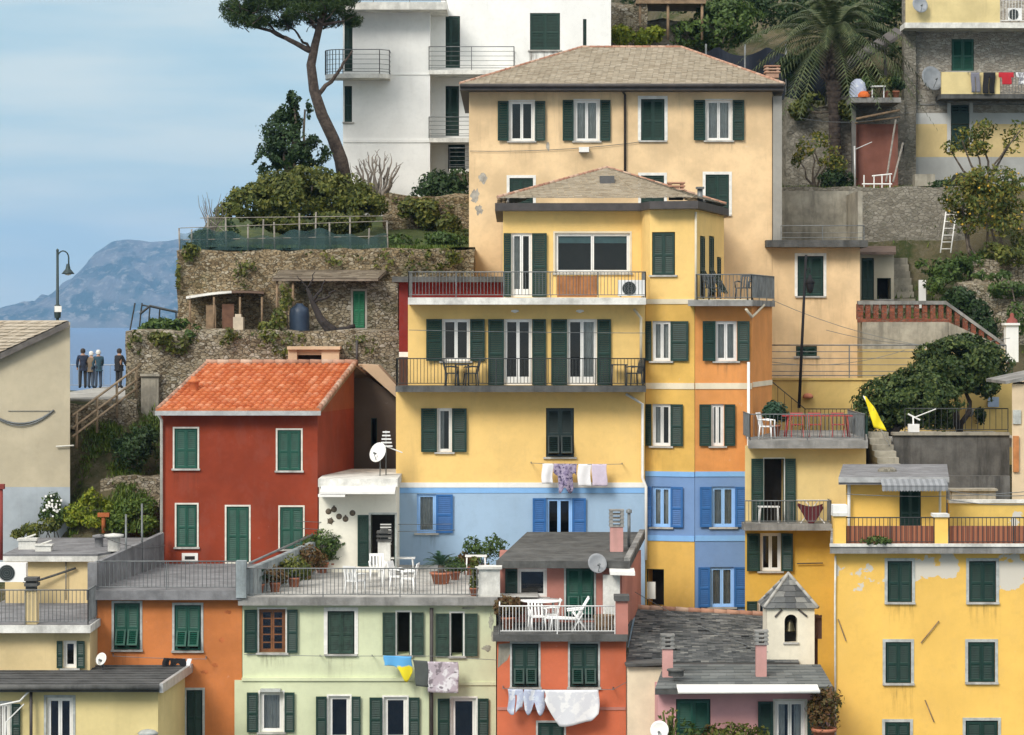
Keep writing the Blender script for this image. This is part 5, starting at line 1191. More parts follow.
for a, b_ in (((775,617),(782,609.5)), ((807,616.5),(798.5,609.5))):
    MB().tube([W(*a,Yt-.03), W(*b_,Yt-.03)], .03, 5).build('brace', FASCIA, tu)
h.finish()
MB_ = MB().box(X(814.5,Yt)+.02, X(823,Yt), Yt+.3, Yt+1.3, Z(640,Yt), Z(619,Yt)); MB_.prism([W(813,619,Yt+.2), W(822,617.5,Yt+.2), W(822,617.5,Yt+1.4), W(813,619,Yt+1.4)], (0,0,.08)); MB_.box(X(817,Yt), X(820,Yt), Yt+.6, Yt+.9, Z(700,Yt), Z(640,Yt))
S(MB_, 'chimney', 'dark brown chimney box right of the bell turret', 'chimney', plain('rusty_metal', (.08,.04,.03), .8), W(818,700,Yt+.7))

# ------------------------------------------------------------------ N. small pink house in front of it
Yp = 79.5; PNK = stucco('rose_pink_plaster', (.62,.33,.33), .25, .08)
h = House('pink_house', 'small rose pink house with grey slate roof, white rolled awning and two pink chimneys', 'house', 745, 82)
pf = h.body([q(658,Yp), q(830,Yp), (X(830,Yp), 82.3), (X(658,Yp), 82.3)], [(Z(690,Yp), PNK, None)])[0]
win(h, pf, 676, 710.5, 699, 760, 'tilt', sh=GREENR, trim=None, sill=None, name='shuttered_door')
win(h, pf, 775, 805, 701, 760, 'open', 757.5, 826, door=True, curt=2, trim=PALETRIM, tw=.06)
A, B_ = W(655,689,79.0), W(833,685,79.0); B_.z = A.z+.06; C_, D_ = V((X(820,82.35), 82.35, Z(664.5,82.35))), V((X(664,82.35), 82.35, Z(664.5,82.35)))
mb = MB().prism([p-V((0,0,.16)) for p in (A, B_, C_, D_)], (0,0,.15)); rf = h.part(mb, 'roof', DSLAB); mb = MB(); tile_roof(mb, A, B_, C_, D_, .5, .42, lift=.03); mb.build('roof_slates', SLATEF, rf)
mb = MB().obox(W(678,693,78.3), V((X(820,78.3)-X(678,78.3),0,0)), V((0,.7,.10)), V((0,0,.05))); mb.tube([W(678,692,78.3), W(820,691.5,78.3)], .055, 8); h.part(mb, 'rolled_awning', WHITE)
for px in (667.5, 761):
    Yc_ = 80.6; zz = Z(676,Yc_) if px < 700 else Z(672,Yc_); chimney_stack(h, X(px,Yc_), Yc_, zz-.2, .30, 1.0, CHIMP, 4, capmat=SLAB, capw=1.35)
mb = MB().lathe(W(676,676,79.9), [(.22,0),(.22,.14),(.26,.15),(.26,.2),(0,.22)], 12); h.part(mb, 'flue_cap', DSLAB)
h.finish()
gp_ = 'plants in front of the pink house'
def tall(label, px, py, Yq, hgt, w_, leaf, seed, n=420, flat=.5, sz=.08, extra=None):
    b = V((X(px,Yq), Yq, Z(770,Yq))); c = W(px, py, Yq); return plant('shrub', label, 'shrub', b, [(c, (w_, .4, hgt))], n, sz, leaf, seed, gp_, extra=extra, stemr=.04)
tall('grey green bush at the foot of the pink house wall left of centre', 685, 738, 78.9, .5, .75, LEAF_MID, 51); tall('feathery green bush along the foot of the pink wall', 735, 735, 78.9, .35, 1.0, LEAF_OLIVE, 52, 600); tall('rusty low bush between the cactus and the feathery bush', 708, 742, 78.8, .5, .5, LEAF_RUST, 53)
t = T('cactus', 'tall branching cactus-like plant left of the pink house shutters', 'cactus', W(670,760,78.8)); cb = W(670,760,78.8)
mb = MB()
for dx, dy in ((-7,712),(-2,718),(3,708),(6,722),(-4,728)): mb.tube([cb, W(670+dx*.5,738,78.8), W(670+dx,dy,78.8)], [.06,.05,.03], 6)
rg = random.Random(3); leafquads(mb, W(669,720,78.8), (.3,.2,.4), 60, .08, rg, .1, -1); mb.build('stems', LEAF_OLIVE, t)
b = W(824,728,78.7); potted('large terracotta pot with rust coloured hanging plant under the awning end', b-V((0,0,.5)), .34, .5, [(0,0,.75,.5,.5),(.05,0,1.3,.45,.35),(-.2,0,1.0,.3,.3)], 420, .07, LEAF_RUST, 55, group=gp_)
plant('shrub', 'green spray of leaves above the rust coloured hanging plant', 'shrub', W(827,712,79.2), [(W(823,702,79.0), (.5,.4,.4)), (W(834,706,79.0), (.35,.3,.3))], 260, .08, LEAF_OLIVE, 56, gp_)
dish('white round dish at the bottom edge beside the cactus', W(660,748,78.6), .26, (-.2,-1,.2), WHITE, .5)

# ------------------------------------------------------------------ O. big yellow house bottom right
Yh = 82.0; HY_Z = Z(550,Yh)
SUN = stucco('bright_yellow_plaster', (.82,.515,.125), .16, .07)
h = House('bright_yellow_house', 'large bright yellow house with peeling plaster, closed green shutters and a roof terrace', 'house', 935, 87)
SUNP = stucco('peeling_yellow_plaster', (.82,.515,.125), .16, .07, patch=((.60,.56,.48), .62, .43, HY_Z-.55-h.root.location.z, .62))
hf = h.body([q(834.5,Yh), (X(1075,Yh), Yh), (X(1075,Yh), 94), q(836,94)], [(Z(612,Yh), SUN, None), (Z(551,Yh), SUNP, 'yellow wall with peeling plaster')])[0]
for a, b_, c_, d_ in ((887.5,912,561,602),(969,996,561,602),(885.5,911,642,683),(968,995,642,682),(885,910,722,763),(965.5,998,720.5,763),(1050,1075,561,602)): win(h, hf, a, b_, c_, d_, 'closed', trim=GREYTRIM, tw=.085)
za_ = Z(545.5,Yh-.45); mb = MB().prism([(X(830,Yh-.45),Yh-.45,za_),(X(1080,82),Yh-.45,za_),(X(1080,82),88.5,za_),(X(831,88.5),88.5,za_)], (0,0,-.235)); ts = h.part(mb, 'terrace_slab', SLAB); hz = Z(545.5,Yh-.45)
mb = MB().pbox(830, 1080, 543.8, 546.8, Yh-.5, Yh-.38); h.part(mb, 'white_edge', WSLAB)
TRT = plain('terracotta_low_wall', (.36,.13,.065), .85, var=.2)
mb = MB().pbox(847, 934, 526, 545.4, 81.9, 82.0); mb.pbox(949, 1080, 526, 545.4, 81.9, 82.0); h.part(mb, 'terracotta_low_wall', stripemat('terracotta_slats', (.38,.14,.07), (.20,.07,.04), 42))
rail(ts, [(X(846,81.75), 81.75, hz), (X(934,81.75), 81.75, hz)], .80, .12, IRON); rail(ts, [(X(949,81.75), 81.75, hz), (X(1078,81.75), 81.75, hz)], .80, .12, IRON)
for a, b_, t_ in ((834.5,846,516), (935,948,517)):
    mb = MB().pbox(a, b_, t_, 545.6, 81.65, 82.05); o = h.part(mb, 'pillar', SUN); MB().pbox(a-1.5, b_+1.5, t_-3, t_+.2, 81.58, 82.12).build('pillar_cap', WSLAB, o)
mb = MB().pbox(833, 847.5, 505, 513, 81.6, 82.1); h.part(mb, 'white_box', WHITE)
# rooftop hut
Yq = 86.4; z0_ = hz-.02
uf = h.body([q(846,Yq), q(946,Yq), (X(946,Yq), 90.5), q(847,90.5)], [(Z(478,Yq), SUN, None)], zb=z0_)[0]
win(h, uf, 899.5, 921, 489, 533.5, 'closed', sill=None, name='door')
za = Z(477.5,85.7); P4 = [V((X(838.5,85.7), 85.7, za)), V((X(949,85.7), 85.7, za)), V((X(947,91), 91, za+.14)), V((X(843,91), 91, za+.14))]
mb = MB().prism([p-V((0,0,.22)) for p in P4], (0,0,.22)); rf = h.part(mb, 'hut_roof', GREYROOF); mb = MB().obox(P4[0]+V((0,-.05,-.15)), V((P4[1].x-P4[0].x,0,0)), V((0,.05,0)), V((0,0,.16))); mb.build('gutter', GUTTER, rf)
aw = MB(); n = 22
for i in range(n):
    a0, a1 = X(881+66*i/n,85.4), X(881+66*(i+1)/n,85.4); zt_ = Z(479,85.6); aw.prism([V((a0,85.6,zt_)), V((a1,85.6,zt_)), V((a1,85.15,zt_-.18)), V((a0,85.15,zt_-.18))], (0,0,-.015), i % 2); aw.prism([V((a0,85.15,zt_-.18)), V((a1,85.15,zt_-.18)), V((a1,85.15,zt_-.32)), V(((a0+a1)/2,85.15,zt_-.36)), V((a0,85.15,zt_-.32))], (0,.012,0), i % 2)
h.part(aw, 'striped_awning', [plain('pale_grey_awning', (.24,.25,.26), .8), plain('grey_awning_stripe', (.17,.18,.19), .8)])
pipe(h, [W(849,478,86.2), W(849,534,86.2)], WHITE, .05); pipe(h, [W(940,480,86.2), W(940,534,86.2)], CREAMB, .04)
mb = MB().pbox(949, 1080, 503, 532, 88.3, 88.5); h.part(mb, 'parapet', SUNP if False else stucco('peeling_parapet', (.72,.50,.14), .3, patch=((.55,.53,.48), .8, .60, 0, 90)))
mb = MB().pbox(948.5, 1080, 500, 503.2, 88.2, 88.55); h.part(mb, 'parapet_cap', WSLAB)
for a, b_ in (((926,638),(918,643)), ):
    pass
for a, b_ in (((939,621),(921,643)), ((838,619),(846,641)), ((925,700),(934,722))):
    mb = MB().tube([W(*a,Yh-.05), W(*b_,Yh-.05)], .018, 5); h.part(mb, 'wall_bracket', WOOD)
pipe(h, [W(835.5,556,81.9), W(835,600,81.93), W(835.5,760,81.93)], PALETRIM, .03, 'cable_conduit')
h.finish()
potted('low bushy plant hanging over the terrace edge of the bright yellow house', (X(874,81.62), 81.62, hz), .12, .12, [(0,0,.14,.38,.14),(.3,0,.12,.25,.12)], 260, .05, LEAF_MID, 61)
for (px, lab) in ((884,'left slate heap on the rooftop hut'),(890,'right stone lump on the rooftop hut')):
    c_ = V((X(px,88), 88, za+.05)); S(MB().lathe(c_, [(.22,0),(.2,.08),(.1,.14),(0,.15)], 7), 'roof_stone', lab, 'stone', GREYSTONE, c_)
for i, (ya, yb) in enumerate(((490,492),(494,488),(499,501))):
    line_('overhead_wire', ['slack upper wire above the yellow parapet','sagging middle wire crossing the rooftop hut','lowest wire just above the yellow parapet'][i], catenary(W(846 if i == 1 else 946,ya,85.0), W(1060,yb,86.5), .15), r=.012, cat='wire', group='overhead wires')

# ------------------------------------------------------------------ P. yellow block with balconies right of the orange bay
Ym = 93.0; MY = stucco('butter_yellow_plaster', (.68,.52,.23), .25, .08); MD = stucco('deep_ochre_plaster', (.62,.38,.07), .25)
h = House('terrace_house', 'butter yellow house with deep ochre ground floor and a big railed terrace on its roof', 'house', 805, 96)
mf = h.body([q(745,Ym), q(866,Ym), (X(866,101), 101), (X(745,101), 101)], [(Z(527,Ym), MD, 'deep ochre lower wall'), (Z(448,Ym), MY, None)])[0]
win(h, mf, 764, 784, 458.5, 524, 'bare', 751, 795.5, sill=None, name='doorway', trim=WTRIM, tw=.03)
win(h, mf, 760, 781, 533, 571, 'open', 746.5, 793, mull=1, fr=WHITE); win(h, mf, 757, 766.5, 601, 640, 'open', 746.5, None, mull=0, fr=WHITE)
mb = MB().pbox(744, 832, 524, 530.5, 92.0, 92.98); bl = h.part(mb, 'balcony', SLAB); bz = Z(524,92.0); rail(bl, [(X(745,92.05), 92.05, bz), (X(831,92.05), 92.05, bz), (X(831,92.05), 92.95, bz)], .76, .12, GREYIRON)
za_ = Z(440.5,92.2); mb = MB().prism([(X(748,92.2),92.2,za_),(X(868,92.2),92.2,za_),(X(866,101),101,za_),(X(748,101),101,za_)], (0,0,-.26)); ts = h.part(mb, 'terrace_slab', SLAB); mz = Z(440.5,92.2)
rail(ts, [(X(750,92.3), 96.5, mz), (X(750,92.3), 92.3, mz), (X(865,92.3), 92.3, mz), (X(865,92.3), 97, mz)], .86, .13, GREYIRON)
mb = MB().tube([W(797,563.5,92.9), W(823,563,92.9)], .02, 5); h.part(mb, 'wall_bracket', FASCIA)
h.finish()
p_ = V((X(766,92.5), 92.5, bz)); table('small white table in the dark balcony doorway of the butter yellow house', p_+V((.1,.1,0)), .7, .4, .55, PLAST)
MAR = plain('maroon_cloth', (.10,.018,.022), .9); t0 = T('drying_rack', 'white drying rack with maroon cloth on the butter yellow balcony', 'drying rack', (X(812,92.5), 92.5, bz))
mb = MB()
for sx in (-.4, .4): mb.tube([t0.location+V((sx,-.2,0)), t0.location+V((-sx*.6,.2,.75))], .018, 5); 
for k_ in range(5): mb.tube([t0.location+V((-.5,-.2+.1*k_,.74)), t0.location+V((.55,-.2+.1*k_,.74))], .01, 5)
mb.build('frame', WIRON, t0)
cloth('maroon_garment', 'maroon garment drooping over the balcony drying rack', (798,503,823,503.5), lambda t: 5+13*math.sin(t*math.pi)**1.5, 92.25, MAR, folds=3, amp=.06, sag=3)
g = 'red folding furniture on the roof terrace'; REDM = plain('red_painted_metal', (.32,.03,.03), .5)
chair('white plastic armchair at the left end of the railed roof terrace', (X(767,93.5), 93.5, mz), 1.2, PLAST)
table('long narrow red metal table on the roof terrace', (X(817,95), 95, mz), 2.4, .6, .74, REDM, 0, group=g)
for i, (px, a) in enumerate(((797,.3),(815,-.2),(838,.4))):
    c_ = V((X(px,94.4), 94.4, mz)); tt_ = T('folding_chair', ['red folding chair at the left end of the red table','red folding chair at the middle of the red table','red folding chair right of the red table by the stairs'][i], 'chair', c_, g)
    for sx in (-.2, .2): MB().tube([c_+V((sx,-.25,0)), c_+V((sx,.22,.85))], .012, 5).build('leg', REDM, tt_); MB().tube([c_+V((sx*.9,.25,0)), c_+V((sx*.9,-.2,.45))], .012, 5).build('leg', REDM, tt_)
    MB().box(c_.x-.2, c_.x+.2, c_.y-.2, c_.y+.18, c_.z+.43, c_.z+.46).build('seat', REDM, tt_); MB().obox(c_+V((-.2,.16,.72)), V((.4,0,0)), V((0,.02,0)), V((0,.03,.12))).build('backrest', REDM, tt_)
potted('bluish leafy plant beside the white plastic armchair', (X(775,95.5), 95.5, mz), .2, .4, B3(.4,.9), 340, .08, CYC, 71)
# low stairs up to the garden and the flag
mb = steps(MB(), X(880,94.5), X(902,94.5), 94.6, 98.5, Z(470,94.5), Z(433,98.5)+.05, 6); S(mb, 'stairs', 'grey concrete steps beside the roof terrace and the yellow flag', 'stairs', CONC, (X(886,95), 94.6, Z(470,94.5)))
mb = MB().box(X(866,95.4)+.05, X(876,95.4), 97.6, 97.66, Z(440,97.6), Z(416,97.6)); S(mb, 'garden_gate', 'small dark green gate at the head of the concrete steps', 'gate', GREEN, (X(871,97.6), 97.6, Z(440,97.6)))
t = T('flag', 'yellow flag drooping from a leaning white pole above the steps', 'flag', W(889,445,96.5)); MB().tube([W(889,445,96.5), W(863.5,396,96.0)], .022, 6).build('pole', WIRON, t)
m, nt, b = newmat('yellow_flag_cloth'); v = coord(nt); nt.links.new(mix(nt, ramp(nt, nz(nt, coord(nt, (3,3,2)), 1.4, 2), .62, .66), (.80,.66,.01), (.55,.45,.05)), b.inputs['Base Color']); b.inputs['Roughness'].default_value = .75
mb = MB()
for i in range(14):
    for j in range(6):
        def fp_(i_, j_):
            s_ = i_/14; t_ = j_/6; a = W(864.3+9.5*s_, 396.5+31*s_, 96.0); d_ = W(865.5+21*s_, 396+35*s_-3*math.sin(s_*3.1), 96.0)
            p = a.lerp(d_, t_); return p+V((0, .045*math.sin(i_*.9+j_*.8)*(.3+t_), 0))
        mb.poly([fp_(i,j), fp_(i+1,j), fp_(i+1,j+1), fp_(i,j+1)], 0, True)
o = mb.build('flag_cloth', m, t); import bmesh; bm_ = bmesh.new(); bm_.from_mesh(o.data); bmesh.ops.remove_doubles(bm_, verts=bm_.verts, dist=.002); bm_.to_mesh(o.data); bm_.free(); o.modifiers.new('thickness', 'SOLIDIFY').thickness = .01
# ================================================================== left: beige house, promenade, stone terraces
BEIGE = stucco('beige_plaster', (.47,.41,.29), .3, .1); GBLUE = stucco('grey_blue_plaster', (.36,.40,.43), .35)
h = House('beige_house', 'plain beige house wall with grey blue base and stone roof at the left edge', 'house', 20, 89)
Ys = 96.0; sf = h.body([(X(-80,Ys), Ys), q(70,Ys), q(68.8,108), (X(-80,Ys), 108)], [(Z(487,Ys), GBLUE, 'grey blue painted base'), (Z(400,Ys), BEIGE, None)])[0]
a_, b_ = W(-80,392,Ys), W(69,321,Ys); c_ = V((X(64,98), 98, b_.z+.02)); d_ = V((a_.x, 98, b_.z+.02))
mb = MB().poly([W(-80,400,Ys+.001), W(70,400,Ys+.001), W(70,322,Ys+.001), W(-80,393,Ys+.001)]); xb_ = X(68.8,108); mb.poly([(X(70,Ys),Ys+.02,Z(400,Ys)),(xb_,108,Z(400,Ys)),(xb_,108,Z(322,Ys)),(X(70,Ys),Ys+.02,Z(322,Ys))]); h.part(mb, 'gable_wall', BEIGE)
A, B_ = a_+V((0,-.35,0)), b_+V((.05,-.35,0)); C_, D_ = V((b_.x-.55, 98, b_.z)), V((a_.x-6.5, 98, b_.z)); A = A+V((0,0,0))
rv_ = V((-6.5, 9.5, 0)); C_, D_ = B_+rv_, A+rv_; mb = MB().prism([A, B_, C_, D_], (0,0,-.2))
rf = h.part(mb, 'roof', plain('dark_slate_edge', (.10,.09,.08), .8, var=.3)); nrm = V((0,0,.02))
tq = [D_+nrm, A+nrm, B_+nrm, C_+nrm]; mb = MB(); tile_roof(mb, tq[0], tq[1], tq[2], tq[3], .34, .26, lift=.04, jit=.015); mb.build('roof_slates', SLATEB, rf)
mb = MB().tube(catenary(W(-5,416,Ys-.05), W(54,410,Ys-.05), .35), .035, 6); mb.tube(catenary(W(-5,417,Ys-.09), W(54,410.5,Ys-.05), .40), .02, 5); h.part(mb, 'cable', GREYIRON)
mb = MB().tube([W(56,446.5,Ys-.1), W(74,445.5,Ys-.1)], .03, 6); h.part(mb, 'wall_pipe', PALETRIM)
mb = MB().tube([W(8,411,Ys-.03), W(54,411,Ys-.03)], .012, 4); h.part(mb, 'cable', GREYIRON)
h.finish()
S(MB().tube([W(1,560,84.5), W(1,488,84.5)], .06, 8).box(X(-2,84.5), X(4.5,84.5), 84.4, 84.6, Z(489,84.5), Z(484,84.5)), 'post', 'rusty red post with flat top at the left edge', 'post', plain('rust_red', (.22,.04,.03), .8), W(1,560,84.5))
# street lamp
LB = V((X(57.5,110), 110, -3.0)); t = T('street_lamp', 'dark green street lamp with hooked arm and bell shade before the sea', 'street lamp', LB); LZ = Z(251,110); lm = plain('lamp_green_iron', (.03,.05,.05), .5, .2)
mb = MB().tube([LB, V((LB.x,110,LZ))], [.075,.05], 8); mb.lathe((LB.x,110,Z(318,110)), [(.12,0),(.14,.2),(.12,.5),(.05,.55)], 10); mb.lathe((LB.x,110,LZ), [(.06,0),(.05,.06),(0,.1)], 8); mb.build('pole', lm, t)
mb = MB(); mb.tube([V((LB.x+.02,110,Z(262,110)))]+[V((LB.x+.22-.22*math.cos(i*math.pi/8)+ .0, 110, Z(258,110)+.28*math.sin(i*math.pi/8))) for i in range(9)]+[V((LB.x+.44,110,Z(264,110)))], .03, 6); mb.build('arm', lm, t)
MB().lathe((X(68,110),110,Z(274,110)), [(.06,.40),(.09,.25),(.10,.2),(.20,.08),(.26,0),(.24,0),(.06,.2)], 14).build('lamp_shade', lm, t); MB().lathe((X(68,110),110,Z(274,110)-.06), [(0,0),(.12,.03),(.14,.1),(.0,.16)], 12).build('glass_globe', plain('lamp_glass', (.7,.7,.65), .2), t)
MB().pbox(54.5, 61.5, 306, 312, 109.85, 109.9).build('notice', WHITE, t)
# promenade, railing, people
PATH = concrete('promenade_paving', (.36,.35,.32), .2)
mb = MB(); mb.box(X(40,110), -12.9, 106, 127, -3.4, -2.93); structure(mb, 'promenade', PATH)
t = T('sea_railing', 'grey post and rail fence along the promenade above the sea', 'railing', (X(100,126), 126, -2.93)); rail(t, [(X(40,126), 126, -2.93), (-13.2, 126, -2.93)], 1.0, .28, plain('galvanised', (.36,.37,.37), .5, .3), 'rails', post=1.9)
NAVYC = plain('navy_jacket', (.018,.026,.05), .85, var=.3); GREYC = plain('grey_green_jacket', (.05,.06,.055), .85, var=.3); BLKC = plain('black_jacket', (.014,.014,.016), .85); JEAN = plain('blue_grey_jeans', (.055,.075,.11), .85, var=.2); KHK = plain('dark_trousers', (.03,.03,.032), .85); CAPW = plain('pale_cap', (.62,.60,.56), .7)
for lab, px, a, hg, j_, t_, hat in (('person in a navy jacket leaning on the sea railing, leftmost of the group',83,.3,1.74,NAVYC,KHK,None),('person with a pale cap in a tan jacket, in the middle of the group',91,-.5,1.62,plain('tan_jacket', (.16,.12,.08), .85),JEAN,CAPW),('person with a pale cap and dark teal jacket at the right of the group',98.5,.5,1.68,plain('teal_jacket', (.03,.07,.10), .85),JEAN,CAPW),('person in black standing apart beside the stone wall',119,-.7,1.74,BLKC,KHK,None)):
    person(lab, (X(px,124.2), 124.2, -2.93), a, hg, j_, t_, hat, 1)
# wooden handrail down the slope, concrete pier
t = T('wooden_handrail', 'sloping wooden handrail climbing beside the garden to the promenade', 'handrail', W(74,445,97)); n = 4; pa, pb = W(72.5,440,97), W(140,389,101.5); HW = plain('handrail_wood', (.33,.25,.16), .8, var=.25)
for hh in (.12, .42, .85): MB().tube([pa+V((0,0,hh)), pb+V((0,0,hh))], .04, 6).build('rail', HW, t)
for i in range(n): 
    p_ = pa.lerp(pb, (i+.2)/(n-.6)); MB().tube([p_-V((0,0,.40)), p_+V((0,0,.88))], .05, 6).build('post', HW, t)
mb = MB().pbox(141, 158.5, 376, 420, 101.2, 102.0); mb.pbox(140, 159.5, 374, 376.3, 101.1, 102.1); S(mb, 'concrete_pier', 'grey concrete pier block at the top of the wooden handrail', 'pier', CONC, W(150,420,101.4))
t = T('iron_gate', 'low grey iron gate between the concrete pier and the stone wall', 'gate', W(166,405,101.6)); rail(t, [W(159,404,101.6), W(182,404,101.6)], .95, .12, GREYIRON, 'bars')
# stone retaining walls
rough_block('stone_wall', 'lower rubble stone retaining wall behind the red house roof', X(126,101.5), X(470,101.5), 101.5, 106.4, -9, Z(331,101.5), RUBBLE2, .3, .09)
rough_block('stone_wall', 'tall rubble stone wall carrying the hedge and green netting', X(177.5,106.2), X(474,106.2), 106.2, 114.2, -2, Z(250,106.2), RUBBLE, .3, .10)
rough_block('stone_wall', 'overgrown grey stone wall below the white villa', X(384,114), X(474,114), 114, 124, 1, Z(196,114), RUBBLE, .35, .10)
mb = MB(); n = 16
for i in range(n):
    for j in range(6):
        def gpt(i_, j_):
            x_ = X(177,106.2)+.1+i_/n*11.2; y_ = 106.4+j_*1.75; return V((x_, y_, 2.80+max(0, (y_-109))*.20+.1*noise.noise(V((x_, y_, 0)))))
        mb.poly([gpt(i,j), gpt(i+1,j), gpt(i+1,j+1), gpt(i,j+1)], 0, True)
structure(mb, 'garden_ground', GRASS)
# fence with netting
FB = Z(249,106.5); t = T('garden_fence', 'post and wire fence hung with teal netting on top of the tall stone wall', 'fence', (X(285,106.5), 106.5, FB))
FP = plain('fence_post_wood', (.24,.22,.19), .85, var=.3)
for i, (px, yt) in enumerate(((180,228),(191,229),(207,215),(226,217),(248,224),(262,219),(275,222),(299,213),(315,212),(330,222),(350,217),(368,228),(388,221))):
    MB().tube([V((X(px,106.5), 106.5+.2*(i % 2), FB-.3)), V((X(px+(i % 3-1),106.5), 106.5+.2*(i % 2), Z(yt,106.5)))], .035, 6).build('post', FP, t)
mb = MB()
for a, b_ in (((180,228),(388,221)), ((200,218),(385,216)), ((210,220),(225,232)), ((180,240),(388,236))): mb.tube([W(*a,106.45), W(*b_,106.45)], .014, 4)
mb.build('wire', FP, t)
mb = MB()
for i in range(40):
    def np_(i_, top): 
        px = 180+208*i_/40; yt = 233-4*math.sin(i_*.31)+2*math.sin(i_*1.1); return V((X(px,106.4), 106.4+.08*math.sin(i_*1.3), Z(yt,106.4) if top else FB-.05))
    mb.poly([np_(i,0), np_(i+1,0), np_(i+1,1), np_(i,1)])
mb.build('netting', TEAL, t)
# low sheds and things on the middle terrace
TZ = Z(330,102.5)
t = T('lean_to', 'lean-to with curved pale roof sheet against the tall stone wall', 'shed', (X(225,105), 105, TZ))
mb = MB()
for i in range(12):
    f_ = lambda k_: [V((X(186+78*k_/12,104.2), 104.2, Z(299-6*math.sin(k_/12*2.2),104.2))), V((X(186+78*k_/12,106.3), 106.3, Z(297-6*math.sin(k_/12*2.2),104.2)+.02))]
    a, b_ = f_(i), f_(i+1); mb.prism([a[0], b_[0], b_[1], a[1]], (0,0,.03), 0 if i < 7 else 1)
mb.build('roof', [WSLAB, plain('rust_sheet', (.10,.06,.04), .8)], t)
for px in (190, 214, 240, 262): MB().tube([V((X(px,104.3), 104.3, TZ-.1)), V((X(px,104.3), 104.3, Z(297,104.3)))], .045, 6).build('post', WOOD, t)
MB().pbox(206, 216, 305, 331, 104.6, 104.66).build('board', WOOD, t); MB().pbox(222, 234, 304, 331, 104.6, 104.66).build('board', plain('rusty_board', (.13,.065,.04), .85, var=.3), t)
mb = MB().pbox(257, 270, 293, 312, 103.8, 104.3); S(mb, 'wooden_crate', 'brown wooden chest standing right of the lean-to roof', 'crate', plain('chest_wood', (.16,.10,.06), .8, var=.3), W(263,331,104)) if False else None
mb = MB().pbox(233, 243, 317, 331, 103.2, 103.8); mb.pbox(235, 241, 314, 317.2, 103.3, 103.7); S(mb, 'storage_bin', 'cream plastic bin in front of the lean-to', 'bin', plain('cream_plastic', (.50,.42,.32), .5), W(238,331,103.4))
mb = MB().lathe(V((X(299,103.4), 103.6, TZ-.1)), [(0,0),(.36,0),(.38,.1),(.36,.2),(.38,.3),(.36,.45),(.38,.6),(.36,.75),(.34,.9),(.15,1.02),(.12,1.08),(0,1.08)], 18); S(mb, 'water_tank', 'dark blue water tank on the stone terrace left of the hut', 'tank', plain('dark_blue_plastic', (.03,.05,.085), .45), V((X(299,103.4), 103.6, TZ-.1)))
h = House('stone_hut', 'stone garden hut with green door and long low roof against the tall wall', 'hut', 345, 104.6)
hfp = [q(309,104.6), q(398,104.6), (X(398,104.6), 106.5), (X(309,104.6), 106.5)]; hf_ = h.body(hfp, [(Z(281,104.6), RUBBLE2, None)], zb=TZ-.2)[0]
win(h, hf_, 353, 365, 291, 328, 'closed', sill=None, trim=plain('hut_surround', (.34,.32,.27), .9), tw=.08, name='door', sh=plain('bright_green_paint', (.01,.14,.06), .5))
P4 = [W(272,281,103.6), W(378,281,103.6), V((X(388,106.4), 106.4, Z(272,106.4))), V((X(282,106.4), 106.4, Z(272,106.4)))]; mb = MB().prism(P4, (0,0,.08)); rf = h.part(mb, 'roof', plain('roof_planks', (.20,.16,.12), .85, var=.3)); mb = MB(); tile_roof(mb, P4[0]+V((0,0,.09)), P4[1]+V((0,0,.09)), P4[2]+V((0,0,.09)), P4[3]+V((0,0,.09)), .4, .35); mb.build('roof_slates', tilemat('brown_slate', [(.13,.105,.075),(.20,.165,.12),(.26,.22,.165)]), rf)
for px in (277, 293): MB().tube([V((X(px,103.8), 103.8, TZ-.1)), V((X(px,103.8), 103.8, Z(281,103.8)))], .05, 6).build('post', WOOD, h.root)
h.finish()
rg = random.Random(17); t = T('bare_tree', 'dark crooked bare tree trunk leaning over the stone hut front', 'tree', W(333,345,102.2)); pts = [W(333,350,101.9), W(329,330,102.1), W(320,318,102.2), W(313,303,102.3), W(307,288,102.4)]; DBARK = plain('dark_bark', (.025,.02,.018), .9, var=.4)
MB().tube(pts, [.16,.17,.14,.10,.05], 8).build('trunk', DBARK, t); bl_ = []
limb2 = lambda *k: (lambda m_: (limb(m_, *k), m_.build('branch', DBARK, t)))(MB())
limb2( pts[2], W(336,332,101.9), .12, .13, rg, .1); limb2( W(336,332,101.9), W(355,326,102.0), .13, .08, rg, .1); limb2( pts[3], W(325,280,102.4), .07, .02, rg, .1); limb2( pts[3], W(336,290,102.4), .06, .02, rg, .15); limb2( pts[4], W(297,276,102.4), .04, .012, rg, .1); limb2( pts[4], W(315,272,102.4), .04, .012, rg, .1); 
MB().pbox(309, 319, 281, 291, 102.2, 102.24)
t = T('pergola', 'thin dark pole pergola at the seaward end of the stone terrace', 'pergola', W(150,331,102.5))
for i, (a, b_) in enumerate((((130,330),(135,303)), ((139,330),(142,303)), ((148,330),(150,306)), ((158,330),(160,307)), ((176,330),(176,312)))): MB().tube([W(*a,102.6+.3*(i % 2)), W(*b_,102.6+.3*(i % 2))], .03, 5).build('pole', IRON, t)
mb = MB(); mb.tube([W(140,314,102.6), W(150,306,102.6), W(177,312,102.6)], .05, 5); mb.tube([W(142,305,102.9), W(178,312,102.9)], .03, 5); mb.build('crossbar', IRON, t)
g = 'plants on the stone terraces'
plant('shrub', 'low green bush under the pergola poles', 'shrub', W(165,334,102.5), [pblob(160,326,102.5,16,8), pblob(148,330,102.3,10,7)], 700, .10, LEAF_MID, 101, g)
plant('shrub', 'green bush on the wall top left of the cream bin', 'shrub', W(195,336,102.0), [pblob(192,333,101.7,10,9), pblob(180,326,102.3,10,7)], 600, .10, LEAF_MID, 102, g)
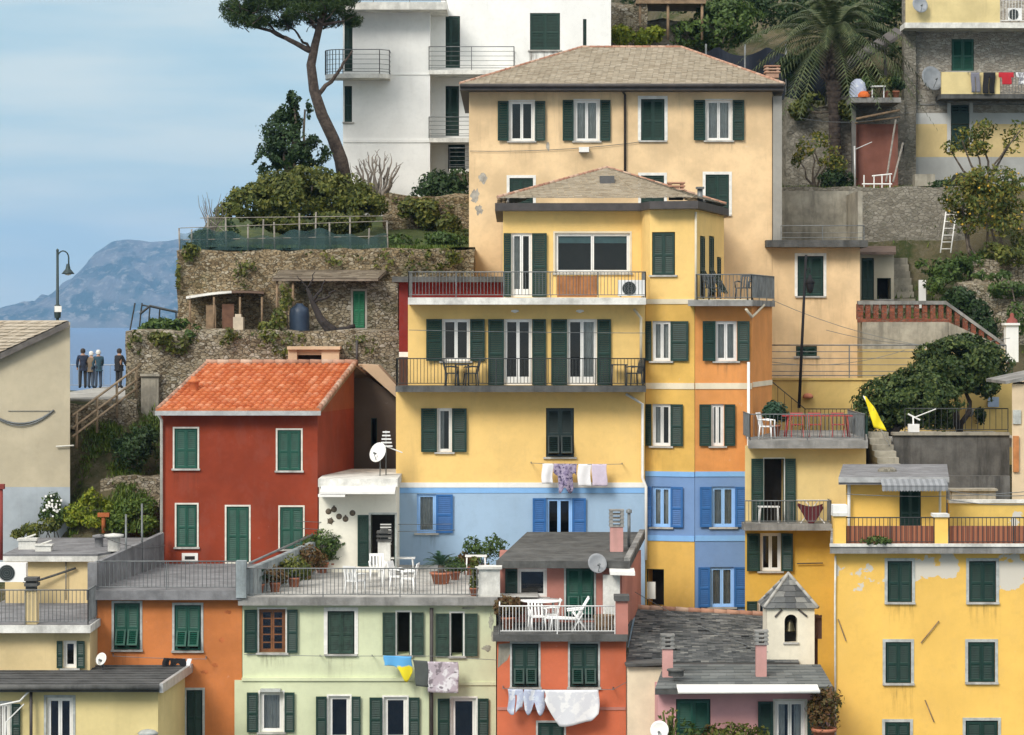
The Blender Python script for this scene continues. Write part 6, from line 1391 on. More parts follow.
plant('shrub', 'dark bush beside the blue water tank', 'shrub', W(283,331,103.0), [pblob(279,320,103.0,9,13), pblob(268,327,102.6,10,6)], 600, .10, LEAF_OLIVE, 103, g)
plant('shrub', 'tall thin climber in front of the lean-to chest', 'shrub', W(288,330,103.2), [pblob(286,300,103.2,7,18)], 260, .09, LEAF_OLIVE, 104, g, thr=-.05)
# big hedge bush, conifer, pine
plant('bush', 'big rounded olive green bush behind the teal netting', 'bush', W(300,240,110), [pblob(300,195,110,44,26), pblob(335,198,110.5,40,25), pblob(255,202,109.5,30,18), pblob(280,190,111,32,18), pblob(360,205,110,24,18), pblob(232,212,109,18,11), pblob(312,182,111,30,16), pblob(290,222,109.5,40,12), pblob(340,222,109.5,36,12)], 32000, .095, LEAF_OLIVE, 111, 'hillside bushes', stemr=.08, shell=.6)
plant('bush', 'low dark bush in the netting at the seaward corner', 'bush', W(215,246,107.6), [pblob(205,238,107.6,16,9), pblob(226,232,107.8,14,11)], 900, .11, LEAF_DARK, 112, 'hillside bushes')
t = T('bare_shrub', 'bare twiggy shrub at the seaward end of the hedge', 'shrub', W(212,240,108)); mb = MB()
for i in range(22):
    a = W(213,240,108); limb(mb, a, W(213+rg.uniform(-16,16),192+rg.uniform(0,26),108)+V((0,rg.uniform(-.4,.4),0)), .025, .006, rg, .08, 4, 4)
mb.build('stem', plain('grey_twig', (.16,.14,.12), .9), t)
plant('conifer', 'dark dense conical tree below the leaning pine trunk', 'tree', W(292,200,114), [pblob(290,150,114,32,24), pblob(284,132,114,25,18), pblob(292,116,114,18,14), pblob(296,103,114,11,11), pblob(272,158,114,17,13), pblob(312,152,114.3,20,16), pblob(293,97,114,6,9), pblob(305,108,114,8,7), pblob(280,120,114,10,9), pblob(262,168,114,11,9)], 15000, .085, LEAF_DARK, 113, None, stemr=.10, thr=-.02, shell=.3, freq=1.1)
rg = random.Random(23); t = T('umbrella_pine', 'tall leaning umbrella pine with flat dark crown beside the white villa', 'pine tree', W(346,190,116)); Yp_ = 116
mb = MB(); tp = [W(347,192,Yp_), W(341,160,Yp_), W(333,138,Yp_), W(322,115,Yp_), W(314,90,Yp_), W(311,65,Yp_), W(315,45,Yp_), W(320,25,Yp_), W(326,0,Yp_), W(332,-25,Yp_)]
mb.tube(tp, [.33,.29,.26,.25,.22,.20,.17,.14,.10,.06], 10); mb.build('trunk', PBARK, t)
mb = MB()
for a, b_, r0, r1, dy in (((313,52),(285,38),.13,.09,-.3),((285,38),(245,24),.09,.04,-.8),((285,38),(262,18),.06,.03,.3),((313,52),(300,38),.08,.05,.6),((300,38),(280,14),.05,.025,.9),((318,95),(338,72),.11,.07,.2),((338,72),(352,50),.07,.04,.3),((318,33),(305,8),.09,.04,.8),((320,25),(345,22),.08,.04,-.5),((322,18),(340,-8),.07,.03,.2),((290,40),(270,28),.05,.03,1.2),((326,0),(300,-20),.08,.03,-.6),((326,0),(350,-22),.08,.03,.6)):
    m_ = MB(); limb(m_, W(*a,Yp_), W(*b_,Yp_)+V((0,dy,0)), r0, r1, rg, .06, 5, 7); m_.build('branch', PBARK, t)
for i in range(60):
    a = W(rg.uniform(240,350), rg.uniform(10,30), Yp_)+V((0,rg.uniform(-1.5,1.5),0)); limb(mb, a, a+V((rg.uniform(-.7,.7), rg.uniform(-.7,.7), rg.uniform(.1,.7))), .022, .008, rg, .1, 3, 4)
mb.build('twigs', PBARK, t)
mb = MB()
for (px, py, rx, ry, dy) in ((246,16,24,12,0),(236,6,17,13,.6),(258,22,18,9,-.9),(262,0,30,15,-.7),(278,20,20,8,.9),(283,-8,34,16,.4),(300,12,26,11,-.8),(318,-4,32,15,.5),(322,18,20,9,.9),(338,6,20,12,-.3),(345,-12,24,15,.5),(300,-22,40,14,0),(352,20,10,8,.2)):
    b_ = pblob(px, py, Yp_, rx, ry, rx*.9); leafquads(mb, b_[0]+V((0,dy,0)), b_[1], int(rx*ry*11), .10, rg, .2, -.12, 1.3, asp=.2)
mb.build('crown', LEAF_PINE, t)
t = T('pollarded_shrub', 'bare pale pollarded shrub standing before the white villa wall', 'shrub', W(376,200,118)); mb = MB(); rg = random.Random(31)
for i in range(13):
    s_ = -1+2*i/12; b0 = W(376+s_*7,199,118)+V((0,rg.uniform(-.3,.3),0)); e_ = W(376+s_*24,160-abs(s_)*-6-rg.uniform(0,10)+8*abs(s_),118)+V((0,rg.uniform(-.5,.5),0)); pp = limb(mb, b0, e_, .085, .03, rg, .05, 5, 6)
    for k_ in range(5): a = pp[rg.randint(2,5)]; limb(mb, a, a+V((rg.uniform(-.25,.25)+s_*.15, rg.uniform(-.2,.2), rg.uniform(.15,.5))), .02, .008, rg, .1, 3, 4)
mb.build('stem', plain('pale_bark', (.22,.19,.16), .9, var=.3), t)
plant('bush', 'dark bush at the foot of the white villa balconies', 'bush', W(440,215,117), [pblob(440,188,117,24,18), pblob(458,182,117,14,16), pblob(420,196,117,10,10), pblob(455,200,116,16,12)], 2600, .11, LEAF_DARK, 121, 'hillside bushes')
plant('bush', 'mid green bush over the overgrown wall below the villa', 'bush', W(430,232,113.5), [pblob(428,214,113.4,17,16), pblob(410,208,113.4,14,11), pblob(446,226,113,16,14), pblob(462,236,112.5,10,8)], 2600, .11, LEAF_OLIVE, 122, 'hillside bushes')
plant('bush', 'grey leafy bush right of the pollarded shrub', 'bush', W(395,212,114.5), [pblob(393,202,114.4,12,9), pblob(375,206,113,16,9)], 1000, .11, LEAF_OLIVE, 123, 'hillside bushes')
plant('bush', 'low grassy bush at the right end of the garden below the villa', 'bush', W(440,248,108.5), [pblob(440,240,108.5,28,8), pblob(400,242,108,16,8)], 1500, .10, LEAF_MID, 124, 'hillside bushes')
# brown gable house behind the red one
h = House('brown_gable_house', 'shaded brown gabled house behind the red roof with cream roof edge and dormer', 'house', 360, 101)
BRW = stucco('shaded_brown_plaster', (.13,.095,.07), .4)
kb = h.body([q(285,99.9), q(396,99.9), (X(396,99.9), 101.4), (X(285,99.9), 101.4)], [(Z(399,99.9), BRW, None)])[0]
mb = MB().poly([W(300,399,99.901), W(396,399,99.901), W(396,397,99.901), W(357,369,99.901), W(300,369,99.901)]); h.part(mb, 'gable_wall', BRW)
win(h, kb, 371, 377, 418, 455, 'bare', sill=None)
CRE = stucco('cream_edge_plaster', (.60,.44,.29), .25); mb = MB().prism([W(352,367,99.4), W(361,366,99.4), W(398,399,99.4), W(398,387,99.4), W(378,365.5,99.4), W(362,364.5,99.4), W(352,365,99.4)], (0,1.9,0)); h.part(mb, 'roof', CRE, 'cream roof edge')
Yd = 100.6; mb = MB().pbox(287, 340, 346.5, 349.5, Yd-.15, Yd+.9); mb.pbox(288, 297, 349.5, 372, Yd, Yd+.7); mb.pbox(321.5, 339, 349.5, 372, Yd, Yd+.7); mb.pbox(297, 321.5, 349.5, 355, Yd+.12, Yd+.7); mb.pbox(297, 321.5, 355, 372, Yd+.5, Yd+.72, 1); o = h.part(mb, 'dormer', [CRE, DARK])
h.part(MB().lathe(W(340,372,100.2), [(.2,0),(.2,.32),(.25,.34),(.25,.42),(0,.44)], 12), 'chimney_pot', TERRA)
h.part(MB().tube([W(357,372,99.2), W(357,340,99.2)], .05, 8), 'flue_pipe', FASCIA); h.finish()
# garden slope on the left
g = 'plants on the garden slope'
rg = random.Random(41)
plant('shrub', 'dark leafy shrub in the middle of the garden slope by the red house', 'shrub', (X(133,98), 98, ground(X(133,98), 98)), [pblob(133,448,98,22,22), pblob(146,440,98.3,12,14), pblob(122,438,98.3,14,13)], 4200, .075, LEAF_DARK, 131, g, thr=-.05)
plant('shrub', 'bright yellow green plant left of the rusty tee post', 'shrub', (X(85,96), 96, ground(X(85,96), 96)), [pblob(80,513,95.6,16,12), pblob(92,499,96,11,10), pblob(72,518,95.3,10,9), pblob(92,522,95.3,12,8), pblob(104,508,96,10,8)], 2600, .075, LEAF_YEL, 132, g)
plant('shrub', 'mid green plant right of the rusty tee post beside the red house', 'shrub', (X(135,96), 96, ground(X(135,96), 96)), [pblob(130,510,95.8,18,12), pblob(148,508,95.8,11,12), pblob(120,521,95.3,15,8), pblob(146,523,95.3,14,8)], 3200, .07, LEAF_LIGHT, 133, g)
def flowers(mb, rg):
    for i in range(42): 
        p_ = W(rg.gauss(52,4), rg.gauss(505,5), 95.2)+V((0,rg.uniform(-.5,.3),0)); s_ = rg.uniform(.02,.042)
        mb.poly([p_+V((-s_,0,-s_)), p_+V((s_,0,-s_)), p_+V((s_,0,s_)), p_+V((-s_,0,s_))], 1)
plant('flower_shrub', 'white flowering shrub against the grey blue wall base', 'shrub', (X(52,95.5), 95.5, ground(X(52,95.5), 95.5)), [pblob(52,505,95.5,9,13), pblob(47,514,95.3,8,10), pblob(60,516,95.3,8,9)], 1300, .065, LEAF_MID, 134, g, extra=flowers)
plant('shrub', 'small bush in front of the white flowers by the flat grey roof', 'shrub', (X(35,95.3), 95.3, ground(X(35,95.3), 95.3)), [pblob(33,530,95.2,12,7), pblob(50,524,95.2,12,8), pblob(18,534,95.2,8,5)], 1200, .07, LEAF_OLIVE, 135, g)
0 and plant('shrub', 'green bush below the wooden handrail beside the beige wall', 'shrub', (X(85,98), 98, ground(X(85,98), 98)), [pblob(84,468,97.5,9,12), pblob(98,478,97.2,14,10), pblob(80,492,96.5,8,9)], 2200, .075, LEAF_MID, 136, g, thr=-.05)
S(MB().tube([W(103.5,533,95.1), W(103.5,514,95.1)], .07, 8).pbox(97.5, 109, 513, 517, 95.0, 95.2), 'rusty_post', 'rusty orange tee shaped post among the garden plants', 'post', plain('rust_orange', (.34,.10,.03), .85, var=.3), W(103.5,533,95.1))
# rubble edging walls on the slope
for (x0, x1, ya, lab) in ((70,135,402,'low rubble wall under the wooden handrail'),(100,160,480,'low dry stone edging across the garden slope')):
    Yq = 100.2 if ya < 440 else 97.4; rough_block('stone_wall', lab, X(x0,Yq), X(x1,Yq), Yq, Yq+.6, Z(ya+26,Yq), Z(ya,Yq), RUBBLE2, .2, .12, top=.35)
# grass and ground cover that nobody could count
mb = MB(); rg = random.Random(77)
def tuft(x, y, z, n, s_):
    for _ in range(n):
        a = rg.uniform(0, 6.28); p_ = V((x+rg.gauss(0,s_*.6), y+rg.gauss(0,s_*.6), z)); d = V((math.cos(a)*.5, math.sin(a)*.5, 1))*s_*rg.uniform(.5,1.3); w_ = V((-math.sin(a), math.cos(a), 0))*s_*.16
        mb.poly([p_-w_, p_+w_, p_+d])
for _ in range(2600):
    y = rg.uniform(95.1, 101.4); x = rg.uniform(-15.4, -12.0)
    if noise.noise(V((x*.6, y*.6, 3))) < -.12: continue
    tuft(x, y, ground(x, y)-.05, 5, .16)
for _ in range(1500): 
    y = rg.uniform(106.6, 109.8); x = rg.uniform(-12.5, -2); tuft(x, y, 2.8, 5, .16)
for _ in range(2500):
    y = rg.uniform(107, 134); x = rg.uniform(9, 26); tuft(x, y, ground(x, y)-.05, 4, .22)
o = mb.build('grass', LEAF_LIGHT, None, off=V((0,0,0))); o['kind'] = 'stuff'
mb = MB(); rg = random.Random(78)
for (px, py, Yq, rx, ry, n) in ((270,338,101.3,40,9,260),(180,345,101.3,20,10,260),(225,336,101.2,10,10,240),(160,338,101.2,14,7,200),(395,260,106,22,12,300),(440,258,106,28,12,420),(190,252,106,9,10,200),(245,270,106,12,24,160),(330,258,106,34,7,200),(362,345,101.3,16,10,140),(135,345,101.3,8,14,200),(290,350,101.3,22,8,160),(440,215,113.8,26,18,300),(178,275,106,3,16,120)):
    b_ = pblob(px, py, Yq, rx, ry, 5); leafquads(mb, b_[0], b_[1], n, .09, rg, .1, -.05, 1.2)
o = mb.build('wall_ivy', LEAF_OLIVE, None, off=V((0,0,0))); o['kind'] = 'stuff'
# ================================================================== right: garden terraces, stairs, stone house, hillside
GY = stucco('garden_wall_yellow', (.60,.44,.16), .5, .14); GY2 = stucco('weathered_ochre', (.46,.36,.17), .6, .16)
gz = -4.05
mb = MB().box(X(868,98), X(1022,98), 97.4, 104.1, gz-.3, gz); structure(mb, 'garden_terrace', FLOOR)
mb = MB().box(X(752,104), X(1030,104), 104.0, 106.2, -7, Z(380,104)); mb.box(X(752,104), X(1030,104), 103.93, 104.3, Z(380,104)-.0, Z(378,104)); S(mb, 'garden_wall', 'long yellow plastered garden wall behind the roof terrace and the round trees', 'wall', GY, (X(900,104), 104, -5))
t = T('iron_fence', 'dark iron fence of horizontal bars on top of the long yellow garden wall', 'fence', (X(840,104.2), 104.2, Z(378,104))); fz = Z(378,104)
rail(t, [(X(771,104.2), 104.2, fz), (X(1006,104.2), 104.2, fz)], 1.22, .4, GREYIRON, 'bars', horiz=5, post=3.2, r=.014)
mb = MB().box(X(862,106.6), X(1006,106.6), 106.45, 108.9, -3, Z(349,106.5)); mb.box(X(862,106.6), X(948,106.6), 106.5, 108.9, Z(349,106.5), Z(322,106.5), 1)
mb.prism([W(948,349,106.5), W(1006,349,106.5), W(1006,366,106.5)-V((0,0,0)), W(948,322,106.5)][:2]+[W(1006,348,106.5), W(948,322,106.5)], (0,2.4,0), 1)
S(mb, 'street_wall', 'old wall of grey concrete over weathered ochre below the brick balustrade', 'wall', [GY2, CONC], (X(920,106.6), 106.5, -2))
# brick balustrade along the street above
BRK = stone('red_brick', [(.20,.06,.035),(.28,.085,.05),(.34,.12,.07)], 6, mortar=(.22,.15,.11), moss=.12, zs=2.2)
t = T('brick_balustrade', 'red brick balustrade with open slots and a sloping end above the street wall', 'balustrade', (X(900,106.7), 106.7, Z(322,106.5)))
Yq = 106.55
def edge(px): return (301.5, 322) if px <= 946 else (301.5+(px-946)*.72, 322+(px-946)*.74)
n = 19
for i in range(n):
    px = 860+146*i/(n-1) ; yt, yb = edge(px); w_ = 2.4 if i not in (0, n-1) else 3.2
    MB().pbox(px-w_, px+w_, yt+2.5, yb-2.5, Yq, Yq+.22).build('baluster', BRK, t)
for (pa, pb) in ((858,946),(946,1007)):
    (ya, ba), (yb, bb) = edge(pa), edge(pb); a, b_ = W(pa,ya+3,Yq-.05), W(pb,yb+3,Yq-.05); MB().prism([a, b_, b_+V((0,0,.14)), a+V((0,0,.14))], (0,.34,0)).build('coping', SLAB, t)
    a, b_ = W(pa,ba+.5,Yq-.02), W(pb,bb+.5,Yq-.02); MB().prism([a, b_, b_+V((0,0,.15)), a+V((0,0,.15))], (0,.26,0)).build('plinth', BRK, t)
mb = MB().pbox(1006, 1018.5, 325, 362, 106.2, 106.65); mb.pbox(1004.5, 1020, 323, 325.2, 106.1, 106.75); mb.lathe(W(1012,323,106.4), [(.22,0),(.2,.12),(.08,.22),(.08,.34),(0,.4)], 10, m=1); S(mb, 'gate_pillar', 'white gate pillar with red cap at the end of the brick balustrade', 'pillar', [WHITEW, plain('dark_red_cap', (.22,.06,.045), .8)], W(1012,362,106.4))
# pale peach house at the right edge
h = House('peach_house', 'pale peach house corner with orange door frame cut by the right edge', 'house', 1030, 97)
PEACH = stucco('peach_plaster', (.66,.53,.36), .3)
pf_ = h.body([q(1012,95), (X(1075,95), 95), (X(1075,95), 100), q(1015,100)], [(Z(384,95), PEACH, None)], zb=-9)[0]
mb = MB().prism([W(1006,384,94.8), W(1075,372,94.8), W(1075,366,94.8), W(1006,381,94.8)], (0,4,0)); h.part(mb, 'roof', SLAB); mb = MB().pbox(1013.5, 1019, 436, 472, 94.9, 94.99); h.part(mb, 'door', WOODO); mb = MB().pbox(1013, 1021, 410, 424, 94.93, 94.99); h.part(mb, 'sign_board', GREYTRIM); h.finish()
# concrete garden wall and its railing, round holm trees
mb = MB().box(X(893,97.3), X(1009,97.3), 97.2, 97.5, -9.5, gz+.12, 0); mb.box(X(892,97.3), X(1009,97.3), 97.1, 97.6, gz+.12, gz+.22, 1)
S(mb, 'garden_wall', 'dark stained concrete wall under the two round trees', 'wall', [DCONC, CONC], (X(950,97.3), 97.2, gz-3))
S(MB().pbox(948, 1010, 476, 560, 95.0, 95.4), 'concrete_ledge', 'dark concrete ledge below the stained wall under the round trees', 'ledge', DCONC, W(975,482,95.2)); S(MB().pbox(952, 996, 490, 560, 93.0, 93.5).pbox(950, 998, 489, 491, 92.9, 93.6), 'tank_cover', 'pale concrete tank cover behind the peeling yellow parapet', 'tank', CONC, W(975,500,93.2))
t = T('garden_railing', 'dark railing along the stained concrete wall beneath the round trees', 'railing', (X(950,97.35), 97.35, gz+.22)); rail(t, [(X(905,97.35), 97.35, gz+.22), (X(1008,97.35), 97.35, gz+.22)], .82, .2, IRON, 'bars', post=1.6)
rg = random.Random(5)
def holm(label, base, blobs, n, seed, forks):
    rg = random.Random(seed); t = T('holm_tree', label, 'tree', base, 'clipped round trees'); mb = MB(); base = V(base)
    for (px, py, Yq) in forks: limb(mb, base, W(px, py, Yq), .12, .05, rg, .10, 6, 7)
    mb.build('trunk', DBARK, t); mb = MB(); sv = sum(max(b[1])**2 for b in blobs)
    for c, r in blobs: leafquads(mb, c, r, int(n*1.9*max(r)**2/sv), .085, rg, .55, -.18, 1.1, asp=.6)
    mb.build('crown', LEAF_ROUND, t); return t
holm('rounded dark evergreen tree nearer the yellow flag, lower of the two', (X(892,99.5), 99.5, gz), [pblob(890,405,99.5,36,28), pblob(922,400,99.6,38,32), pblob(872,412,99.3,19,18), pblob(938,406,99.7,16,22), pblob(905,388,99.8,28,18), pblob(900,414,99.2,26,12)], 11000, 3, [(885,415,99.5),(905,405,99.5),(925,400,99.6),(875,418,99.3)])
holm('rounded dark evergreen tree behind and above the other, by the brick balustrade', (X(960,101.5), 101.5, gz), [pblob(958,366,101.5,42,30), pblob(985,370,101.6,28,28), pblob(935,368,101.5,26,24), pblob(965,352,101.6,32,18), pblob(990,382,101.3,18,14), pblob(945,384,101.3,24,14)], 11000, 7, [(955,375,101.5),(975,370,101.5),(940,375,101.5)])
for i, (px, py, rx, lab) in enumerate(((951,420,7,'dark hanging plant against the yellow wall left of the small pots'),(980,416,6,'green wall plant in a pot under the blue plaque'))):
    plant('wall_plant', lab, 'plant', W(px,py+8,103.8), [pblob(px,py,103.75,rx,9,3)], 240, .08, LEAF_DARK, 140+i, 'plants on the yellow garden wall', stem=False)
S(MB().lathe(W(970,413,103.85), [(.05,-.14),(.14,-.05),(.16,.05),(.12,.16),(.05,.2),(0,.2)], 12), 'wall_pot', 'small grey wall pot between the two wall plants', 'pot', SLAB, W(970,413,103.9))
S(MB().pbox(988, 999, 397, 407, 103.85, 103.92), 'wall_plaque', 'small pale blue plaque high on the yellow garden wall', 'plaque', plain('pale_blue_enamel', (.28,.36,.48), .4), W(994,402,103.9))
t = T('antenna', 'white rooftop antenna cluster in front of the lower round tree', 'antenna', W(914,441,97.3)); MB().tube([W(914,441,97.3), W(913,416,97.3)], .03, 6).build('mast', WIRON, t); mb = MB().tube([W(913,418,97.3), W(936,409,97.1)], .02, 5).tube([W(908,414,97.3), W(920,420,97.3)], .03, 5); mb.box(X(908,97.2), X(919,97.2), 97.1, 97.3, Z(432,97.2), Z(424,97.2)); mb.build('elements', WIRON, t)
S(MB().lathe(W(808,398,103.85), [(.0,-.02),(.18,0),(.2,.08),(.12,.16),(.0,.18)], 12), 'wall_lamp', 'round rusty wall lamp on the yellow garden wall above the roof terrace', 'lamp', TPOT, W(808,398,103.9))
t = T('stair_railing', 'sloping iron stair railing against the yellow wall behind the orange bay', 'railing', (X(785,103.4), 103.4, gz)); 
rail(t, [W(771,408,103.4), W(805,436,103.4)], 1.0, .3, IRON, 'bars', post=1.6); rail(t, [W(805,436,103.4), W(864,436,103.4)], 1.0, .14, IRON, 'bars', post=1.6)
mb = MB()
for i in range(6): mb.box(X(768+6.2*i,103.6), X(774.2+6.2*i,103.6), 103.3, 103.95, gz-.3, Z(406+5*i,103.4))
S(mb, 'stairs', 'yellow walled stair descending behind the orange bay', 'stairs', GY, (X(785,103.4), 103.4, gz))
# pole with lantern in front of the ochre house extension
LB = W(799,408,103.5); t = T('street_lamp', 'black street lamp silhouetted against the closed shutters of the ochre house extension', 'street lamp', LB); MB().tube([W(799,408,103.5), W(806,255,103.5)], [.06,.045], 8).build('pole', BLKC, t)
mb = MB().lathe(W(810,292,103.5), [(.0,-.05),(.10,0),(.16,.30),(.16,.32),(.20,.34),(.08,.5),(.05,.62),(0,.66)], 8); mb.tube([W(805.5,270,103.5), W(810,268,103.5), W(810,273,103.5)], .025, 6); mb.build('lantern', BLKC, t)
# street level: little store, stairs, ladder, retaining wall
h = House('garden_store', 'small cream store with dark green door and dark window behind the brick balustrade', 'shed', 876, 112)
sf_ = h.body([q(858,112), q(894,112), (X(894,112), 115.4), (X(858,112), 115.4)], [(Z(252,112), stucco('store_plaster', (.44,.40,.31), .6), None)], zb=-.5)[0]
win(h, sf_, 861.5, 874, 258, 300, 'closed', sill=None, name='door'); win(h, sf_, 877, 891, 278, 299, 'bare')
mb = MB().prism([W(857,252,111.4), W(896,252,111.4), V((X(896,115), 115, Z(246,115))), V((X(857,115), 115, Z(246,115)))], (0,0,-.1)); h.part(mb, 'roof', plain('rust_roof_sheet', (.13,.09,.07), .8, var=.3)); h.finish()
mb = steps(MB(), X(893,112), X(918,112), 112.0, 115.3, .1, Z(258,115.3), 9); S(mb, 'stairs', 'steep grey stone stairs rising beside the small cream store', 'stairs', CONC, (X(905,112), 112, 0))
mb = MB().pbox(919, 926, 280, 308, 111.8, 112.0); S(mb, 'white_post', 'whitewashed post at the foot of the steep stone stairs', 'post', WHITEW, W(922,308,111.9))
rough_block('stone_wall', 'large grey stone retaining wall above the steep stairs', X(775,115.8), X(966,115.8), 115.8, 117.2, -.5, Z(187,115.8), GREYSTONE, .4, .07, cat='stone wall')
ladder_('white wooden ladder leaning on the big grey retaining wall', W(945.5,253,114.9), W(951,212,115.6), .42, WHITE)
rough_block('stone_wall', 'low dry stone terrace wall on the right slope below the shrubs', X(965,109.5), X(1050,109.5), 109.5, 112.5, -1.5, Z(284,109.5), RUBBLE2, .3, .1, top=.3); rough_block('stone_wall', 'upper dry stone terrace wall on the right slope', X(972,112.5), X(1050,112.5), 112.5, 116.2, 0, Z(262,112.5), RUBBLE2, .3, .1, top=.3)
rough_block('stone_wall', 'dark stone wall in the shade of the palm', X(786,123.3), X(904,123.3), 123.3, 125.5, 4, Z(102,123.3), GREYSTONE, .4, .14, top=.5)
g = 'shrubs on the right slope'
for i, (lab, base, bl, n, lf) in enumerate((
 ('dense green shrub on the slope right of the ladder', W(940,292,112.8), [pblob(950,270,112.6,24,12), pblob(925,268,113,12,9), pblob(972,262,113,20,12), pblob(940,285,111.5,16,9)], 2600, LEAF_MID),
 ('dark shrub above the brick balustrade bend', W(965,318,109), [pblob(960,300,109,18,14), pblob(978,312,108.6,15,13), pblob(990,328,108,14,12), pblob(948,304,109,10,11)], 2400, LEAF_DARK),
 ('trailing green plant over the low dry stone terrace wall', W(1010,284,109.2), [pblob(1008,290,109.2,22,9), pblob(1018,318,108,12,18), pblob(992,276,110.5,20,6)], 1500, LEAF_MID),
 ('light green shrub near the right edge below the orange tree', W(1015,262,112), [pblob(1012,256,112,20,10), pblob(990,250,112.6,18,8), pblob(1022,242,113,14,12)], 1500, LEAF_OLIVE),
 ('dark shrub on top of the big retaining wall at its right end', W(940,190,117.5), [pblob(940,186,117.6,14,6), pblob(958,192,117.2,12,8), pblob(972,205,116.5,12,12)], 1200, LEAF_DARK))):
    plant('shrub', lab, 'shrub', base, bl, n, .10, lf, 150+i, g)
def oranges(mb, rg):
    pass
FL = lambda mb, rg: [mb.lathe(W(rg.uniform(945,1022), rg.uniform(172,232), 113+rg.uniform(-.9,.9)), [(0,-.05),(.045,-.02),(.05,.02),(0,.05)], 6, m=1) for _ in range(45)]
t = plant('citrus_tree', 'citrus tree full of small yellow fruit above the right slope', 'tree', (X(985,113), 113, ground(X(985,113),113)), [pblob(985,202,113,38,28), pblob(1010,195,113.2,26,26), pblob(962,195,112.8,24,22), pblob(990,182,113,34,16), pblob(1005,225,112.7,22,16), pblob(968,222,112.8,20,13)], 6500, .10, LEAF_CIT, 161, None, extra=None, stemr=.09, shell=.5, thr=-.1)
mb = MB(); FL(mb, random.Random(2))
mb.m = [0]*len(mb.m); o = mb.build('fruit', plain('yellow_fruit', (.55,.33,.03), .5), t); o['kind'] = 'stuff'
t = plant('loquat_tree', 'spreading sparse tree in front of the stone apartment house', 'tree', (X(985,119.5), 119.5, ground(X(985,119.5),119.5)), [pblob(962,138,119.5,18,10), pblob(985,130,119.5,16,11), pblob(1008,142,119.6,16,13), pblob(975,148,119.3,20,8), pblob(1020,128,119.8,12,14), pblob(950,148,119.2,9,7)], 1700, .10, LEAF_CIT, 162, None, stemr=.07, shell=.3, thr=-.05)
plant('citrus_tree', 'small citrus tree behind the concrete parapet of the ochre house', 'tree', (X(816,118), 118, 5.5), [pblob(812,148,118,17,15), pblob(828,155,118,14,14), pblob(800,160,118,10,11), pblob(818,138,118.2,12,9), pblob(838,165,117.8,10,11)], 1700, .09, LEAF_CIT, 163, None, stemr=.06, shell=.3, thr=.0)
plant('hedge', 'clipped dark hedge ball behind the concrete parapet', 'hedge', (X(838,117.9), 117.9, 5.5), [pblob(832,180,117.8,14,11), pblob(846,182,117.8,11,9)], 1400, .08, LEAF_DARK, 164, stem=False)
t = T('frame_bench', 'white metal frame bench on top of the grey retaining wall', 'bench', W(877,188,117)); mb = MB()
for px in (864, 874, 882, 890): MB().tube([W(px,188,117), W(px,175,117)], .03, 5).build('leg', WIRON, t)
mb.tube([W(862,184,117), W(892,184,117)], .03, 5); mb.tube([W(872,176,117), W(892,174,117)], .03, 5); mb.build('bar', WIRON, t)
S(MB().tube([W(855,192,117), W(854.5,146,117)], .04, 6).tube([W(854,150,117), W(872,142,117)], .02, 5), 'post', 'thin pale post with a strut left of the white frame bench', 'post', GUTTER, W(855,192,117))
S(MB().pbox(915, 935, 174, 186, 118, 118.8), 'stone_trough', 'grey box shaped trough at the foot of the stone apartment house', 'trough', CONC, W(925,186,118.4))
S(MB().lathe(W(962,188,118.2), [(.5,0),(.52,.3),(.4,.5),(.15,.62),(0,.64)], 14), 'covered_heap', 'dark covered heap right of the grey trough', 'tarpaulin', BLKC, W(962,188,118.2))
rg = random.Random(4); 
for i, (px, lab) in enumerate(((892,'long grey pole leaning on the brick store by the stone house corner, longer one'),(899,'short grey pole leaning beside the longer one'))):
    S(MB().tube([W(px-6,182,119.5), W(px+4,118+i*25,121.3)], .04, 5), 'leaning_pole', lab, 'pole', FP, W(px-6,182,119.5))
# brick store under a slab terrace with garden things on it
h = House('brick_store', 'open store with reddish brick front under a concrete deck left of the stone house', 'shed', 878, 122)
bf = h.body([q(858,122), q(898,122), (X(898,122), 123.2), (X(858,122), 123.2)], [(Z(124,122), stucco('faded_brick', (.22,.09,.065), .6, .25), None)])
mb = MB().pbox(851, 901, 97.5, 102.5, 120.6, 124.2); h.part(mb, 'deck', SLAB); mb = MB().tube([W(856,119,121), W(900,110,121)], .06, 6).tube([W(855,123,121.2), W(900,117,121.2)], .04, 6); h.part(mb, 'beam', WOOD); mb = MB().pbox(852, 856, 102, 182, 121.5, 121.8); h.part(mb, 'post', DCONC)
h.finish()
mb = MB(); mb.prism([W(836,76,124.2), W(905,31,124.2), V((X(905,124.2),127.5,Z(31,124.2)+.5)), V((X(836,124.2),127.5,Z(76,124.2)+.5))], (0,0,-.15)); mb.pbox(884, 887, 46, 100, 124.3, 124.4); S(mb, 'lean_to_roof', 'sloping dark sheet roof rising toward the stone house', 'roof', plain('dark_sheet', (.09,.08,.075), .8, var=.3), W(870,60,125))
t = T('laundry_heap', 'blue and grey cloth heap with an orange cover on the concrete deck', 'heap', W(862,97.5,121)); mb = MB(); rg = random.Random(6)
mb.lathe(W(858,97.5,121), [(.36,0),(.38,.3),(.3,.65),(.12,.8),(0,.8)], 10); mb.build('blue_bundle', BLU, t); mb = MB().lathe(W(863,97.5,120.8), [(.28,0),(.3,.12),(.2,.25),(0,.3)], 9); mb.build('orange_cover', plain('orange_cover', (.62,.13,.02), .7), t)
t = T('garden_chair', 'white garden chair among plants on the concrete deck', 'chair', W(878,97.5,121)); 
for dx in (-.25, .25): MB().tube([W(878,97.5,121)+V((dx,0,0)), W(878,97.5,121)+V((dx,0,.5))], .03, 5).build('leg', PLAST, t)
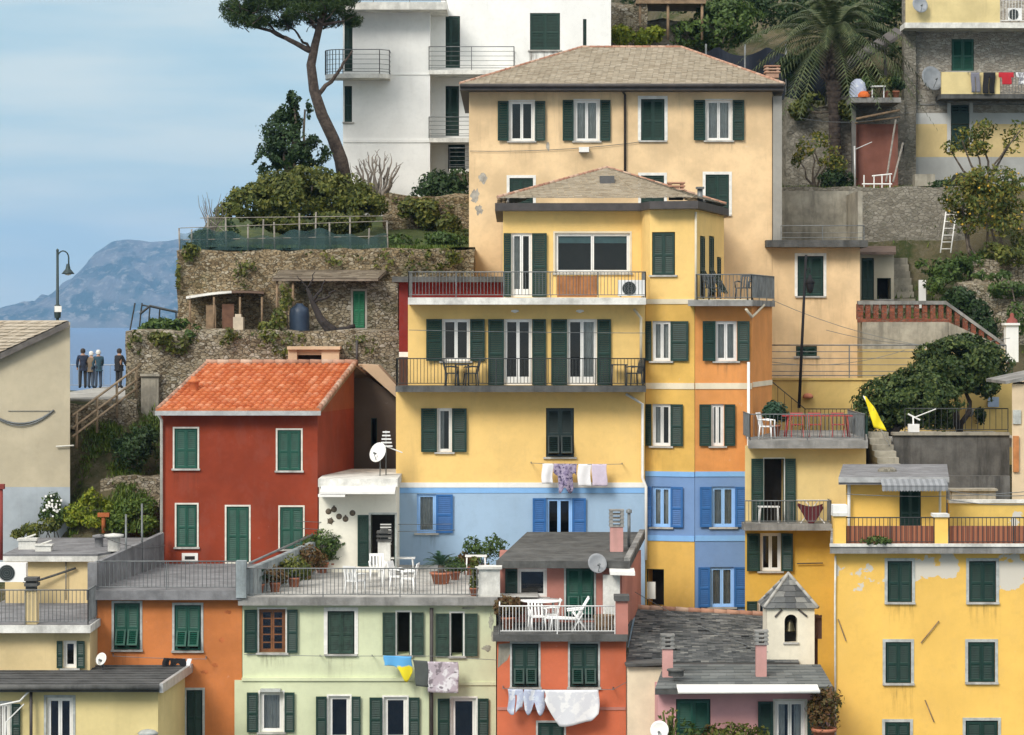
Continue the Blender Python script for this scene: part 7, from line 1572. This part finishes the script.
MB().box(X(878,121)-.3, X(878,121)+.3, 120.8, 121.3, Z(97.5,121)+.45, Z(97.5,121)+.5).build('seat', PLAST, t)
for i, (px, lab) in enumerate(((868,'left potted bush on the concrete deck'),(886,'middle potted bush on the concrete deck beside the chair'),(896,'right potted bush on the concrete deck against the stone corner'))):
    potted(lab, W(px,97.5,121.4), .16, .28, B3(.35,.65), 240, .08, (LEAF_MID, LEAF_OLIVE, LEAF_DARK)[i], 170+i, group='pots on the concrete deck')
# stone apartment house
Yp = 124.0
h = House('stone_apartment_house', 'stone faced apartment house with yellow balconies in the upper right corner', 'house', 985, 127)
BAND = stucco('white_stone_band', (.52,.52,.50), .4); PYEL = stucco('apartment_yellow', (.62,.48,.24), .35)
pb = h.body([q(905,Yp), (X(1080,Yp), Yp), (X(1080,Yp), 134), q(907,134)], [(Z(157,Yp), stucco('grey_lower_band', (.38,.385,.37), .5), 'grey painted base'), (Z(124,Yp), PYEL, 'yellow painted band'), (Z(113,Yp), BAND, 'white band'), (Z(-70,Yp), BLOCK, 'stone faced wall')])[0]
win(h, pb, 951.5, 974, 39, 71, 'closed', sh=GREENR); win(h, pb, 951, 969, 104, 112.9, 'closed', sill=None, name='door_transom')
win(h, pb, 951, 969, 124.2, 150, 'closed', sill=None, name='shuttered_door')
mb = MB(); pb.bar(mb, pb.u(951), pb.u(969), Z(124,Yp), Z(113,Yp), .0, .05); h.part(mb, 'door_panel', GREEN)
for a in (947, 969.2): 
    mb = MB(); pb.bar(mb, pb.u(a), pb.u(a+3.6), Z(152,Yp), Z(103,Yp), -.02, .06); h.part(mb, 'door_jamb', BAND)
mb = MB().pbox(904, 916, -60, 186, 123.6, 124.0+.3); h.part(mb, 'corner_pier', GREYSTONE)
BY_ = stucco('balcony_yellow', (.66,.54,.27), .55)
mb = MB().pbox(905, 1080, 22.5, 28, 122.4, 123.98); b1 = h.part(mb, 'balcony', WSLAB); MB().pbox(906, 1000, -4, 22.6, 122.45, 122.65).build('parapet', BY_, b1); zt = Z(22.5,122.4); rail(b1, [(X(1000,122.5), 122.5, zt), (X(1080,122.5), 122.5, zt)], 1.0, .13, WIRON)
mb = MB().pbox(941, 1080, 94, 98.5, 122.4, 123.98); b2 = h.part(mb, 'balcony', DSLAB); MB().pbox(941.5, 1000, 72, 94.1, 122.45, 122.65).build('parapet', BY_, b2); zt = Z(94,122.4); rail(b2, [(X(1000,122.5), 122.5, zt), (X(1080,122.5), 122.5, zt)], .95, .13, GREYIRON)
for y_, m_ in ((104, SLAB),): 
    mb = MB(); pb.bar(mb, pb.u(917), pb.L, Z(105,Yp), Z(103.6,Yp), -.02, .04); h.part(mb, 'string_course', m_)
h.finish()
dish('large grey satellite dish on the stone wall left of the middle balcony', W(924,86,123.9), .55, (.45,-.85,.25), plain('dish_grey_paint', (.27,.29,.31), .5), lean=V((.2,-.5,.25)))
dish('grey satellite dish on the top balcony parapet', W(918,12,122.4), .36, (.3,-.9,.25), plain('dish_grey_paint2', (.27,.29,.31), .5), lean=V((.0,-.25,.25)))
ac_unit('white air conditioner with dark grille on the top balcony of the stone house', 1008, 1022, 8, 21, 122.9)
g = 'washing on the stone house balcony'
cloth('grey_trousers', 'grey trousers hanging over the middle balcony of the stone house', (971,72.5,980,72.5), 20, 122.3, plain('grey_cloth', (.16,.16,.19), .9), group=g, folds=2, shape='trousers'); cloth('black_trousers', 'black trousers right of the grey pair on the middle balcony', (983,72.5,995,72.5), 21, 122.3, BLK, group=g, folds=2, shape='trousers')
cloth('red_shirt', 'bright red shirt on the middle balcony of the stone house', (999,72.5,1014,72.5), 12, 122.3, plain('bright_red_cloth', (.42,.02,.03), .9), group=g, folds=2, shape='shirt'); cloth('white_shirt', 'white patterned shirt at the right edge of the photo', (1016,72.5,1030,72.5), 12, 122.3, blotch('white_pattern_cloth', (.7,.7,.7), (.2,.2,.22), (.6,.6,.62), 6), group=g, folds=2, shape='shirt')
line_('clothesline', 'washing line along the middle balcony of the stone house', [W(968,72.3,122.3), W(1040,72.3,122.3)], brackets=[(W(968,72.3,122.3), W(968,73,122.5)), (W(1000,72.3,122.3), W(1000,73,122.5))])
# palm
rg = random.Random(9); PB = V((X(836,122.6), 122.6, 5.4)); t = T('palm_tree', 'big shaggy palm tree with arching fronds between the ochre house and the stone house', 'palm tree', PB); top_ = W(833,44,122.6)
mb = MB(); k_ = 26
for i in range(k_):
    a, b_ = PB.lerp(top_, i/k_), PB.lerp(top_, (i+1)/k_); s_ = .24+.20*max(0, (i/k_-.55))**.8*1.6; mb.lathe(a, [(s_, 0), (s_*1.18, (b_-a).length*.9), (s_*.95, (b_-a).length)], 12)
mb.build('trunk', PBARK, t); mb = MB(); st = MB()
for i in range(150):
    a = rg.uniform(0, 6.28); hgt = rg.uniform(.0,1.6); r_ = .42+.1*hgt/1.6; p_ = top_-V((0,0,1.7-hgt))+V((math.cos(a)*r_, math.sin(a)*r_, 0)); st.obox(p_, V((math.cos(a)*.14, math.sin(a)*.14, .16)), V((-math.sin(a)*.1, math.cos(a)*.1, 0)), V((0,0,.10)))
st.build('leaf_stubs', PBARK, t)
for i in range(72):
    a = i*2.4; el = rg.uniform(-.15, 1.25); d = V((math.cos(a)*math.cos(el), math.sin(a)*math.cos(el), math.sin(el))); L = rg.uniform(3.9,5.2); side = d.cross(V((0,0,1))).normalized(); o_ = top_+V((0,0,.2)); prev = o_
    for k_ in range(1, 30):
        s_ = k_/29; p_ = o_+d*L*s_-V((0,0,(2.5+.9*math.cos(el))*s_**2.0)); ln = .62*(math.sin(.25+2.55*s_))
        for sg in (-1, 1): 
            tip = p_+side*sg*ln*.75+(p_-prev).normalized()*ln*.55-V((0,0,ln*.35)); w_ = (p_-prev).normalized()*.042; mb.poly([p_-w_, tip, p_+w_])
        mb.poly([prev+side*.015, p_+side*.015, p_-side*.015, prev-side*.015]); prev = p_
mb.build('fronds', LEAF_PALM, t)
# hillside behind: net fence, bushes, ruined walls
t = T('net_fence', 'dark navy windbreak net sagging across the hillside behind the ochre roof', 'fence', W(735,92,126.5)); mb = MB(); NN = 44
for i in range(NN):
    f_ = lambda i_, top: V((X(668+160*i_/NN,126.5), 126.5+.25*math.sin(i_*.5), Z(46+ (10*abs(math.sin(i_/NN*math.pi*3.2)) if top else 54),126.5)))
    mb.poly([f_(i,0), f_(i+1,0), f_(i+1,1), f_(i,1)])
mb.build('netting', NAVY, t); 
for px in (668, 706, 745, 786, 826): MB().tube([W(px,110,126.3), W(px,44,126.3)], .05, 6).build('post', GREYIRON, t)
rough_block('stone_wall', 'broken stone wall above the white villa on the hillside', X(612,127), X(648,127), 127, 129, 8, Z(3,127), RUBBLE2, .35, .12, top=.5); rough_block('stone_wall', 'dark stone terrace wall under the timber shelter', X(648,128.5), X(720,128.5), 128.5, 130, 8, Z(22,128.5), GREYSTONE, .35, .12, top=.4)
t = T('timber_shelter', 'flat timber shelter roof on posts at the top of the hillside', 'shelter', W(668,22,128.2)); MB().pbox(636, 706, 0, 3.5, 126.8, 130).build('roof', WOOD, t)
for px in (640, 668, 702): MB().tube([W(px,40,127), W(px,3,127)], .07, 6).build('post', WOOD, t)
g = 'bushes on the upper hillside'
for i, (lab, base, bl, n, lf) in enumerate((
 ('bright yellow green bush beside the white villa roof line', W(625,52,126), [pblob(622,34,126,14,11), pblob(640,38,126,12,9), pblob(655,34,126.2,10,9)], 1600, LEAF_YEL),
 ('large green bush behind the navy net left of the palm', W(720,60,127.8), [pblob(718,30,127.8,34,22), pblob(742,22,128,26,20), pblob(692,34,127.6,22,16), pblob(725,12,128.4,30,14)], 6000, LEAF_MID),
 ('dark bush between the net and the palm trunk', W(795,92,124.8), [pblob(795,68,124.8,17,15), pblob(808,60,125,12,10)], 1500, LEAF_DARK),
 ('dark overgrown bush at the top of the hillside left of the palm', W(765,30,131), [pblob(775,5,131,30,22), pblob(750,0,132,26,16), pblob(800,14,130,24,18)], 3200, LEAF_DARK),
 ('dark evergreen thicket behind the palm crown', W(860,50,131), [pblob(865,22,131,34,24), pblob(885,5,132,30,22), pblob(845,40,129,22,16), pblob(892,45,129,16,14)], 4200, LEAF_DARK),
 ('low olive bush under the lean-to roof by the palm', W(848,95,124.4), [pblob(850,86,124.2,14,10), pblob(868,76,124.6,12,9)], 1000, LEAF_OLIVE),
 ('olive bush at the end of the dark wall beside the palm trunk', W(812,112,123), [pblob(812,100,123,12,9), pblob(800,110,122.8,12,10), pblob(846,110,122.5,10,10)], 1200, LEAF_OLIVE),
 ('tall dark thicket at the very top of the hillside', W(690,10,134), [pblob(680,-10,134,40,24), pblob(640,-8,134,26,20), pblob(720,-14,134,34,22), pblob(830,-14,134,50,20)], 5000, LEAF_DARK))):
    plant('bush', lab, 'bush', base, bl, n, .12, lf, 180+i, g, stemr=.05)

# wires that cross the roofs and facades
for lab, a, b_, Ya, Yb2, sg in (('thin wire stretched across the middle storey of the tall yellow house',(409,330),(645,333),94.6,94.6,.02),
  ('pair of pale wires from the white house to the blue wall, upper wire',(296,521),(452,524),91.5,94.7,.05),('pair of pale wires from the white house to the blue wall, lower wire',(296,528),(455,530),91.5,94.7,.08),
  ('slack rope from the coral house to the slate roof',(635,592),(768,652),88,82.5,.15),('wire from the ochre house corner down to the garden wall',(772,300),(1006,352),107,105,.5),
  ('sagging cable along the foot of the ochre house extension',(772,362),(905,350),105.2,105.2,.3),('wire above the street wall by the brick balustrade',(826,330),(1010,338),104.6,105.6,.4),('cable from the stone house to the small citrus tree',(910,112),(800,118),123,117.5,.3),
  ('wire over the orange house roof terrace',(100,535),(165,545),84,92.5,.2)):
    line_('overhead_wire', lab, catenary(W(*a,Ya), W(*b_,Yb2), sg), r=.011, cat='wire', group='overhead wires')
